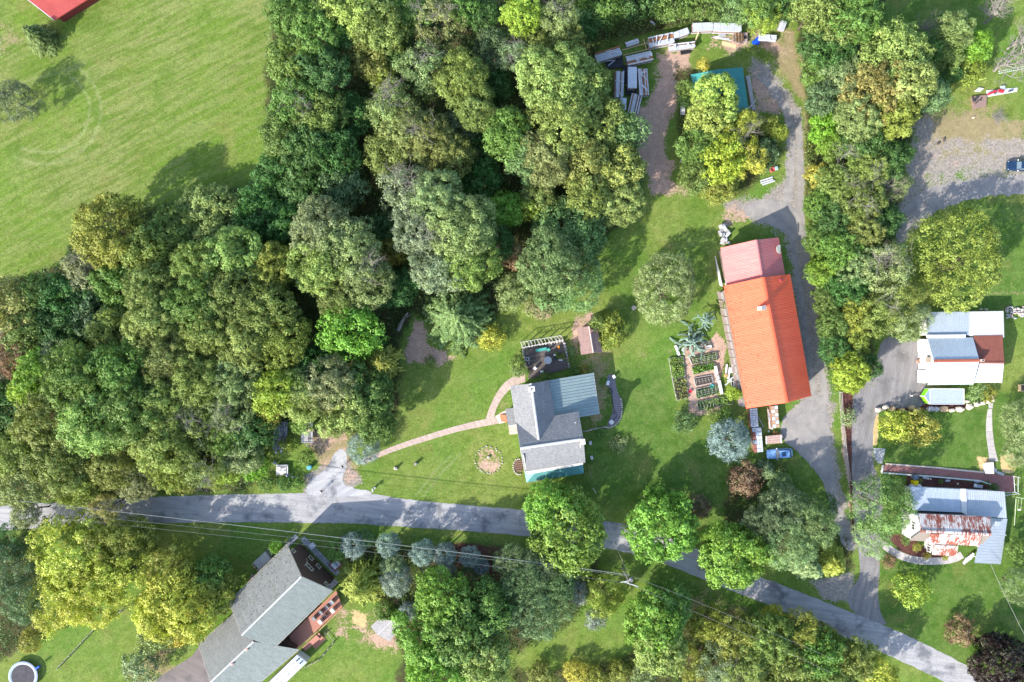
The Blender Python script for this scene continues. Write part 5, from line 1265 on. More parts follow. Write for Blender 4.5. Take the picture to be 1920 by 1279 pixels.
xw = 7.62*10; f4 = [(76.2, W(0, 633, e4).y-.3), (83.0, W(0, 633, e4).y-.3), (83.0, W(0, 721, e4).y+.3), (76.2, W(0, 721, e4).y+.3)]
MB().prism(f4, 0, e4-.2).build('wall', WHITE, H4); clap_wall(H4, (76.27, f4[0][1]), (76.27, f4[2][1]), e4-.25, e4-.2, WHITE, apex=(76.27, W(0, 677, r4).y, r4-.2))
MB().prism([(76.4, W(0, 588, 2.6).y), (89.4, W(0, 588, 2.6).y), (89.4, W(0, 629, 2.6).y), (76.4, W(0, 629, 2.6).y)], 0, 2.4).build('wall', WHITE, H4)
MB().prism([(83.1, W(0, 634, 3).y), (89.3, W(0, 634, 3).y), (89.3, W(0, 714, 3).y), (83.1, W(0, 714, 3).y)], 0, 2.85).build('wall', WHITE, H4)
edge_board(H4, W(1738.5,631,3.55), W(1811,630,3.55), GUT, t=.28, h=.3, name='flashing')
window(H4, 0, 0, (76.2, -5, 0), (76.2, 0, 0), .9, .8, Vector((-1, 0, 0)), pm('brown_frame', (.3, .22, .16)), z=None) if False else None
MB().box((75.95, W(0, 675, 3.4).y, 3.5), (.5, 1.0, .9)).build('loft_hatch', pm('brown_hatch', (.36, .30, .24), (.25, .2, .17), 3), H4)
for y_ in (648, 706): MB().box((76.02, W(0, y_, 1.3).y, 1.25), (.1, 2.4, 2.3)).build('garage_door', pm('white_door', (.74, .73, .71)), H4)
c = W(1841.5, 676, 5.4); co = MB().box((c.x, c.y, 4.9), (.8, .42, 1.1)).build('chimney', pm('pale_brick', (.55, .45, .38)), H4); MB().box((c.x+.12, c.y, 5.47), (.26, .2, .06)).build('flue', pm('black_soot', (.015, .015, .015)), co)
MB().lathe(W(1722, 677, 0), [(.45, 0), (.45, .62), (.38, .62), (.34, .5)], 14).solo('barrel', pm('rusty_pink_barrel', (.42, .26, .2), (.32, .19, .15), 3), 'rusty pink open barrel standing against the white gable wall', 'barrel')

# ---------------------------------------------------------------- rusty roofed house, south east
H5 = thing('old_house', 'white house with streaked rusty metal roofs and a bright metal porch roof, lower right', 'house', W(1790, 990, 0))
ru = [rusty('rust_streak_a', (.56, .53, .51), (.30, .075, .04), .50, 88, (.22, 2.6), .6), rusty('rust_streak_b', (.58, .55, .53), (.33, .09, .045), .47, 88, (.22, 2.6), .6), rusty('rust_streak_c', (.54, .51, .49), (.28, .07, .04), .54, 88, (.22, 2.6), .6)]
bl = [pm('blue_metal_a', (.42, .48, .56), (.38, .44, .52), .6, .4, metal=.2, spec=.5), pm('blue_metal_b', (.44, .50, .57), (.40, .46, .53), .6, .4, metal=.2, spec=.5)]
roof_panels(H5, Q((1706.5,912.9,2.9),(1802,917.6,2.9),(1804,961,3.5),(1711,957,3.5)), 13, bl, 3)
roof_panels(H5, Q((1811.5,918,2.95),(1883.8,922,2.95),(1888,972,3.4),(1813,966,3.4)), 9, wm2, 2)
MB().slab(Q((1801.6,916.5,3.1),(1811.8,917,3.1),(1813.4,966,3.7),(1803.6,961,3.65)), .1).build('roof_seam', GUT, H5)
roof_panels(H5, Q((1723.7,963,5.2),(1857.6,969.7,5.2),(1859,1002.5,6.5),(1726,996,6.5)), 17, ru, 2)
roof_panels(H5, Q((1704,1013.5,3.3),(1842,1020.5,3.3),(1859,1003,6.5),(1726,996.4,6.5)), 8, pm('brown_shingle', (.23, .20, .175), (.18, .155, .135), 3, .9), 0, 'shingle_panel')
roof_panels(H5, Q((1740,1019,5.1),(1836,1024,5.1),(1841,1004.5,6.35),(1745,1001,6.35)), 12, ru, 2)
roof_panels(H5, Q((1747.6,1040.6,3.1),(1794,1043,3.1),(1796.8,1024,4.1),(1749,1022,4.1)), 7, ru, 2)
roof_panels(H5, Q((1876.5,1058,2.7),(1888,972.6,2.9),(1857,971,3.5),(1828,1056,3.3)), 8, wm2, 2, 'porch_roof_panel') if False else roof_panels(H5, Q((1876.5,1058,2.7),(1889,973,2.7),(1846,971,3.5),(1827.4,1055.4,3.4)), 16, wm2, 1, 'porch_roof_panel')
ridge_cap(H5, W(1725.6,996,6.56), W(1859.4,1002.6,6.56), ru[0], .24)
hw = siding('white_clapboard', (.64, .64, .64), (.57, .57, .57), .2)
x0, x1 = 73.1, 84.6; yN, yR, yS = W(0, 966, 5.2).y, W(0, 999, 6.5).y, W(0, 1016, 3.3).y
MB().prism([(x0, yN-.2), (x1, yN-.5), (x1, yS+.2), (x0, yS+.4)], 0, 3.0).build('wall', hw, H5)
clap_wall(H5, (x0+.05, yN-.2), (x0+.05, yS+.4), 2.9, (4.95, 3.0), hw, apex=(x0+.05, yR, 6.2)); clap_wall(H5, (x1, yN-.5), (x1, yS+.2), 2.9, (4.95, 3.0), hw, apex=(x1, yR-.3, 6.2))
clap_wall(H5, (x0, yN-.25), (x1, yN-.6), 2.9, 4.95, hw)
MB().prism([(W(1746,0,5).x, W(0,1004,6).y), (W(1835,0,5).x, W(0,1007,6).y), (W(1833,0,5).x, W(0,1021,5).y), (W(1744,0,5).x, W(0,1017,5).y)], 2.8, 4.9).build('dormer_wall', hw, H5)
MB().prism([(77.3, W(0,1022,3.6).y), (W(1792,0,3).x, W(0,1023,3.6).y), (W(1791,0,3).x, W(0,1040,3.1).y), (77.3, W(0,1037,3.1).y)], 0, 3.0).build('wall', hw, H5)
MB().prism([W(1745,925,0)*1.0, W(1800,925,0), W(1802,945,0), W(1745,945,0)], 0, .1).build('floor', conc[0], H5)
MB().prism([(W(1712,0,2.9).x, W(0,917,2.9).y), (W(1880,0,2.9).x, W(0,925,2.9).y), (W(1884,0,2.9).x, W(0,966,3.3).y), (W(1716,0,2.9).x, W(0,957,3.3).y)], 0, 2.7).build('wall', hw, H5)
for (x, y, w_, h_) in ((1718,985,1.1,.9),(1703,942,.8,.8)): window(H5, x0-.0, W(0, y, 3).y, (x0, yN, 0), (x0, yS, 0), w_, h_, Vector((-1, 0, 0)), GUT, z=4.0 if y > 960 else 2.0, split=1)
window(H5, 77.3, W(0, 1030, 2).y, (77.3, 0, 0), (77.3, 1, 0), 1.0, 1.0, Vector((-1, 0, 0)), GUT, z=1.7, split=1)
MB().box(W(1870.5,982,3.6), (.6, .9, .5)).build('roof_hatch', pm('grey_hatch', (.36, .42, .45)), H5)
for p in ((1835,1045),(1868,1052),(1880,1000),(1838,1025)): MB().box(W(p[0]*.998, p[1], 1.4), (.12, .12, 2.8)).build('porch_post', GUT, H5)
for i in range(4): MB().box(W(1822-i*4, 1043+i*3.0, .5-.1*i), (.5, 1.3, .12), R(-35)).build('step', grb[3], H5)

# ---------------------------------------------------------------- brown sided long house, south west
H6 = thing('long_house', 'long brown sided house with faded grey roof, stone walk and orange deck, bottom left', 'house', W(520, 1130, 0))
lg = shingle('faded_shingle_w', (.215, .22, .205), (.185, .19, .18), 45, 3.2); lg2 = shingle('faded_shingle_e', (.225, .25, .24), (.20, .225, .215), 45, 3.2)
E6, R6 = 5.3, 9.6
uNE, uR, uSE = W(538,1020.5,E6), W(565.3,1081.4,R6), W(623.8,1107.7,E6); wNE, wR, wSE = W(429,1127.8,E6), W(452.9,1191.5,R6), W(515,1215,E6)
roof_courses(H6, [wNE, uNE, uR, wR], 22, lg, 'roof', seed=11); roof_courses(H6, [uSE, wSE, wR, uR], 22, lg2, 'roof', seed=12)
ridge_cap(H6, wR+Vector((0,0,.05)), uR+Vector((0,0,.05)), cap, .15)
E7, R7 = 3.3, 6.9
lN, lNW, lR0, lR1 = W(445,1145,E7), W(371.5,1207.5,E7), W(394.5,1279.5,R7), W(475.4,1203,R7); lSE, lSW = W(561,1217.8,E7), Vector((-49.9,-65.8,E7))
roof_courses(H6, [lNW, lN, lR1, lR0], 18, lg, 'roof', seed=13); roof_courses(H6, [lSE, lSW, lR0, lR1], 24, lg2, 'roof', seed=14)
ridge_cap(H6, lR0+Vector((0,0,.05)), lR1+Vector((0,0,.05)), cap, .15)
tr6 = pm('tan_trim', (.62, .52, .40), (.5, .42, .33), 3); 
for a, b_ in ((wNE, uNE), (uNE, uR), (uR, uSE), (uSE, wSE), (wNE, wR), (lN, lNW), (lNW, lR0), (lSE, lSW)): edge_board(H6, a, b_, tr6, h=.14)
br6 = siding('brown_siding', (.085, .045, .034), (.068, .036, .028), .22)
gA, gB = W(562,1018,0)+Vector((-.05,-.05,0)), W(626.6,1084,0)+Vector((-.05,-.05,0)); dd = (wNE-uNE); dd.z = 0; L6 = dd.length; dd.normalize()
MB().prism([gA, gB, gB+dd*(L6-.6), gA+dd*(L6-.6)], 0, E6-.1).build('wall', br6, H6)
mid6 = (gA+gB)/2; clap_wall(H6, gA, gB, 0, E6-.1, br6, apex=(mid6.x, mid6.y, R6-.45), th=.3)
MB().prism(inset([lN, lNW, (lNW.x*2-0, lNW.y, 0) if False else lSW, lSE], .5), 0, E7-.2).build('wall', br6, H6)
o6 = Vector((1, 1, 0))
for x, y, w_, h_, s_ in ((548.8,1034.3,.7,.8,0),(581.9,1047.8,.9,1.0,0),(579.5,1065,1.5,.9,1),(595.9,1062.8,.9,1.0,0),(610.7,1096.2,.7,.8,0)): window(H6, x, y, gA, gB, w_, h_, o6, tr6, split=s_)
MB().tube([wall_hit(573,1049,gA,gB)+Vector((.2,.2,0)), wall_hit(574,1055,gA,gB)+Vector((.2,.2,0)), wall_hit(569,1063,gA,gB)+Vector((.2,.2,0))], .05, 6).build('cable_duct', tr6, H6)
MB().tube([W(521.5,1133.5,7.4), W(521.5,1133.5,7.4)+Vector((0,0,1.5))], [.09,.09], 8).build('roof_pipe', GUT, H6)
for x, y in ((436,1243),(463.5,1216)): MB().lathe(W(x, y, 6.55), [(.16, -.3), (.16, .25), (.34, .3), (.3, .42), (.1, .48)], 12).build('roof_vent', pm('copper_vent', (.55, .36, .30), (.45, .28, .24), 3), H6)
# flagstone walk round the gable
fl = [pm('flagstone_a', (.36, .35, .37), (.28, .27, .28), 2, .9), pm('flagstone_b', (.43, .42, .43), (.33, .32, .33), 2, .9)]
fwk = bpy.data.objects.new('flagstone_walk', None); COL.objects.link(fwk); tag(fwk, kind='structure'); ORG[fwk.name] = Vector((0,0,0))
def stone_row(par, A, B, n_, w, mats, z=.05):
    A, B = Vector(A), Vector(B); d = (B-A)/n_; nn = Vector((-d.y, d.x, 0)).normalized()
    for i in range(n_):
        s0 = random.uniform(.35, .65)
        for a0, a1 in ((0, s0), (s0, 1)):
            p = [A+d*(i+.03)+nn*w*(a0+.03), A+d*(i+.97)+nn*w*(a0+.03), A+d*(i+.97)+nn*w*(a1-.03), A+d*(i+.03)+nn*w*(a1-.03)]
            MB().prism([x+Vector((random.uniform(-.03,.03), random.uniform(-.03,.03), 0)) for x in p], 0, z+random.uniform(0, .02)).build('flagstone', random.choice(mats), par)
stone_row(fwk, W(563,1013,0), W(630,1080,0), 16, 1.1, fl); stone_row(fwk, W(541,1027,0), W(561,1008,0), 4, 1.0, fl); stone_row(fwk, W(627,1085,0), W(613,1101,0), 4, 1.0, fl)
tk = thing('storage_box', 'pale weathered flat lid beside the west eave of the long grey roof', 'box', W(494, 1048, 0)); tw = pm('pale_weathered_ply', (.52, .50, .44), (.40, .39, .36), 2, .9)
for i in range(3): MB().prism([W(478+7.3*i,1052-6.8*i,0),W(485+7.3*i,1045.4-6.8*i,0),W(496+7.3*i,1059-6.8*i,0),W(489+7.3*i,1066-6.8*i,0)], 0, .8).build('lid_board', tw, tk)
for x, y, k in ((476,1057,0),(479,1062,1),(484,1068,2),(504,1030,3),(507,1035,4),(510,1039,5),(474,1078,6),(472,1083,7)):
    MB().rock(W(x, y, 0), (.6, .5, .4), k+60).solo('garden_rock', pm('pinkish_rock', (.46, .38, .34), (.34, .29, .26), 3, .95), ['pale rock at the upper left edge of the storage box beside the long grey roof','middle pale rock left of the storage box by the long grey roof','lowest of three rocks left of the storage box by the long grey roof','uppermost rock under the bright green shrub by the long grey roof','middle rock under the bright green shrub by the long grey roof','lowest rock under the bright green shrub by the long grey roof','isolated rock further down the eave of the long grey roof','rock lowest down the eave of the long grey roof'][(0,1,2,3,4,5,6,7)[k]] if k < 8 else '', 'rock', 'rocks beside the long grey roof')
ac_ = thing('utility_hatch', 'white square cabinet on the lawn beside the flagstone walk', 'cabinet', W(585.5, 1023.5, 0)); MB().box(W(585.5, 1023.5, .4), (.9, .9, .8), R(40)).build('cabinet_body', GUT, ac_); MB().box(W(585.5, 1023.5, .84), (.98, .98, .06), R(40)).build('lid', WHITE, ac_)
ht = thing('hot_tub', 'square hot tub with white cover on a red wooden base beside the flagstone walk', 'hot tub', W(629, 1058, 0))
MB().box(W(629, 1058.5, .2), (1.9, 1.9, .4), R(45)).build('wooden_base', pm('red_deck_wood', (.30, .12, .09), (.23, .09, .07), 3), ht)
MB().box(W(629.5, 1058, .75), (1.35, 1.2, .7), R(45)).build('tub', WHITE, ht); MB().box(W(629.8, 1057.7, 1.14), (1.1, .45, .06), R(-45)).build('cover', pm('grey_cover', (.3, .3, .31)), ht)
# orange deck
dkw = [pm('deck_board_a', (.46, .20, .14), (.40, .17, .12), 2, .7), pm('deck_board_b', (.43, .185, .125), (.37, .16, .11), 2, .7)]
deck = thing('wooden_deck', 'orange stained wooden deck with steps on the east side of the long house', 'deck', W(595, 1165, 0))
dz = 1.6; a0, a1 = W(630,1107,dz), W(541,1194,dz); b0, b1 = W(642,1137.5,dz), W(556,1217,dz); nb = 13
for i in range(nb):
    t0, t1 = i/nb+.004, (i+1)/nb-.004; P0, P1 = a0.lerp(b0, t0), a0.lerp(b0, t1); Q0, Q1 = a1.lerp(b1, t0), a1.lerp(b1, t1)
    if i > 8: Q0, Q1 = Q0.lerp(P0, .02), Q1.lerp(P1, .02)
    MB().slab([P0, Q0, Q1, P1], .05).build('deck_board', dkw[i % 2], deck)
rail = pm('orange_rail', (.62, .36, .22), (.55, .3, .18), 3)
for A, B in ((b0, W(601,1178,dz)), (W(596,1182,dz), b1), (b1, W(546,1205,dz))):
    MB().tube([A+Vector((0,0,.95)), B+Vector((0,0,.95))], .06, 4).build('rail', rail, deck)
    k = max(2, int((B-A).length/1.3))
    for i in range(k+1): p = A.lerp(B, i/k); MB().box(p+Vector((0,0,.1)), (.1, .1, 1.75), R(45)).build('rail_post', rail, deck)
for i, t in enumerate((0, .45, .9, 1.35)): MB().box(W(590+i*.2, 1197+i*.2, .9-.28*i)+Vector((.3*i, -.3*i, 0)), (2.6, .42, .08), R(45)).build('step', dkw[i % 2], deck)
MB().prism([W(596,1186,0),W(603,1193,0),W(585,1208,0),W(576,1216,0),W(570,1210,0)], 1.0, 1.08).build('landing', dkw[0], deck)
for k, (x, y, l_) in enumerate(((623,1128,'white deck chair at the north end of the orange deck'),(614,1137,'grey striped deck chair in the middle group on the orange deck'),(603,1147,'dark grey deck chair on the orange deck, nearest the steps'),(625,1143,'white cushioned deck chair near the outer rail of the orange deck'),(609,1154,'brown topped low table among the chairs on the orange deck'),(602,1164,'white square chair by the outer rail of the orange deck'),(590,1158,'small dark side chair standing apart on the orange deck'))):
    tb = 'table' in l_; c = W(x, y, dz); o = thing('deck_table' if tb else 'deck_chair', l_, 'table' if tb else 'chair', c, R(42), None if tb else 'chairs on the orange deck', local=True)
    m_ = pm('dark_table_top', (.16, .09, .08)) if tb else (pm('grey_mesh_cloth', (.26, .25, .26)) if ('grey' in l_ or 'dark' in l_) else WHITE)
    MB().box((0, 0, .42), (.85, .8, .08)).build('table_top' if tb else 'seat', m_, o)
    if not tb: MB().box((.4, 0, .75), (.08, .8, .6)).build('backrest', m_, o)
    for sx in (-.36, .36):
        for sy in (-.34, .34): MB().box((sx, sy, .19), (.06, .06, .38)).build('leg', GUT, o)
# small grey gabled shed
H7 = thing('garden_shed', 'small shed with weathered grey gable roof below the shaggy conifer', 'shed', W(722, 1182, 0))
gs = shingle('weathered_grey_shingle', (.42, .39, .39), (.34, .32, .32), 35, 3.4)
roof_courses(H7, Q((730.7,1203,2.1),(752.7,1172.4,2.1),(735,1163.5,3.0),(707.5,1190.5,3.0)), 7, gs, 'roof', seed=21, tabs=10); roof_courses(H7, Q((695,1174.7,2.1),(711,1160,2.1),(735,1163.5,3.0),(707.5,1190.5,3.0)), 7, gs, 'roof', seed=22, tabs=10)
ridge_cap(H7, W(707.5,1190.5,3.04), W(735,1163.5,3.04), cap, .12); MB().prism(inset([W(730.7,1203,2.1),W(752.7,1172.4,2.1),W(711,1160,2.1),W(695,1174.7,2.1)], .3), 0, 2.0).build('wall', bw, H7)
MB().box(W(749, 1163, .5), (1.9, 1.0, 1.0), R(-27)).solo('storage_chest', pm('dark_blue_grey_tarp', (.05, .06, .08), (.09, .10, .13), 2, .5), 'dark blue grey covered chest behind the small grey shed', 'chest')
for i in range(1):
    b_ = thing('garden_bench', 'reddish wooden bench half hidden under the blue spruce', 'bench', W(746, 1123, 0), R(48), local=True); rw_ = pm('red_bench_wood', (.33, .17, .12), (.25, .12, .09), 3)
    for k in range(3): MB().box((0, -.2+.2*k, .42), (1.5, .16, .05)).build('seat_slat', rw_, b_)
    MB().box((0, -.34, .7), (1.5, .06, .4)).build('backrest', rw_, b_)
    for sx in (-.65, .65): MB().box((sx, 0, .2), (.08, .5, .4)).build('leg', rw_, b_)

# ---------------------------------------------------------------- teal shed, playhouse, red barn
H8 = thing('teal_shed', 'shed with teal ribbed metal roof half hidden by a pale yellow green tree', 'shed', W(1345, 172, 0))
t8 = [pm('teal_roof_a', (.05, .27, .26), (.04, .23, .23), .7, .45, spec=.5), pm('teal_roof_b', (.055, .285, .27), (.045, .245, .24), .7, .45, spec=.5)]
roof_panels(H8, Q((1295,140,2.8),(1303,188,2.8),(1356,176,4.4),(1347,130,4.4)), 6, t8, 3, rh=.08, rw=.05); roof_panels(H8, Q((1392.5,126,2.8),(1404.5,211,2.8),(1366,216,4.4),(1347,130,4.4)), 9, t8, 3, rh=.08, rw=.05)
MB().prism(inset([W(1297,142,2.8),W(1390,128,2.8),W(1402,208,2.8),W(1312,214,2.8)], .5), 0, 2.6).build('wall', bw, H8); ridge_cap(H8, W(1347,130,4.45), W(1364,210,4.45), t8[0], .2)
rmp = MB(); rmp.prism([W(1397,144,0),W(1404.5,144,0),W(1415,207,0),W(1408,208,0)], 0, .5).solo('concrete_ledge', conc[0], 'long grey concrete ledge along the east side of the teal shed', 'ledge')
MB().box(W(1410, 196, .8), (2.2, .25, .12), R(48)).solo('leaning_beam', grb[1], 'pale beam leaning at the corner of the teal shed', 'beam')
H9 = thing('playhouse', 'little playhouse with mottled pink shingle roof beside the tall mossy shrub', 'playhouse', W(1105, 638, 0))
ps = shingle('pink_shingle', (.31, .20, .175), (.23, .155, .14), 0, 3.2, lichen=(.16, .12, .11))
roof_courses(H9, Q((1081.5,616,2.2),(1089.7,665.5,2.2),(1112.5,661.5,3.2),(1104.5,611.5,3.2)), 9, ps, 'roof', seed=31, tabs=16, rise=.045); roof_courses(H9, Q((1119.5,610.5,2.2),(1129,661.5,2.2),(1112.5,661.5,3.2),(1104.5,611.5,3.2)), 9, ps, 'roof', seed=32, tabs=16, rise=.045)
ridge_cap(H9, W(1104.5,611.5,3.25), W(1112.5,661.5,3.25), pm('pink_ridge', (.6, .45, .4)), .12); MB().prism(inset([W(1083,617,2.2),W(1118,612,2.2),W(1127,660,2.2),W(1091,664,2.2)], .3), 0, 2.1).build('wall', w1, H9)
co = MB().box(W(1108.3, 620, 3.3), (.4, .4, .9)).build('chimney', pm('rust_brick', (.42, .2, .14)), H9); MB().box(W(1108.3, 620, 3.78), (.2, .2, .05)).build('flue', pm('black_soot', (.015, .015, .015)), co)
H10 = thing('red_barn', 'red metal roofed barn with white trim, cut by the top left edge of the photo', 'barn', W(95, 0, 0))
rm = [pm('red_metal_a', (.42, .075, .065), (.36, .06, .055), .6, .5), pm('red_metal_b', (.44, .085, .07), (.38, .065, .06), .6, .5)]
c1 = W(101, 37, 3); c0 = W(51, -2, 4.8); du = (W(160, 0, 3)-c1).normalized(); du.z = 0; L_ = 14
roof_panels(H10, [c1, c1+du*L_, c0+du*L_, c0], 15, rm, 3); c2 = Vector((2*c0.x-c1.x, 2*c0.y-c1.y, 3)); roof_panels(H10, [c2, c2+du*L_, c0+du*L_, c0], 15, rm, 3)
edge_board(H10, c0, c1, GUT, t=.12, h=.3); edge_board(H10, c0, c2, GUT, t=.12, h=.3); edge_board(H10, c1, c1+du*L_, rm[0], t=.1, h=.2)
ci_ = (c2-c1).normalized()*.9; fr = [c1+ci_+du*.7, c2-ci_+du*.7]; bk = [c2-ci_+du*(L_-.4), c1+ci_+du*(L_-.4)]; redw = pm('red_barn_wall', (.22, .04, .035), (.18, .035, .03), 1); MB().prism([(p.x, p.y) for p in (fr+bk)], 0, 2.8).build('wall', redw, H10)
clap_wall(H10, fr[0], fr[1], 2.7, 2.8, WHITE, apex=((c0+du*.7).x, (c0+du*.7).y, 4.4))
# ---------------------------------------------------------------- lumber stacks
lum = [pm('silver_board', (.50, .52, .56), (.40, .41, .45), 2.5, .75), pm('pale_board', (.60, .61, .65), (.50, .51, .55), 2.5, .75), pm('brown_board', (.28, .15, .09), (.20, .11, .07), 2.5, .9), pm('rust_board', (.42, .19, .08), (.33, .14, .06), 2.5, .9)]
plank_me = {}
def plank(L, w, t, m):
    k = (L, w, t, m.name)
    if k not in plank_me: plank_me[k] = MB().box((0, 0, 0), (L, w, t)).mesh('plank', m)
    return plank_me[k]
def stack(px, py, L, w, deg, h, label, nb=7, layers=1, cover=None, loose=3, brown=.25, group='lumber stacks along the edge of the bare yard'):
    rs = random.Random(int(px*7+py)); c = W(px, py, h); o = thing('lumber_stack', label, 'stack', (c.x, c.y, 0), R(deg), group, local=True)
    for s in (-.38, 0, .38): place('bearer', plank(.16, w*.98, .16, lum[2]), o, (L*s, 0, .08))
    for lay in range(3):
        z = .2+(h-.35)*lay/3
        MB().box((0, 0, z+(h-.35)/6), (L*.97, w*.93, (h-.35)/3-.04)).build('board_layer', lum[2] if lay % 2 else lum[0], o)
    bw_ = w/nb
    for i in range(nb):
        br = rs.random() < brown; m = lum[rs.choice((2, 3))] if br else lum[rs.choice((0, 1, 0))]
        place('plank', plank(L, round(bw_*.86, 3), .07, m), o, (rs.uniform(-.12, .12), -w/2+bw_*(i+.5), h-.08+(0 if br else .09)))
    if cover:
        for k in range(cover): MB().box((-L/2+L*(k+.5)/cover, 0, h+.1), (L/cover-.04, w*1.04, .03)).build('metal_sheet', pm('sheet_zinc', (.60, .64, .69), (.48, .51, .56), 1.2, .45, metal=.2), o)
    for k in range(loose):
        place('loose_board', plank(round(w*rs.uniform(.7, 1.1), 2), .14, .05, lum[1]), o, (rs.uniform(-.38, .38)*L, rs.uniform(-.1, .1), h+.16+.05*k), R(rs.uniform(25, 155)))
    return o
S_ = [(1140.6,101,4.8,1.75,17,1.5,'westmost lumber stack at the trees, with a pale sheet on its near half'),(1199,109,4.8,1.7,13,1.5,'lumber stack with criss cross loose boards above the two upright stacks'),
 (1240,74.5,4.7,1.9,12,1.7,'long lumber stack with broken pieces on top, at the top left of the yard'),(1278.7,86,4.8,1.15,7,1.2,'narrow lumber stack with short cross pieces and a black tarp beneath'),
 (1161,158,4.8,1.7,88,1.5,'left upright lumber stack partly hidden by pale leaves'),(1206.5,153,4.9,1.75,94,1.6,'right upright lumber stack with red brown gaps beside the bare soil'),
 (1190.6,194,3.6,2.0,77,1.1,'fanned out lumber stack of grey and orange boards at the lower end'),(1439,71,3.3,1.2,-4,.8,'low stack of grey boards beside the blue tarp')]
for i, a in enumerate(S_): stack(*a, nb=(8, 7, 7, 5, 7, 8, 9, 6)[i], loose=(3, 6, 5, 5, 2, 5, 0, 1)[i], brown=(.25, .35, .35, .2, .5, .4, .5, .1)[i])
stack(1185.6,145.6,3.9,1.6,90,1.7,'lumber stack fully covered by zinc sheets between the two upright stacks',nb=6,cover=2,loose=0)
stack(1275.6,62.7,3.2,1.1,19,1.5,'short stack with white sheets on top next to the brush at the top',nb=5,cover=3,loose=2)
stack(1317.5,50.4,3.8,1.4,2,1.6,'stack of orange timber under two zinc sheets, second from the top trees',nb=5,cover=2,loose=0,brown=.9)
stack(1363.8,51,5.2,1.4,-2,1.6,'longest zinc covered stack, half under the leaves at the top edge',nb=5,cover=4,loose=0)
stack(1186,80,2.5,.9,18,.7,'small low stack of purple grey boards above the criss cross stack',nb=4,loose=0,brown=0)
stack(1168,195,2.2,1.2,88,1.2,'small white topped stack under leaves, lowest on the left',nb=4,cover=1,loose=0)
stack(1467,48,1.8,1.2,70,.8,'little stack of pale boards by the trees at the top right of the yard',nb=5,loose=0,brown=.2)
def beam(px, py, L, w, deg, z, m, label, name='loose_plank', cat='plank', t=.08, tilt=0):
    c = W(px, py, z); o = bpy.data.objects.new(name, plank(L, w, t, m)); COL.objects.link(o); o.location = (c.x, c.y, z); o.rotation_euler = (0, R(tilt), R(deg)); return tag(o, label, cat)
ply = pm('fresh_plywood', (.68, .50, .30), (.60, .43, .25), 3, .8)
beam(1189.5,87.5,4.8,.12,16,.2,ply,'upper of two parallel poles lying above the criss cross stack'); beam(1192,98,4.8,.12,14,.2,ply,'lower of two parallel poles lying above the criss cross stack')
beam(1209.7,84,2.2,.12,-72,.35,ply,'short pole crossing the two parallel poles'); beam(1307,67.5,2.7,.2,72,.9,ply,'fresh yellow plank leaning against the orange timber stack',tilt=-12)
beam(1367,84,2.7,.75,-14,.05,ply,'sheet of fresh plywood lying on the grass below the stacks','plywood_sheet','plywood',.04)
for i, (x, y, d, l) in enumerate(((1350,71,-4,'first grey pole on the grass below the long zinc covered stack'),(1356,73.5,-8,'second grey pole on the grass below the long zinc covered stack'),(1347,68.5,6,'third short grey pole beneath the long zinc covered stack'))): beam(x,y,3.4-.3*i,.14,d,.1,lum[1],l)
beam(1224,43,1.1,.35,-40,.3,lum[1],'small white board lying in the tall grass','small_board','board')
pl_ = thing('pallet', 'grey wooden pallet leaning below the long zinc covered stack', 'pallet', W(1355, 63, 0))
for i in range(7): MB().box(W(1348.5+2.1*i, 63, .5), (.12, 1.2, .04), R(-20)).build('slat', lum[0], pl_)
for i in (0, 1): MB().box(W(1355, 59+8*i, .44), (1.6, .1, .08)).build('bearer', lum[2], pl_)
cr_ = thing('timber_crate', 'pinkish crate with rows of orange boards and a black hole, below the yellow green tree', 'crate', W(1387.5, 71, 0))
MB().box(W(1387.5, 71.5, .35), (2.5, 1.8, .7)).build('crate_body', pm('pinkish_crate', (.42, .32, .29), (.34, .26, .24), 2), cr_)
for i in range(6): MB().box(W(1379.5+2.7*i, 69.5, .82), (.2, 1.9-.1*i, .1), R(2)).build('board', lum[3] if i % 2 else ply, cr_)
MB().box(W(1397.5, 70, .74), (.5, .6, .05)).build('opening', pm('dark_hole', (.03, .03, .035)), cr_)
bt = [W(1410.5,82,.4),W(1423,84,.3),W(1425,70,.5),W(1418,70,.6),(W(1415.5,76.5,.5)),W(1410.5,77,.45)]
MB().prism([(p.x, p.y) for p in bt], .25, .55).solo('blue_tarp', pm('blue_tarp', (.01, .09, .75), (.01, .07, .6), 2, .5), 'bright blue L shaped tarp lying among the boards', 'tarp')
tarp = pm('black_tarp', (.012, .013, .017), (.03, .03, .035), 1, .45)  # black that stands in for shade in the stack gaps, no cloth
for k, (x, y, L, w, d, l) in enumerate(((1152,117,3.2,2.2,5,'black tarp in the gap below the westmost lumber stack'),(1183,170,2.0,1.6,0,'black tarp below the zinc covered upright stack'),(1285,97,1.8,.8,10,'black tarp under the narrow lumber stack'),(1172,140,.9,3.4,0,'black tarp strip between left and middle upright stacks'))):
    MB().box(W(x, y, .25), (L, w, .35), R(d)).solo('black_tarp', tarp, l, 'tarp')  # black boxes put between and under the stacks as painted shade
for k, (x, y, d) in enumerate(((1143,114,5),(1147,118,40))): beam(x,y,2.2-.5*k,.12,d,.6,lum[1],['pale curved stick on the black tarp below the westmost stack','short pale stick crossing on the black tarp'][k],'stick','stick')
beam(1280,204,2.3,.85,90,.5,pm('white_table_board', (.62, .61, .63), (.5, .5, .52)),'white board standing on the bare ground left of the teal shed clump','white_board','board',.08)
beam(1278,300,.9,.3,60,.2,lum[0],'short grey log at the left edge of the clump','log','log'); beam(1290,188+40,.9,.12,-60,.3,lum[1],'small white stick left of the clump','stick','stick')
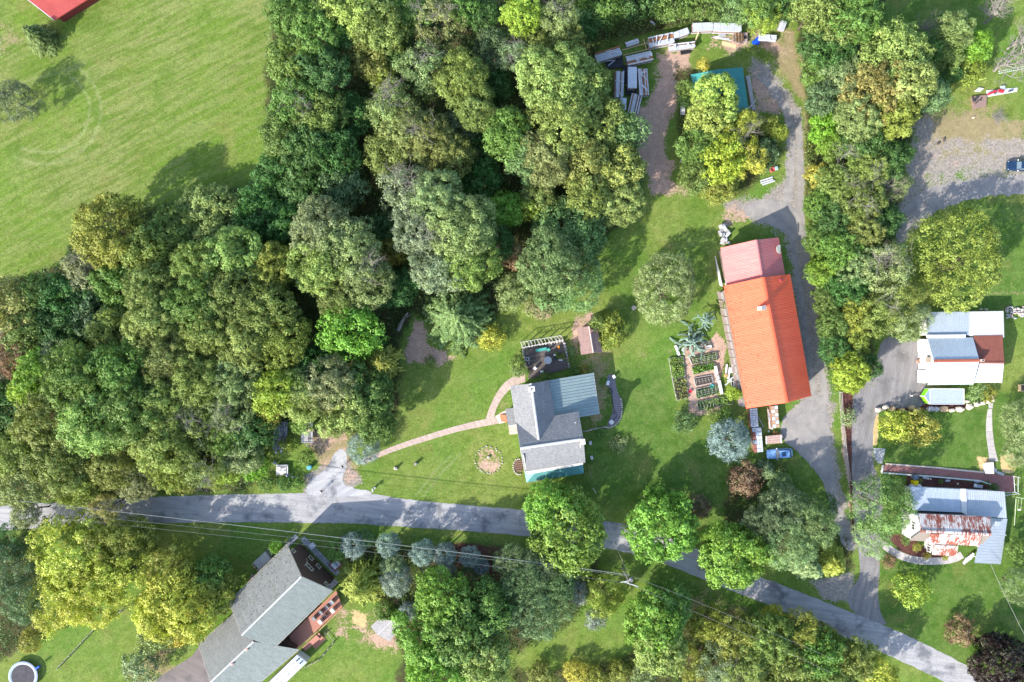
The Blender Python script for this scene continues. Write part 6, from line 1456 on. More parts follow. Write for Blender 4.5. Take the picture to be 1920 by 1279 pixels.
for i, (x, y) in enumerate(((1437,336),(1438,340),(1441,343))): beam(x,y,2.4,.25,18,.15+.05*i,lum[1],['first white plank of the pile by the wheel tracks','second white plank of the pile by the wheel tracks','third white plank of the pile by the wheel tracks'][i])
MB().lathe(W(1447,319,0), [(.42,0),(.45,.5),(.36,.5),(.32,.1)], 14).solo('red_tub', pm('faded_red_plastic', (.55,.12,.11), rough=.5), 'faded red tub at the right of the clump by the wheel tracks', 'tub'); MB().box(W(1455,316,.3),(.5,.6,.5),R(10)).solo('pale_blue_box', pm('pale_blue_plastic', (.45,.62,.68), rough=.5), 'pale blue box beside the faded red tub', 'box')
MB().box(W(1412,308,.5),(.6,.5,.6),R(20)).solo('blue_box', pm('dark_blue_box', (.06,.12,.28), rough=.5), 'small dark blue and white box under the yellow leaves of the clump', 'box')
# --- stacks south of the barn
def crates(px, py, n_, L, w, deg, h, label, mats, split=2, rows=1):
    c = W(px, py, h); o = thing('crate_stack', label, 'stack', (c.x, c.y, 0), R(deg), None, local=True); MB().box((0, 0, (h-.1)/2), (w*.94, L*.98, h-.1)).build('stack_core', lum[2], o)
    for i in range(n_):
        for j in range(split):
            m = mats[(i+j) % len(mats)] if not isinstance(mats[0], list) else mats[j][i % len(mats[j])]
            x0 = -w/2+w*(j+.5)/split; y0 = -L/2+L*(i+.5)/n_
            MB().box((x0, y0, h+random.uniform(-.02, .05)), (w/split-.05, L/n_-.07, .12)).build('crate_top', m, o)
    return o
zn = pm('sheet_zinc', (.60, .64, .69)); rb = pm('red_brown_top', (.33, .12, .09), (.25, .09, .07), 4); wd = pm('wood_tan_top', (.45, .31, .22), (.36, .24, .17), 3)
crates(1413.8,783.5,8,3.5,1.4,4,1.5,'stack of pale slotted crates touching the south wall of the orange barn, left one',[lum[0],lum[1],zn],3)
crates(1420.5,825,6,4.6,1.7,5,1.5,'long stack, white sheets right and red brown tops left, beside the silver blue spruce',[[rb,rb,lum[0]],[zn,lum[1]],[zn,lum[1]]],3)
crates(1453.5,781.5,6,4.1,1.25,5,1.4,'stack of tan and white crates against the barn next to the parking gravel',[lum[1],wd],2)
tb_ = thing('timber_pile', 'narrow pile of long pinkish timbers between the two crate stacks', 'pile', W(1443, 785, 0))
for i in range(4): MB().box(W(1440.5+1.6*i, 784+2*i, .3+.1*(i % 2)), (.14, 4.0-.3*i, .14), R(5+2*i)).build('timber', lum[1] if i % 2 else wd, tb_)
lgp = thing('log_pile', 'pile of pinkish brown poles tied with a white strap above the light blue car', 'pile', W(1451, 825, 0)); pkw = [pm('pink_pole_a', (.50, .33, .27), (.4, .25, .2), 3), pm('pink_pole_b', (.60, .48, .44), (.48, .36, .32), 3)]
for i in range(7): MB().tube([W(1435, 818.5+2.1*i, .9), W(1467+random.uniform(-1.5,1.5), 815.5+2.1*i, .9)], .12, 6).build('pole', pkw[i % 2], lgp)
MB().box(W(1451, 824.5, .4), (2.9, 1.3, .75), R(4)).build('pile_core', pkw[0], lgp); MB().box(W(1437, 825.5, 1.0), (.18, 1.5, .06), R(4)).build('strap', GUT, lgp); MB().box(W(1464.5, 823.5, 1.0), (.18, 1.5, .06), R(4)).build('strap', GUT, lgp)
for i in range(4): MB().box(W(1450+3.2*i, 812.5, .5), (.9, .1, .08), R((70, 40, -30, 20)[i])).build('broken_board', lum[3], lgp)
MB().box(W(1441, 809, .1), (.35, .3, .2), .3).solo('white_block', WHITE, 'small white block on the ground above the pole pile', 'block'); beam(1426,790,2.6,.08,-62,.12,lum[1],'thin pole lying between the crate stacks','thin_pole','pole')
# --- scrap by the vegetable garden
sc_ = thing('scrap_boards', 'jumble of white boards and window frames along the barn wall by the vegetable garden', 'scrap', W(1375, 708, 0))
for i, (x, y, L, w, d) in enumerate(((1362,692,1.8,.35,85),(1367,700,2.2,.4,82),(1373,690,1.9,.5,80),(1379,702,2.2,.5,80),(1371,710,1.8,.25,35),(1366,717,1.7,.2,-140),(1376,722,1.6,.25,95),(1383,712,1.9,.2,82),(1378,684,1.4,.4,78),(1385,724,2.2,.5,80))):
    MB().box(W(x, y, .25+.06*i), (L, w, .06), R(d)).build('board', lum[1] if i % 3 else WHITE, sc_)
wf_ = thing('window_frame_scrap', 'old white window frame lying open in the scrap by the barn wall', 'window frame', W(1376, 722, 0))
MB().box(W(1376, 716, .9), (1.5, .1, .07), R(-10)).box(W(1381, 722, .9), (.1, 1.5, .07), R(12)).box(W(1372, 723, .9), (.1, 1.5, .07), R(12)).box(W(1378, 729, .9), (1.2, .1, .07), R(-5)).build('frame', WHITE, wf_)
MB().box(W(1376.5, 722.5, .4), (1.1, 1.2, .3), R(10)).build('dark_backing', tarp, wf_)
tr_ = thing('white_trough', 'long white wooden trough beside the vegetable beds', 'trough', W(1347, 715, 0))
for i in range(2): MB().box(W(1343.5+7*i, 699+27*i, .3), (.5, 2.6, .5), R(12)).build('trough_side', WHITE, tr_)
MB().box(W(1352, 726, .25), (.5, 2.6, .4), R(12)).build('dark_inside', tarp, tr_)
beam(1349,698,3.3,.1,58,.8,lum[2],'dark brown pole leaning over the white trough','brown_pole','pole'); beam(1373,657,1.8,.12,-28,.6,lum[2],'brown curved pole at the upper end of the scrap','brown_pole','pole')
MB().lathe(W(1361, 704, 0), [(.4,0),(.42,.35),(.3,.4)], 10).solo('straw_basket', pm('straw_basket', (.42,.30,.13), (.3,.2,.09), 5), 'round tan basket between the trough and the white scrap', 'basket')
for x, y, d, k in ((1270,657,-68,0),(1281,655,55,1),(1329,650,10,2)): MB().box(W(x, y, .25), ((2.0,.7,1.0)[k], (.4,.35,.45)[k], .3), R(d)).solo('white_bench' if k == 0 else 'white_block', WHITE, ['white slanted bench at the top left corner of the vegetable garden','small blue white block beside the slanted bench under the weeping cedar','white stone block at the top of the vegetable garden path'][k], 'bench' if k == 0 else 'block')
# --- raised beds
soil = pm('dark_soil', (.045,.032,.026), (.08,.055,.045), 3, .95); edgew = pm('grey_bed_board', (.42,.40,.39), (.32,.30,.29), 3, .9); gridm = pm('pale_wire', (.42,.46,.40), rough=.5)
def bed(corners, label, leafy=1.0, colr=(.09,.17,.03), grid=None, hoops=0, group=None):
    P_ = [W(*c) for c in corners]; c0_ = sum(P_, Vector())/4; o = thing('vegetable_bed', label, 'garden bed', c0_, 0, group)
    for i in range(4):
        a, b_ = P_[i], P_[(i+1) % 4]; d = b_-a; MB().box((a+b_)/2+Vector((0,0,.14)), (d.length-.06, .09, .28), math.atan2(d.y, d.x)).build('side_board', edgew, o)
    MB().prism([p+(c0_-p).normalized()*.08 for p in P_], 0, .2).build('soil', soil, o)
    r = np.random.default_rng(int(abs(c0_.x)*97)); L1, L2 = (P_[1]-P_[0]).length, (P_[3]-P_[0]).length; k = int(L1*L2*26*leafy)
    if k:
        u, v = r.random(k), r.random(k); p0, p1, p2, p3 = (np.array(p) for p in P_)
        b2 = ((p0*(1-u[:,None])+p1*u[:,None])*(1-v[:,None])+(p3*(1-u[:,None])+p2*u[:,None])*v[:,None]); hz = vnoise(b2[:,0]*3+90, b2[:,1]*3+90, 2.2, 3)
        ci = np.repeat(np.arange(k), 5); pos = b2[ci]+r.normal(0,.08,(k*5,3)); pos[:,2] = .22+hz[ci]*.55*r.uniform(.4,1,k*5)
        nor = r.normal(size=(k*5,3))*.5+np.array([0,0,.9]); L = .2*r.uniform(.6,1.5,k*5); off = np.array(c0_)
        me_ = quads('vegetables', pos-off, nor, L, L*.6, np.stack([r.random(k*5), hz[ci]*1.2, r.random(k*5)*.95],1), LEAF)
        v_ = bpy.data.objects.new('vegetables', me_); COL.objects.link(v_); v_.parent = o; v_.color = (*colr, 1); v_['kind'] = 'stuff'
    if grid:
        g = MB(); n1, z = grid
        for i in range(n1+1): A, B = P_[0].lerp(P_[1], .06+.88*i/n1), P_[3].lerp(P_[2], .06+.88*i/n1); g.tube([A.lerp(B,.2)+Vector((0,0,z)), A.lerp(B,.8)+Vector((0,0,z))], .018, 4)
        for t in (.28, .5, .72)[:3 if z > .5 else 2]: A, B = P_[0].lerp(P_[3], t), P_[1].lerp(P_[2], t); g.tube([A.lerp(B,.06)+Vector((0,0,z+.01)), A.lerp(B,.94)+Vector((0,0,z+.01))], .02, 4)
        g.build('wire_panel', gridm, o)
    for i in range(hoops):
        A, B = P_[0].lerp(P_[1], (i+.6)/(hoops+.6)), P_[3].lerp(P_[2], (i+.6)/(hoops+.6)); MB().tube([A.lerp(B,t)+Vector((0,0,.2+.8*math.sin(math.pi*t))) for t in (0,.15,.35,.5,.65,.85,1)], .022, 5).build('hoop', gridm, o)
    return o
bed([(1253.5,672),(1280,668.5),(1284,706),(1260,709)],'upper half of the long left vegetable bed, full of pale leaves',1.2,(.15,.24,.05))
bed([(1260,709.5),(1284,706.5),(1290,745),(1268.5,751)],'lower half of the long left vegetable bed with a bare dark corner',.6,(.14,.18,.05))
bed([(1292,671),(1343,660),(1345,675),(1297,683)],'topmost middle vegetable bed with a white wire grid',1.0,(.12,.17,.05),(6,.7))
bed([(1296,688),(1338,680),(1339,692),(1300,702)],'second middle vegetable bed, all leafy green',1.6,(.10,.20,.03))
bed([(1300.5,709),(1334,703),(1337,717),(1304,724)],'black vegetable bed covered by a white wire grid',.0,(.1,.2,.03),(5,.45))
bed([(1303,730),(1341,722),(1344,738),(1307,747)],'vegetable bed with dark green plants and wire grid below the black one',1.0,(.06,.12,.035),(5,.6))
bed([(1306,753),(1340,747),(1342,763),(1310,770)],'lowest middle vegetable bed with hoops over pale greens',1.0,(.14,.21,.06),None,5)
bed([(1342,747),(1372,741),(1373,757),(1344,762)],'lowest right vegetable bed, leafy without hoops',1.4,(.15,.24,.06))
def pot(px, py, r, h, m, label, name='flower_pot'): return MB().lathe(W(px,py,0), [(r*.8,0),(r,h),(r*.8,h),(r*.7,h*.6)], 12).solo(name, m, label, 'pot' if 'pot' in name else 'bucket')
pot(1294,733.7,.32,.35,pm('red_plastic', (.60,.04,.07), rough=.4),'red bucket on the garden path beside the left bed','bucket'); pot(1333.7,723.7,.36,.4,pm('teal_plastic', (.04,.42,.42), rough=.4),'turquoise pot at the corner of the black vegetable bed')
MB().box(W(1302,696,.2),(.45,.5,.3),.1).solo('small_crate', edgew, 'small grey crate at the left end of the leafy green bed', 'crate'); MB().rock(W(1289.5,710,0),(.4,.35,.3),3).solo('pale_stone', rim if (rim:=bpy.data.materials.get('rim_stone_pale')) else WHITE, 'single pale stone on the garden path', 'stone')
# ---------------------------------------------------------------- wooden patio
pat = thing('patio_deck', 'dark weathered wooden patio with white pergola north of the grey roofed house', 'patio', W(1022, 680, 0))
pw = [pm('dark_deck_a', (.155,.125,.115), (.10,.08,.075), 2, .85), pm('dark_deck_b', (.19,.155,.14), (.12,.10,.09), 2, .85), pm('dark_deck_c', (.13,.11,.10), (.09,.075,.07), 2, .85)]
PA, PB, PC, PD = W(981.5,655,0), W(1057,641,0), W(1067,691,0), W(991.5,711,0)
for i in range(22):
    t0, t1 = i/22+.003, (i+1)/22-.003; MB().prism([PA.lerp(PD,t0), PB.lerp(PC,t0), PB.lerp(PC,t1), PA.lerp(PD,t1)], .0, .30+random.uniform(-.01,.01)).build('deck_board', random.choice(pw), pat)
stn = [pm('pale_ledge_stone', (.52,.48,.43), (.38,.35,.31), 3, .9), pm('grey_ledge_stone', (.36,.35,.34), (.27,.26,.25), 3, .9)]
for i in range(15): MB().rock(W(982+5.2*i, 652-.95*i, 0), (.6,.6,.75), i+5).build('ledge_stone', stn[i % 2], pat)
for i in range(9): MB().rock(W(1058.5+1.1*i, 644+5.4*i, 0), (.65,.6,.7), i+35).build('ledge_stone', stn[(i+1) % 2], pat)
for i in range(6): MB().rock(W(981+1.0*i, 658+5.5*i, 0), (.5,.6,.6), i+55).build('ledge_stone', stn[i % 2], pat)
perg = thing('pergola', 'white lattice pergola along the north side of the wooden patio', 'pergola', W(1015, 645, 0)); wpo = pm('weathered_white_wood', (.68,.64,.57), (.55,.51,.45), 3, .8); pz = 2.3
F0, F1, B0, B1 = W(979,652,pz), W(1056,637,pz), W(977,641.5,pz), W(1051,629,pz)
for A, B in ((F0,F1),(B0,B1)): MB().tube([A, B], .07, 4).build('beam', wpo, perg)
for i in range(13):
    t = i/12; MB().tube([F0.lerp(F1,t)+Vector((0,0,.1)), B0.lerp(B1,t)+Vector((0,0,.1))], .04, 4).build('rafter', wpo, perg)
    if i % 3 == 0:
        for A in (F0.lerp(F1,t), B0.lerp(B1,t)): MB().box((A.x, A.y, pz/2), (.1,.1,pz)).build('post', wpo, perg)
for i in (0,2,5,8,10,11): MB().tube([F0.lerp(F1,i/12)+Vector((0,0,.16)), B0.lerp(B1,(i+1)/12)+Vector((0,0,.16))], .03, 4).build('lattice_strip', wpo, perg)
def furn(name, label, cat, px, py, z, parts, rz=0): 
    c = W(px, py, z); o = thing(name, label, cat, c, R(rz), local=True)
    for nm, pos, size, m in parts: MB().box(pos, size).build(nm, m, o)
    return o
teal = pm('teal_paint', (.07,.34,.29), (.055,.28,.24), 2, .6); drk = pm('dark_metal', (.06,.06,.065), rough=.5); lgy = pm('light_grey_plastic', (.42,.44,.48), rough=.5); wpl = pm('white_plastic', (.72,.73,.76), rough=.5)
furn('garden_bench','teal green bench under the pergola on the wooden patio','bench',1014.5,656,.3,[('seat',(0,0,.42),(2.1,.5,.06),teal),('backrest',(0,.28,.65),(2.1,.06,.4),teal),('leg',(-.9,0,.2),(.08,.45,.4),teal),('leg',(.9,0,.2),(.08,.45,.4),teal)],11)
furn('side_chair','small teal side chair next to the teal bench','chair',1028,656,.3,[('seat',(0,0,.42),(.5,.5,.06),teal),('backrest',(.25,0,.65),(.05,.5,.4),teal),('leg',(0,0,.2),(.4,.4,.38),teal)],35)
tbl = thing('round_table','round grey table in the middle of the wooden patio','table',W(1027,675.5,.3)); MB().lathe(W(1027,675.5,.3), [(.70,.70),(.72,.73),(.70,.76),(.1,.76)], 24).build('table_top', lgy, tbl); MB().lathe(W(1027,675.5,.3), [(.3,0),(.06,.06),(.06,.7)], 10).build('table_leg', drk, tbl)
furn('patio_chair','white chair at the left edge of the wooden patio','chair',989,673,.3,[('seat',(0,0,.42),(.65,.65,.06),wpl),('cushion',(0,0,.47),(.4,.4,.05),drk),('backrest',(-.3,0,.65),(.06,.65,.4),wpl),('leg',(.25,.25,.2),(.06,.06,.4),wpl),('leg',(.25,-.25,.2),(.06,.06,.4),wpl),('leg',(-.25,.25,.2),(.06,.06,.4),wpl),('leg',(-.25,-.25,.2),(.06,.06,.4),wpl)],5)
furn('patio_chair','dark chair below the white one on the wooden patio','chair',993,683,.3,[('seat',(0,0,.42),(.6,.6,.06),drk),('backrest',(-.25,.1,.65),(.06,.6,.4),lgy),('leg',(0,0,.2),(.4,.4,.38),drk)],-30)
furn('patio_chair','blue white chair at the lower left of the wooden patio','chair',1003,690.5,.3,[('seat',(0,0,.42),(.5,.55,.06),wpl),('backrest',(.2,0,.65),(.06,.5,.4),wpl),('leg',(0,0,.2),(.36,.36,.38),wpl)],50)
furn('patio_chair','dark chair right of the round table on the wooden patio','chair',1040,674,.3,[('seat',(0,0,.42),(.5,.5,.06),drk),('backrest',(.25,0,.65),(.06,.5,.4),drk),('leg',(0,0,.2),(.4,.4,.38),drk)],0)
furn('storage_box','small white box on the lower edge of the wooden patio','box',1016,696.5,.3,[('box_body',(0,0,.15),(.6,.35,.3),wpl),('lid',(0,0,.32),(.66,.4,.04),WHITE)],-3)
MB().lathe(W(1051,675,.3), [(.2,0),(.32,.2),(.26,.3)], 12).solo('planter', wpl, 'white oval planter near the right edge of the wooden patio', 'planter').scale = (1.5,.6,1)
furn('bird_bath','small white ornament above right of the round table','ornament',1039.5,665.5,.3,[('stand',(0,0,.3),(.12,.12,.6),wpl),('basin',(0,0,.62),(.3,.3,.06),wpl)])
orf = pm('orange_flowers', (.75,.26,.01), (.6,.2,.01), 6, .8)
fp_ = thing('flower_pot','pot of bright orange flowers at the top right corner of the patio','pot',W(1047.5,651,.3)); MB().lathe(W(1047.5,651,.3), [(.18,0),(.26,.35),(.22,.35)], 10).build('pot', pm('terracotta', (.4,.17,.1)), fp_)
for i in range(9): MB().rock(W(1047.5+random.uniform(-3,3),651+random.uniform(-2.5,2.5),.68), (.24,.24,.15), i).build('flower', orf, fp_)
for k, (x, y, l, c_) in enumerate(((985.5,657,'green hose coil at the top left of the wooden patio',gridm),)):
    MB().tube([W(985.5,657,.4)+Vector((math.cos(a)*.3, math.sin(a)*.35, 0)) for a in np.linspace(0, 5.6, 14)], .05, 5).solo('hose_coil', pm('green_hose', (.3,.36,.12)), l, 'hose')
for k, (x, y) in enumerate(((1043,664),(1047,670),(1054,668),(990,698),(1020,704))):
    T(x, y, 5+k % 3, .9, 'bush', 'green' if k % 2 else 'olive', ['potted green plant on the patio below the orange flowers','leafy plant on the right side of the patio, by the planter','leafy plant on the right ledge of the patio','dry looking plant at the lower left corner of the patio','plant beside the white box at the lower patio edge'][k])
# ---------------------------------------------------------------- stone edged bed east of the house
sheet('gravel_bed', rough_line(smooth_pts(WL([(1138,703),(1152,702),(1154,722),(1164,750),(1165,775),(1156,794),(1143,801),(1138,794),(1149,775),(1149,750),(1143,730),(1139,718)]),1),.4,.06,71), .03, pm('purple_grey_gravel', (.20,.185,.21), (.15,.14,.16), 3, .95, .4))
rim_p = [(1095,808.5),(1104,807),(1112,804.5),(1120,803.5),(1128,802),(1136,800.5),(1142,802),(1149,799),(1155,795),(1160,790),(1163.5,783),(1165,776),(1166,768),(1165.5,760),(1165,752),(1162,745)]
sb = thing('stone_edging', 'curved line of pale stones edging the gravel bed east of the grey roofed house', 'edging', W(1150,790,0)); k_ = 0
for a, b_ in zip(rim_p[:-1], rim_p[1:]):
    for t in (0, .5): p = W(a[0]+(b_[0]-a[0])*t, a[1]+(b_[1]-a[1])*t, 0); MB().rock(p, (.50,.34,.28), k_+200).build('edge_stone', stn[0] if k_ % 4 else stn[1], sb); k_ += 1
hs = MB(); a = W(1147,726,.1); hs.tube([W(x,y,.1) for x,y in ((1145,727),(1149,733),(1144,738),(1140,734),(1143,727),(1147,735),(1148,748),(1150,760),(1152,770),(1149,778),(1154,772),(1157,780),(1150,788))], .05, 5).solo('garden_hose', pm('black_hose', (.03,.03,.04), rough=.4), 'black hose lying in loops on the gravel bed', 'hose')
furn('garden_cart','white and blue plastic cart at the top of the gravel bed','cart',1139,718,0,[('tray',(0,0,.5),(.55,.8,.25),wpl),('wheel',(.3,0,.2),(.1,.4,.4),drk),('handle',(.05,.55,.6),(.4,.08,.08),pm('cyan_plastic',(.25,.55,.68)))],-15)
furn('white_table','small white square table at the lower end of the gravel bed','table',1146,791,0,[('table_top',(0,0,.5),(.75,.75,.06),WHITE),('table_leg',(0,0,.24),(.12,.12,.48),wpl)],38)
furn('garden_lantern','black lantern shaped ornament at the top of the gravel bed','ornament',1150,706,0,[('lantern_body',(0,0,.35),(.35,.5,.7),drk),('lantern_roof',(0,0,.74),(.5,.6,.08),wpl)],25)
for k,(x,y,d) in enumerate(((1106.5,830,4),(1109,857.5,20))): furn('garden_chair',['white slatted seat beside the east wall of the grey roofed house, upper one','white narrow seat beside the east wall of the grey roofed house, lower one'][k],'seat',x,y,0,[('seat_slat',(-.15,0,.42),(.12,.7,.05),wpl),('seat_slat',(.02,0,.42),(.12,.7,.05),wpl),('seat_slat',(.19,0,.42),(.12,.7,.05),wpl),('leg',(0,0,.2),(.4,.5,.38),drk)],d)
# round bed and rocks on the front lawn
rbd = thing('round_flower_bed','round flower bed with a stone ring on the front lawn','flower bed',W(916,863,0))
for i in range(30):
    a = 2*math.pi*i/30; p = W(916,863,0)+Vector((math.cos(a)*2.55, math.sin(a)*2.55, 0))*random.uniform(.985,1.015) if False else W(916,863,0)+Vector((math.cos(a+random.uniform(-.07,.07)), math.sin(a), 0))*random.uniform(2.4,2.65); MB().rock(p, (random.uniform(.2,.42),random.uniform(.2,.36),.16), i+300).build('ring_stone', stn[0] if i % 3 else pm('pinkish_rock',(.46,.38,.34)), rbd)
MB().rock(W(916,857,0), (.7,.6,.4), 77).build('centre_stone', stn[0], rbd)
MB().rock(W(742,878,0), (.9,.75,.35), 81).solo('field_stone', stn[0], 'pale rock on the front lawn, left of two', 'rock'); 
def stump(px, py, label, h=.9, r=.32): MB().lathe(W(px,py,0), [(r,0),(r*.9,h*.5),(r*.85,h),(r*.5,h)], 10).solo('tree_stump', pm('grey_stump', (.34,.32,.30), (.24,.22,.2), 4, .95), label, 'stump')
stump(780,869,'short grey stump on the front lawn, right of two'); stump(743.5,877,'short dark stump beside the pale rock on the front lawn',.8,.25); stump(1188,577,'low round stump on the lawn beside the round pale green tree',.25,.5)
fl_ = thing('fallen_trunk','pale broken trunk lying at the edge of the bare soil by the woods','log',W(757,600,0)); MB().tube([W(746,620,.3),W(752,607,.4),W(757,596,.6),W(765,586,.9)], [.35,.38,.3,.16], 8).build('trunk', GBARK, fl_); MB().tube([W(757,596,.6),W(764,594,.8),W(771,588,1.0)], [.16,.1,.05], 6).build('branch', GBARK, fl_)
# ---------------------------------------------------------------- clearing by the road
rk_ = thing('log_rack','long low rack of split grey logs in the clearing','log pile',W(526,815,0)); lgm = [pm('split_log_a',(.36,.37,.42),(.24,.24,.28),3,.9), pm('split_log_b',(.26,.26,.29),(.17,.17,.19),3,.9), pm('split_log_c',(.45,.45,.48),(.33,.33,.36),3,.9)]
for i in range(46):
    x = 517.5+(i % 9)*2.5+random.uniform(-.6,.6); y = 796+(i//9)*9.5+random.uniform(-2,2); MB().tube([W(x,y-4.4,.75), W(x+random.uniform(-.5,.5)-.5,y+4.4,.75)], random.uniform(.1,.15), 5).build('log', random.choice(lgm), rk_)
MB().prism([W(516,790,0),W(540,790,0),W(537,842,0),W(513,842,0)], 0, .62).build('rack_base', lgm[1], rk_)
for k,(x,y,r_,m,l) in enumerate(((516,834.5,.32,'blue_bin','blue round tub below the log rack'),(526,838,.22,'wpl','small white bucket below the log rack, right of the blue tub'),(519,848,.2,'wpl','white jug below the blue tub by the log rack'),(529,846,.26,'wpl','white bowl at the lower right of the log rack'))):
    pot(x,y,r_,.5,wpl if m == 'wpl' else pm('sky_blue_plastic',(.10,.38,.55),rough=.4),l,'bucket')
tb2 = thing('plastic_basket','square turquoise and white basket right of the blue tub','basket',W(532,835,0)); MB().box(W(532,835,.2),(.65,.5,.4),R(-10)).build('basket_body', wpl, tb2); MB().box(W(532,835,.41),(.5,.35,.04),R(-10)).build('basket_inside', pm('turquoise_plastic',(.05,.35,.45)), tb2)
MB().lathe(W(581.5,875,0),[(.42,0),(.45,.8),(.36,.82),(.1,.84)],14).solo('rain_barrel', pm('sky_blue_plastic',(.10,.38,.55)), 'blue barrel at the edge of the small paved turning place', 'barrel')
tlr = thing('flatbed_trailer','small flatbed trailer with grey plank deck standing in the clearing','trailer',W(578,808,0)); tz = .85
for i in range(8): MB().prism([W(567.5+2.7*i,787,0),W(570+2.7*i,787,0),W(569.7+2.7*i,829,0),W(567.2+2.7*i,829,0)], tz-.05, tz+.01*(i % 2)).build('deck_plank', pm('silver_plank',(.42,.41,.42),(.33,.32,.33),3,.85), tlr)
for a, b_ in (((567,786.5),(567,829.5)),((589,786.5),(589,829.5)),((567,786.5),(589,786.5)),((567,829.5),(589,829.5))): MB().tube([W(*a,tz+.1),W(*b_,tz+.1)], .05, 4).build('frame_rail', drk if a[0] == 589 else lgy, tlr)
for a, b_ in (((571,830),(578.5,839)),((586,830),(578.5,839))): MB().tube([W(*a,.6),W(*b_,.5)], .05, 4).build('drawbar', lgy, tlr)
for x in (566,590.5): w_ = MB(); w_.tube([W(x,808,.36)-Vector((.12,0,0)), W(x,808,.36)+Vector((.12,0,0))], .36, 12).build('wheel', drk, tlr)
for a, b_ in (((574,803),(590,803.6)),((579,810),(579,829)),((576,823),(588,823.4))): MB().tube([W(*a,tz+.16),W(*b_,tz+.16)], .06, 4).build('strap_bar', drk, tlr)
for i in range(1): beam(582,806,1.3,.5,2,tz+.1,ply,'short fresh boards lying across the flatbed trailer','loose_boards','boards')
bx = thing('open_box','pale square box with inner tray and scrap, above the verge shrubs','box',W(529,881,0)); MB().box(W(529,881,.25),(2.1,1.9,.5)).build('box_body', pm('dirty_white',(.58,.55,.53),(.46,.44,.43),3), bx)
MB().box(W(529,872.5,.56),(2.1,.2,.12)).box(W(539,881,.56),(.2,1.9,.12)).build('rim', wpl, bx); MB().box(W(527,874.5,.52),(1.7,.15,.06)).box(W(536.8,881,.52),(.15,1.7,.06)).build('dark_gap', drk, bx)
MB().box(W(526,881,.56),(.7,.12,.1),R(60)).box(W(529,878,.56),(.8,.1,.1),R(-5)).build('scrap_piece', lgy, bx); MB().box(W(534,885,.56),(.6,.5,.06)).build('white_sheet', WHITE, bx)
MB().lathe(W(516.5,867.5,0),[(.25,0),(.28,.6),(.2,.62)],10).solo('milk_can', pm('grey_blue_can',(.34,.38,.46),rough=.4), 'grey blue can beside the pale square box', 'can')
# ---------------------------------------------------------------- people
def person(px, py, face, label, shirt, pants, cap, arms=.55):
    o = thing('person', label, 'person', W(px, py, 0), R(face), local=True)
    V = [(0,0,.95),(0,0,1.12),(0,0,1.36),(0,0,1.5),(.01,0,1.58)]; E = [(0,1),(1,2),(2,3),(3,4)]; RAD = [(.155,.11),(.145,.105),(.17,.11),(.065,.065),(.06,.06)]
    for s in (-1, 1):
        b_ = len(V); V += [(.02,s*.10,.88),(.03,s*.13,.5),(-.02,s*.15,.09),(.13,s*.16,.045)]; E += [(0,b_),(b_,b_+1),(b_+1,b_+2),(b_+2,b_+3)]; RAD += [(.095,.095),(.062,.062),(.045,.045),(.042,.035)]
        b_ = len(V); V += [(0,s*.20,1.41),(-.02,s*.30,1.16),(.10,s*.34,.93),(.15,s*.33,.84)]; E += [(2,b_),(b_,b_+1),(b_+1,b_+2),(b_+2,b_+3)]; RAD += [(.06,.06),(.044,.044),(.033,.033),(.038,.02)]
        for f in range(4):
            k = len(V); V.append((.18+.01*f, s*(.31+.02*f), .775-.004*f)); E.append((b_+3, k)); RAD.append((.012,.012))
        k = len(V); V.append((.20, s*.285, .82)); E.append((b_+3, k)); RAD.append((.013,.013))
    me_ = bpy.data.meshes.new('body'); me_.from_pydata(V, E, []); b = bpy.data.objects.new('body', me_); COL.objects.link(b); b.parent = o
    sk = b.modifiers.new('skin', 'SKIN'); sk.use_smooth_shade = True
    for i, v in enumerate(me_.skin_vertices[0].data): v.radius = RAD[i]; v.use_root = (i == 0)
    b.modifiers.new('sub', 'SUBSURF').levels = 1; b.modifiers['sub'].render_levels = 1
    m, n, bs = node_mat('clothes_'+shirt[0]+pants[0]); tc_ = n.nodes.new('ShaderNodeTexCoord'); sx = n.nodes.new('ShaderNodeSeparateXYZ'); n.links.new(tc_.outputs['Object'], sx.inputs[0]); z = sx.outputs[2]; ya = mth(n, 'ABSOLUTE', sx.outputs[1])
    c_ = mixc(n, mth(n, 'GREATER_THAN', z, .97), pants[1], shirt[1]); c_ = mixc(n, mth(n, 'GREATER_THAN', z, 1.47), c_, (.45,.27,.19))
    arm = mth(n, 'MULTIPLY', mth(n, 'GREATER_THAN', ya, .23), mth(n, 'LESS_THAN', z, 1.18)); c_ = mixc(n, mth(n, 'MULTIPLY', arm, mth(n, 'GREATER_THAN', z, .6)), c_, (.45,.27,.19)); c_ = mixc(n, mth(n, 'LESS_THAN', z, .09), c_, (.05,.045,.04))
    n.links.new(c_, bs.inputs['Base Color']); bs.inputs['Roughness'].default_value = .85; me_.materials.append(m)
    h = MB(); hv = []
    h.lathe((.015,0,1.53), [(.035,0),(.06,.03),(.078,.09),(.083,.14),(.075,.19),(.045,.225),(.01,.235)], 12); h.box((.105,0,1.62), (.04,.028,.035)); h.box((.015,.085,1.64), (.03,.02,.05)); h.box((.015,-.085,1.64), (.03,.02,.05))
    hd = h.build('head', pm('skin', (.50,.31,.23), rough=.6), o, True); MB().box((.088,.03,1.655),(.02,.025,.012)).box((.088,-.03,1.655),(.02,.025,.012)).build('eyes', drk, hd); MB().box((.085,0,1.585),(.02,.045,.01)).build('mouth', pm('lips',(.35,.14,.12)), hd)
    cp_ = MB(); cp_.lathe((.01,0,1.68), [(.09,0),(.092,.03),(.075,.075),(.03,.095)], 12); 
    if cap[1]: cp_.box((.12,0,1.69), (.10,.13,.012))
    cp_.build('cap' if cap[1] else 'hair', cap[0], o, True); return o
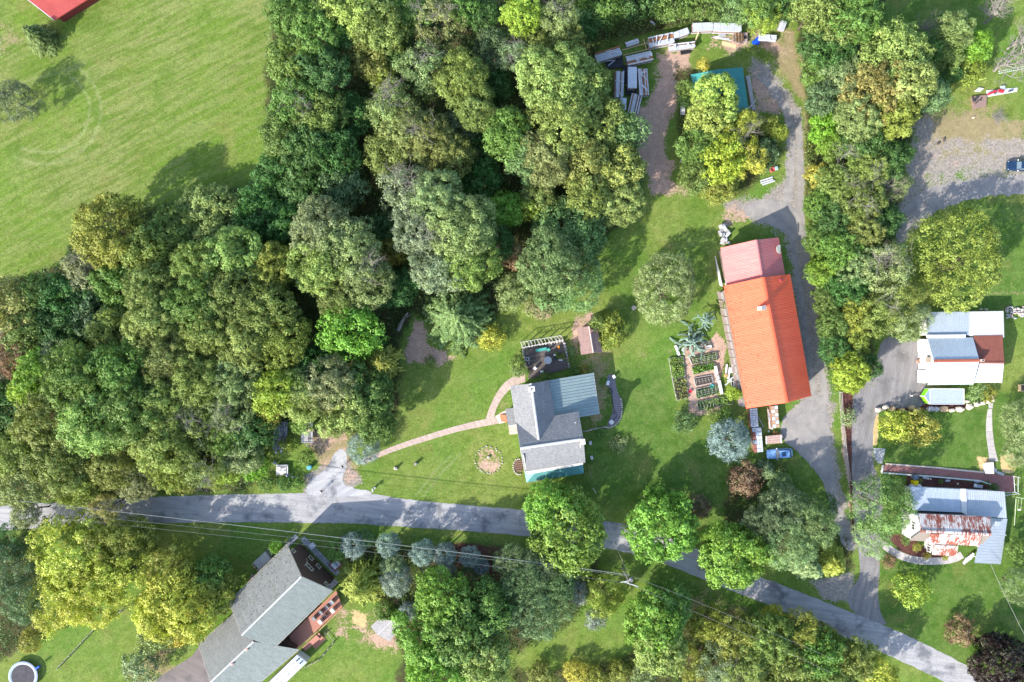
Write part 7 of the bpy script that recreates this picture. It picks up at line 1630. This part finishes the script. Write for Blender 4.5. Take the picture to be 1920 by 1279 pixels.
person(605.5, 918.5, 225, 'person in a dark shirt and pale cap standing where the driveway meets the road', ('d',(.02,.02,.022)), ('k',(.03,.03,.035)), (pm('pale_cap',(.7,.68,.66)),True))
person(644.5, 873, 45, 'person in a black shirt and pale cap beside the leaf strewn parking edge', ('b',(.014,.014,.016)), ('g',(.04,.035,.03)), (pm('pale_cap',(.7,.68,.66)),True))
person(543, 889.5, 120, 'person in a bright blue shirt with white cap, next to the pale square box', ('blue',(.01,.06,.62)), ('w',(.45,.45,.47)), (pm('white_cap',(.85,.85,.83)),True))
beam(553,894.5,2.2,.06,-8,.7,gridm,'pale green pole held out towards the paved turning place','long_pole','pole'); MB().lathe(W(548.5,893.5,0),[(.16,0),(.18,.35),(.12,.36)],10).solo('bucket', wpl, 'white bucket at the feet of the person in blue', 'bucket')
# mailbox
mbx = thing('mailbox','mailbox on a post where driveway meets the road','mailbox',W(698.5,917,0)); MB().box(W(698.5,917,.55),(.12,.12,1.1)).build('post', grb[0], mbx); MB().box(W(698.5,918.5,1.0),(.1,.6,.1)).build('arm', grb[0], mbx); c = W(699,919.5,1.2); MB().tube([c+Vector((0,-.28,0)), c+Vector((0,.28,0))], .15, 10).build('box_body', GUT, mbx); MB().box(c+Vector((.17,.05,.1)),(.02,.05,.2)).build('flag', drk, mbx)
beam(702.5,914.5,.3,.35,40,.3,WHITE,'white leaflet box beside the mailbox post','leaflet_box','box',.3)
# ---------------------------------------------------------------- cars
def car(label, px, py, deg, L, Wd, Hh, paint, glass, kind='wagon', roofc=None):
    o = thing('parked_car', label, 'car', W(px, py, 0), R(deg), local=True); h = Wd/2; mb = MB()
    st_ = [(-L*.5,.72,.42,.66),(-L*.485,.86,.28,.78),(-L*.44,.95,.22,.86),(-L*.30,1,.2,.93),(-L*.12,1,.2,.97),(L*.15,1,.2,1.0),(L*.33,.98,.2,1.0),(L*.45,.93,.24,.97),(L*.495,.82,.34,.86)]
    ring = ((-1,0),(-1,.55),(-.93,.88),(-.72,1),(.72,1),(.93,.88),(1,.55),(1,0)); vs = []
    for x, wf, z0, z1 in st_: vs += [(x, h*wf*a, z0+(z1-z0)*b_) for a, b_ in ring]
    k = len(ring); fs = [(i*k+j, i*k+(j+1) % k, (i+1)*k+(j+1) % k, (i+1)*k+j)[::-1] for i in range(len(st_)-1) for j in range(k)]; fs += [tuple(range(k)), tuple(range((len(st_)-1)*k, len(st_)*k))[::-1]]
    mb.add(vs, fs).build('body', paint, o, False)
    # hood crease and rear lid
    MB().box((-L*.33,0,.935),(L*.2,Wd*.62,.03)).build('hood', paint, o); 
    rear = L*.46 if kind == 'wagon' else L*.34; f0, f1, r0 = -L*.17, -L*.06, rear-.55
    def gl(nm, pts): q_ = MB(); q_.slab([Vector(p) for p in pts], .03); q_.build(nm, glass, o)
    w0, w1 = h*.86, h*.70
    cab = MB(); cab.add([(f0,-w0,.9),(f0,w0,.9),(rear,w0*.96,.95),(rear,-w0*.96,.95),(f1+.1,-w1,Hh-.04),(f1+.1,w1,Hh-.04),(r0,w1*.97,Hh-.05),(r0,-w1*.97,Hh-.05)],[(4,5,6,7),(0,1,5,4),(1,2,6,5),(2,3,7,6),(3,0,4,7)]).build('side_glass', glass, o)
    gl('windshield', [(f0+.04,-w0*.9,.98),(f0+.04,w0*.9,.98),(f1+.12,w1*.93,Hh),(f1+.12,-w1*.93,Hh)]); gl('rear_window', [(rear-.06,-w0*.86,1.02),(rear-.06,w0*.86,1.02),(r0+.03,w1*.9,Hh-.01),(r0+.03,-w1*.9,Hh-.01)])
    rp_ = MB(); rp_.slab([Vector(p) for p in ((f1+.08,-w1*1.02,Hh),(f1+.08,w1*1.02,Hh),((f1+r0)/2,w1*1.04,Hh+.05),(r0+.03,w1,Hh+.01),(r0+.03,-w1,Hh+.01),((f1+r0)/2,-w1*1.04,Hh+.05))], .05); rp_.build('roof', roofc or paint, o)
    for s in (-1, 1):
        for a, b_ in ((f0,f1+.1),): MB().tube([(a+.02, s*w0*.97, .95), (b_, s*w1*1.0, Hh)], .035, 4).build('pillar', paint, o)
        MB().tube([(rear-.02, s*w0*.92, .97), (r0, s*w1*.98, Hh)], .05, 4).build('pillar', paint, o)
        mi = MB().box((f0+.25, s*(h+.10), 1.0), (.16,.2,.13)).build('mirror', paint if roofc else wpl, o)
        MB().box((-L*.455, s*h*.68, .72), (.18,.34,.12)).build('headlight', pm('headlight_glass',(.75,.76,.78),rough=.15), o); MB().box((L*.488, s*h*.66, .8), (.08,.28,.14)).build('tail_light', pm('tail_red',(.35,.02,.02),rough=.2), o)
        for x in (-L*.31, L*.31):
            t_ = MB().tube([(x, s*(h-.20), .33), (x, s*(h-.01), .33)], .33, 16).build('wheel', pm('tyre_rubber',(.02,.02,.02),rough=.9), o); MB().tube([(x, s*(h-.02), .33), (x, s*(h+.005), .33)], .2, 10).build('rim', lgy, t_)
    return o
lb = pm('light_blue_car_paint', (.22,.40,.68), (.20,.37,.64), .5, .22, metal=.3, spec=.6); gsm = pm('car_glass', (.03,.04,.05), (.045,.055,.07), .8, .06, spec=.9)
cr1 = car('light blue estate car with a dark sunroof parked on the gravel below the pole pile', 1458.7, 849.5, 4, 4.75, 1.82, 1.42, lb, gsm)
MB().box((.55,0,1.475),(.75,.82,.02)).build('sunroof', pm('dark_blue_glass',(.02,.07,.16),rough=.08,spec=.9), cr1)
cr2 = car('dark navy car cut by the right edge of the photo on the gravel yard', 1907, 313, -2, 4.7, 1.8, 1.42, pm('navy_car_paint',(.02,.05,.11),(.018,.045,.10),.5,.2,metal=.3,spec=.6), pm('pale_reflecting_glass',(.10,.14,.17),(.14,.19,.23),.8,.06,spec=.9), 'sedan')
# cargo trailer with lime nose
ct = thing('cargo_trailer','white topped V nose cargo trailer with lime green front beside the boulder wall','trailer',W(1772,743,0)); zt = 2.3
ab = [W(1744,729,zt),W(1807.5,729,zt),W(1807.5,758,zt),W(1744,758,zt),W(1734.3,743.5,zt)]
MB().prism([(p.x,p.y) for p in ab], .45, zt-.06).build('box_body', wpl, ct); MB().prism([(p.x,p.y) for p in ab[:4]], zt-.058, zt).build('roof_panel', wm[0], ct); MB().prism([(p.x,p.y) for p in (ab[0],ab[3],ab[4])], zt-.057, zt-.003).build('nose_roof', pm('slate_blue_metal',(.24,.33,.45),rough=.4), ct)
for i, j in ((0,1),(1,2),(2,3),(3,0)): d = ab[j]-ab[i]; MB().box((ab[i]+ab[j])/2+Vector((0,0,.02)), (d.length+.06,.09,.07), math.atan2(d.y,d.x)).build('roof_edge', WHITE, ct)
lime = pm('lime_green_paint',(.26,.80,.02),(.24,.72,.02),1,.4)
for a, b_ in ((ab[0],ab[4]),(ab[3],ab[4])):
    d = b_-a; d.z = 0; nn = Vector((d.y,-d.x,0)).normalized(); nn = nn if nn.x < 0 else -nn; mm = (a+b_)/2
    MB().box(Vector((mm.x,mm.y,1.45))+nn*.03, (d.length*.86,.05,1.15), math.atan2(d.y,d.x)).build('front_panel', lime, ct); MB().box(Vector((mm.x,mm.y,.66))+nn*.03, (d.length*.9,.05,.36), math.atan2(d.y,d.x)).build('stone_guard', drk, ct)
tip = Vector((ab[4].x, ab[4].y, .5)); MB().tube([tip, tip+Vector((-1.2,0,-.05))], .06, 5).build('tongue', drk, ct); MB().lathe(tip+Vector((-1.3,0,-.5)), [(.1,0),(.12,.6),(.05,.75)], 8).build('jack', WHITE, ct)
for x in (1770,1779):
    for s, yy in ((1,729.5),(-1,757.5)): c = W(x,yy,.35); MB().tube([c-Vector((0,.1,0)), c+Vector((0,.1,0))], .35, 12).build('wheel', drk, ct)
# camper at the bottom edge
cmp_ = thing('camper','white camper with black roof hatches parked against the long house, at the bottom edge','camper',W(545,1265,0)); q1, q2, q3 = W(557.5,1227.5,2.5), W(575.8,1241.7,2.5), W(500,1283,2.5)
dv = (q3-q1); dv.z = 0; cab_ = [q1,q2,q2+dv,q1+dv]; MB().prism([(p.x,p.y) for p in cab_], .5, 2.42).build('camper_body', WHITE, cmp_); MB().prism([(p.x,p.y) for p in cab_], 2.42, 2.5).build('roof', pm('camper_roof', (.52,.52,.53), (.44,.44,.45), 1.5, .6), cmp_)
u_ = dv.normalized(); v_ = (q2-q1); v_.z = 0; vl = v_.length; v_.normalize()
MB().prism([(p.x,p.y) for p in (q1+u_*.12+v_*.1, q1+v_*(vl-.1)+u_*.12, q1+v_*(vl-.1)+u_*1.3, q1+v_*.1+u_*1.3)], 2.5, 2.53).build('front_roof_panel', pm('pale_blue_grey',(.42,.50,.60),rough=.4), cmp_)
for i in range(2):
    for j in range(2): MB().box(q1+u_*(.45+.45*i)+v_*(vl*.33+vl*.34*j)+Vector((0,0,.07)), (.28,.28,.07), math.atan2(u_.y,u_.x)).build('roof_hatch', drk, cmp_)
for s in (.3,.68):
    for i in range(9): MB().box(q1+u_*(1.7+.7*i)+v_*vl*s+Vector((0,0,.06)), (.35,.09,.05), math.atan2(u_.y,u_.x)).build('roof_rail', pm('brown_grey_rail',(.3,.26,.24)) if i % 3 else drk, cmp_)
# ---------------------------------------------------------------- boulder wall and stones, east
bw_ = thing('boulder_wall','curved wall of big tan and grey boulders below the trailer','wall',W(1740,765,0)); bm = [pm('tan_boulder',(.58,.42,.25),(.46,.33,.2),2,.9), pm('pale_boulder',(.62,.53,.44),(.5,.42,.35),2,.9), pm('grey_boulder',(.42,.43,.46),(.32,.33,.36),2,.9)]
for k,(x,y,w_,h_,m) in enumerate(((1645,768,12,9,1),(1659,763,12,9,1),(1672,766,13,9,0),(1690,768,10,8,0),(1708,764,14,9,0),(1720,767,8,7,0),(1744,766,15,11,2),(1754,767,11,10,2),(1769,767,17,13,0),(1783,769,12,7,1),(1798,767,17,10,1),(1816,762,15,12,1),(1829,758,12,10,1),(1840,756,12,8,1),(1850,753,9,7,1),(1858,744,6,6,1),(1859,750,6,6,1),(1811,752,7,6,1),(1852,742,9,7,1))): MB().rock(W(x,y,0),(w_*.105,h_*.11,.75),k+500,8).build('boulder', bm[m], bw_)
rw_ = thing('rubble_wall','rough wall of grey and white rubble at the right edge above the white roofed house','wall',W(1900,585,0))
for k in range(70): MB().rock(W(1886+random.random()*46, 575+random.random()*22*(.6+.4*random.random()), 0),(random.uniform(.3,.75),random.uniform(.3,.6),random.uniform(.2,.6)),k+600,6).build('rubble_stone', (stn[0],bm[2],pm('pinkish_rock',(.46,.38,.34)))[k % 3], rw_)
for x in (1838,1848): MB().rock(W(x,580,0),(.9,.4,.4),x).solo('field_stone', bm[1], 'flat pale stone along the north edge of the white roofed house, %s one' % ('left' if x < 1840 else 'right'), 'stone')
sheet('rubble_patch', rough_line(WL([(1637,840),(1660,841),(1657,856),(1654,870),(1645,868),(1640,858)]),.4,.05,77), .03, pm('grey_rubble',(.45,.46,.47),(.3,.31,.32),6,.95,.6))
rp2 = MB(); 
for k in range(60): rp2.rock(W(1639+random.random()*16, 843+random.random()*22, 0),(.28,.25,.14),k,5)
rr_ = rp2.build('rubble', pm('grey_rubble',(.45,.46,.47))); tag(rr_, 'patch of small grey rubble where the brick terrace meets the paved drive', 'rubble', kind='stuff')
def kerb_line(name, pts, w, z, m, label, n_per=1.2):
    o = thing(name, label, 'kerb', W(*pts[0],0))
    for a, b_ in zip(pts[:-1], pts[1:]):
        A, B = W(*a), W(*b_); d = B-A; k = max(1, int(d.length/n_per))
        for i in range(k): MB().box(A.lerp(B,(i+.5)/k)+Vector((0,0,z/2)), (d.length/k-.03, w, z), math.atan2(d.y,d.x)).build('kerb_stone', m, o)
kerb_line('terrace_kerb', [(1660,869.5),(1745,876),(1848,886)], .3, .14, bm[1], 'pale pinkish kerb along the lawn side of the brick terrace')
kerb_line('terrace_kerb', [(1655,872),(1652,886),(1745,893),(1836,901),(1856,908)], .22, .3, WHITE, 'white edge along the bed side of the brick terrace')
kerb_line('terrace_kerb', [(1861,875),(1868,885),(1882,890)], .5, .12, lgy, 'short curved grey kerb at the upper right of the brick terrace')
fence_r = thing('deck_railing','white railing around the east end of the brick terrace','railing',W(1903,910,0))
for a, b_ in (((1901,893),(1903,923)),((1880,925),(1903,923)),((1909,895),(1909,926)),((1885,929),(1909,926))): MB().tube([W(*a,1.0),W(*b_,1.0)], .05, 4).build('rail', WHITE, fence_r)
for x, y in ((1901,893),(1902,908),(1903,923),(1909,895),(1909,926),(1885,929)): MB().box(W(x,y,.5),(.1,.1,1.0)).build('rail_post', WHITE, fence_r)
furn('yellow_bin','bright yellow bin between house wall and brick terrace','bin',1711.7,903.5,0,[('bin_body',(0,0,.5),(.8,.8,1.0),pm('yellow_plastic',(.85,.62,.01),rough=.4)),('lid',(0,0,1.04),(.85,.85,.06),pm('yellow_plastic',(.85,.62,.01)))]); furn('grey_bin','slate grey bin right above the yellow bin','bin',1711.5,893,0,[('bin_body',(0,0,.5),(.8,.75,1.0),pm('slate_plastic',(.11,.14,.19),rough=.5)),('lid',(0,0,1.04),(.9,.85,.06),pm('slate_plastic',(.11,.14,.19)))])
furn('white_board_table','white board table on the straw next to the garden walk','table',1851,877,0,[('table_top',(0,0,.6),(1.6,2.1,.08),pm('cream_white',(.82,.76,.68),(.78,.7,.6),2)),('leg',(-.65,0,.28),(.1,1.6,.56),wpl),('leg',(.65,0,.28),(.1,1.6,.56),wpl)],3)
for k,(x,y,w_,l) in enumerate(((1733,895,.9,'round grey millstone in the dark planting bed'),(1739,897,.6,'small pale stone beside the round grey millstone'),(1744,898,.4,'smallest pale stone right of the millstone'),(1776,901,1.25,'long grey stone in the middle of the dark planting bed'),(1795,907,.4,'tiny white stone in the dark planting bed'),(1832,903,1.2,'long grey stone at the east end of the dark planting bed'))): MB().rock(W(x,y,0),(w_,w_*(.45 if w_ > 1 else .9),.3),k+700,9).solo('bed_stone', bm[2] if k not in (1,2,4) else bm[1], l, 'stone')
furn('garden_lounger','grey lounger at the east end of the dark planting bed by the metal roof','lounger',1832,911,0,[('seat',(0,0,.35),(1.6,.6,.08),lgy),('backrest',(-.7,.1,.55),(.5,.6,.08),wpl),('leg',(.6,0,.16),(.08,.5,.3),lgy),('leg',(-.6,0,.16),(.08,.5,.3),lgy)],-8)
tw_ = thing('white_tank','pair of white rounded tanks against the north wall of the rusty roofed house','tank',W(1715,911,0)); 
for x in (1709,1719): MB().lathe(W(x,911.5,0),[(.5,0),(.52,.7),(.35,.85),(.1,.9)],14).build('tank_body', wpl, tw_)
# swing frame and playpen at right edge
sw = thing('swing_frame','pale swing frame on the lawn at the right edge','swing',W(1912,960,0)); sg_ = pm('pale_green_tube',(.52,.58,.42),rough=.5)
MB().tube([W(1905,932,2.3),W(1925,936,2.3)], .05, 6).build('top_bar', sg_, sw)
for x, dx in ((1905,-3),(1925,-3)):
    for dy in (0, 52): MB().tube([W(x,934+2,2.3), W(x+dx,934+dy,0)], .045, 6).build('leg', sg_, sw)
for x in (1910,1916): MB().tube([W(x,935,2.2),W(x-2,955,.6)], .02, 4).build('rope', sg_, sw); 
MB().box(W(1911,956,.6),(.6,.25,.05)).build('seat', WHITE, sw)
furn('garden_crate','wooden framed brown crate at the right edge above the sage conifers','crate',1914.5,727,0,[('crate_body',(0,0,.3),(1.1,1.2,.6),pm('dark_crate_inside',(.08,.06,.05))),('side_board',(-.55,0,.35),(.1,1.3,.7),ply),('side_board',(.55,0,.35),(.1,1.3,.7),ply),('side_board',(0,.6,.35),(1.1,.1,.7),ply),('side_board',(0,-.6,.35),(1.1,.1,.7),ply)])
# junk at top right
ldr = thing('ladder','pale aluminium ladder lying across the bare grey branches at the right edge','ladder',W(1900,134,0)); la, lb_ = W(1872,138,1.3), W(1935,126,1.3)
for o_ in (0,.42): MB().tube([la+Vector((0,o_,0)), lb_+Vector((0,o_,0))], .04, 4).build('rail', wpl, ldr)
for i in range(17): p = la.lerp(lb_, (i+.5)/17); MB().tube([p, p+Vector((0,.42,0))], .025, 4).build('rung', wpl, ldr)
wtp = thing('white_tarp','long white tarp with red and black machine parts at the right edge','tarp',W(1878,174,0)); MB().prism([W(1849,170,0),W(1907,165,0),W(1906,172,0),W(1851,182,0)], 0, .12).build('sheet', wpl, wtp)
mow = thing('red_mower','red and black garden machine lying on the white tarp','machine',W(1868,171,.12)); MB().box(W(1860,174,.4),(1.6,.35,.35),R(25)).box(W(1877,171,.35),(.9,.5,.4),R(-8)).build('machine_body', pm('red_machine_paint',(.55,.03,.04),rough=.35), mow)
for x, y in ((1866,175),(1868,169),(1893,171),(1897,170)): MB().tube([W(x,y,.3)-Vector((0,.08,0)), W(x,y,.3)+Vector((0,.08,0))], .25, 10).build('wheel', drk, mow)
MB().box(W(1880,164,.3),(.7,.5,.4)).build('engine', pm('pale_blue_plastic',(.45,.62,.68)), mow)
MB().slab([W(1827,171,.3),W(1836,164,.3),W(1845,166,.3),W(1838,172,.3)], .15).solo('tilted_sheet', wpl, 'white tilted panel left of the white tarp', 'panel')
fpit = thing('fire_pit','square brown fire pit with black scrap and cut branches','fire pit',W(1831,192,0)); MB().prism([W(1820,182,0),W(1848,179,0),W(1847,200,0),W(1823,206,0)], 0, .35).build('pit_base', pm('brown_ash',(.30,.20,.17),(.20,.13,.11),3), fpit)
for i in range(7): MB().box(W(1830+random.uniform(-7,10),184+random.uniform(-4,8),.45),(random.uniform(.4,1.1),.2,.15),random.random()*3).build('black_scrap', drk, fpit)
MB().lathe(W(1824,221,0),[(.18,0),(.05,.5)],8).solo('marker_cone', pm('orange_white_cone',(.75,.35,.15),(.8,.75,.7),9), 'small orange and white cone below the fire pit', 'cone')
for k,(x,y) in enumerate(((1759,269),(1770,262))): MB().rock(W(x,y,0),((.7,.7),(.5,1.0))[k]+(.3,),k+800).solo('dark_stone', pm('dark_brown_stone',(.09,.07,.07)), ['dark triangular stone on the gravel yard, left one','dark long stone on the gravel yard, right one'][k], 'stone')
# ---------------------------------------------------------------- fences, trampoline, pole
fw = pm('grey_rail_wood',(.42,.39,.35),(.32,.29,.26),3,.9)
def rail_fence(pts, label, h=1.1, step=2.4, rails=3, name='rail_fence'):
    o = thing(name, label, 'fence', W(*pts[0])); P_ = [W(*p) for p in pts]
    for a, b_ in zip(P_[:-1], P_[1:]):
        k = max(1, int((b_-a).length/step))
        for i in range(k):
            p, q_ = a.lerp(b_, i/k), a.lerp(b_, (i+1)/k); MB().box(p+Vector((0,0,h/2)),(.14,.14,h)).build('post', fw, o); d = (q_-p).normalized(); nn = Vector((-d.y,d.x,0))
            for r_ in range(rails): MB().tube([p+nn*.12*(r_-1)+Vector((0,0,h*(.35+.28*r_))), q_+nn*.12*(r_-1)+Vector((random.uniform(-.06,.06),0,h*(.35+.28*r_)))], .045, 5).build('rail', fw, o)
    MB().box(P_[-1]+Vector((0,0,h/2)),(.14,.14,h)).build('post', fw, o); return o
rail_fence([(1573,735),(1577,800),(1584,860),(1590,900)],'split rail fence between grass strip and mulch, upper part beside the paved drive'); rail_fence([(1598,985),(1599,1012)],'short piece of split rail fence beside the large bright pine')
wf = rail_fence([(268,1120),(230,1145),(180,1178),(112,1250)],'thin dark wire fence running diagonally over the lower left lawn',.9,1.6,1,'wire_fence')
furn('feeder_table','small pale feeder table at the top end of the wire fence','table',270,1111,0,[('table_top',(0,0,1.1),(.7,.5,.08),ply),('post',(0,0,.53),(.12,.12,1.06),drk)],25)
rail_fence([(574,1248),(599,1235),(626,1203),(612,1186)],'thin pale garden fence around the bed below the orange deck',.8,1.3,1,'garden_fence')
tp = thing('trampoline','round black trampoline with pale blue rim at the bottom left corner','trampoline',W(43,1268,0)); c = W(43,1268,.85); MB().lathe((c.x,c.y,.8),[(2.2,0),(2.2,.02),(.1,.02)],32).build('mat', pm('black_mesh_mat',(.03,.028,.038),(.06,.055,.065),1.2,.8), tp)
vs = []; fs = []; n_ = 36
for j in range(n_):
    a = 2*math.pi*j/n_; vs += [(c.x+math.cos(a)*r_, c.y+math.sin(a)*r_, z_) for r_, z_ in ((2.2,.84),(2.5,.9),(2.75,.84),(2.5,.8))]
for j in range(n_): k = (j+1) % n_; fs += [(j*4+i, j*4+(i+1) % 4, k*4+(i+1) % 4, k*4+i) for i in range(4)]
MB().add(vs, fs).build('rim_pad', pm('pale_blue_pad',(.26,.34,.48),(.32,.39,.5),2,.5), tp)
for j in range(6): a = j*math.pi/3+.3; MB().tube([(c.x+math.cos(a)*2.6, c.y+math.sin(a)*2.6, 0), (c.x+math.cos(a)*2.6, c.y+math.sin(a)*2.6, .85)], .04, 6).build('leg', lgy, tp)
MB().box(W(71.5,1251,1.0),(.7,.35,.5),R(30)).build('blue_shoe_bag', pm('blue_shoe_bag',(.02,.10,.6)), tp)
pole = thing('utility_pole','wooden utility pole with crossarm and transformer beside the lower lawn','utility pole',W(1168,1072,0)); top = W(1182,1096,9.5); bx_, by_ = top.x, top.y; pole.location = (bx_, by_, 0); ORG[pole.name] = Vector((bx_, by_, 0))
MB().tube([(bx_,by_,0),(bx_,by_,9.6)], [.16,.11], 8).build('post', fw, pole); MB().box((bx_+.2,by_-.1,9.1),(2.6,.12,.14),R(-19)).build('crossarm', GUT, pole); MB().box((bx_-.6,by_+.05,8.1),(1.9,.1,.1),R(10)).build('bracket', GUT, pole)
MB().lathe((bx_+.35,by_+.35,7.6),[(.28,0),(.3,.1),(.3,.85),(.25,.95),(.05,1.0)],14).build('transformer', pm('pinkish_grey_transformer',(.42,.36,.40)), pole)
for s in (-1.1,-.4,.8,1.2): MB().lathe((bx_+.2+s*math.cos(R(-19)), by_-.1+s*math.sin(R(-19)), 9.15),[(.06,0),(.05,.2),(.02,.24)],8).build('insulator', wpl, pole)
wirem = pm('pale_wire_metal',(.22,.23,.22),rough=.6)
def wire(a, b_, sag, r_, label, hz=(9.2, 9.2)):
    A, B = W(*a, hz[0]), W(*b_, hz[1]); MB().tube([A.lerp(B, t)-Vector((0,0,sag*4*t*(1-t))) for t in np.linspace(0,1,18)], r_, 4).solo('power_line', wirem, label, 'cable', 'overhead cables of the utility pole')
wire((0,935),(1180,1078),1.2,.06,'thickest overhead cable running from the left above the road'); wire((0,952),(1178,1080),1.1,.022,'thin overhead cable just below the thick one'); wire((0,962),(1174,1093),1.3,.02,'lowest thin overhead cable left of the pole')
wire((1184,1080),(1560,1235),.8,.02,'upper overhead cable going right from the pole over the road'); wire((1190,1100),(1560,1262),.8,.022,'lower overhead cable going right from the pole',(9.3,9.3)); wire((1180,1080),(1118,945),.5,.02,'service cable from the pole towards the grey roofed house',(8.5,4))
wire((1852,1045),(1945,1235),.5,.03,'pale dashed looking service cable from the white porch roof to the lower right',(4,8)); wire((1110,900),(1103,880),.1,.02,'short service cable end at the teal porch roof',(4,5))
gp = thing('guy_post','slim white post standing on the lawn left of the round roadside maple','post',W(1112,915,0)); MB().tube([W(1112,915,0),W(1112,915,0)+Vector((.0,0,4.2))], .06, 6).build('post', wpl, gp)
# leaves and litter on grass and gravel
r = np.random.default_rng(99); k = 5200; px_ = r.uniform(560,1700,k); py_ = r.uniform(600,1180,k); pos = np.stack([(px_-960)*.1, (639.5-py_)*.1, np.full(k,.03)],1); L = r.uniform(.05,.16,k)
me_ = quads('fallen_leaves', pos, r.normal(size=(k,3))*.15+np.array([0,0,1.]), L, L*.8, np.stack([r.random(k),r.random(k),r.random(k)],1), LEAF); fo = bpy.data.objects.new('fallen_leaves', me_); COL.objects.link(fo); fo.color = (.32,.25,.10,1); tag(fo,'fallen yellow leaves scattered on lawn and drive','fallen leaves',kind='stuff')

def litter(poly, n_, seed, label, colr=(.12,.10,.04)):
    r = np.random.default_rng(seed); P_ = [np.array(p) for p in poly]; u, v = r.random((n_,1)), r.random((n_,1))**2
    pos = ((P_[0]*(1-u)+P_[1]*u)*(1-v)+(P_[3]*(1-u)+P_[2]*u)*v)+np.array([0,0,.1]); L = r.uniform(.07,.2,n_)
    o = bpy.data.objects.new('leaf_litter', quads('leaf_litter', pos, r.normal(size=(n_,3))*.2+np.array([0,0,1.]), L, L*.7, np.stack([r.random(n_)]*3,1), LEAF)); COL.objects.link(o); o.color = (*colr,1); tag(o, label, 'fallen leaves', kind='stuff')
litter([NWb,SWb,SRb,NRb], 500, 1, 'dry leaves scattered on the orange barn roof'); litter([wNE,uNE,uR,wR], 500, 2, 'dry leaves scattered on the long grey roof')
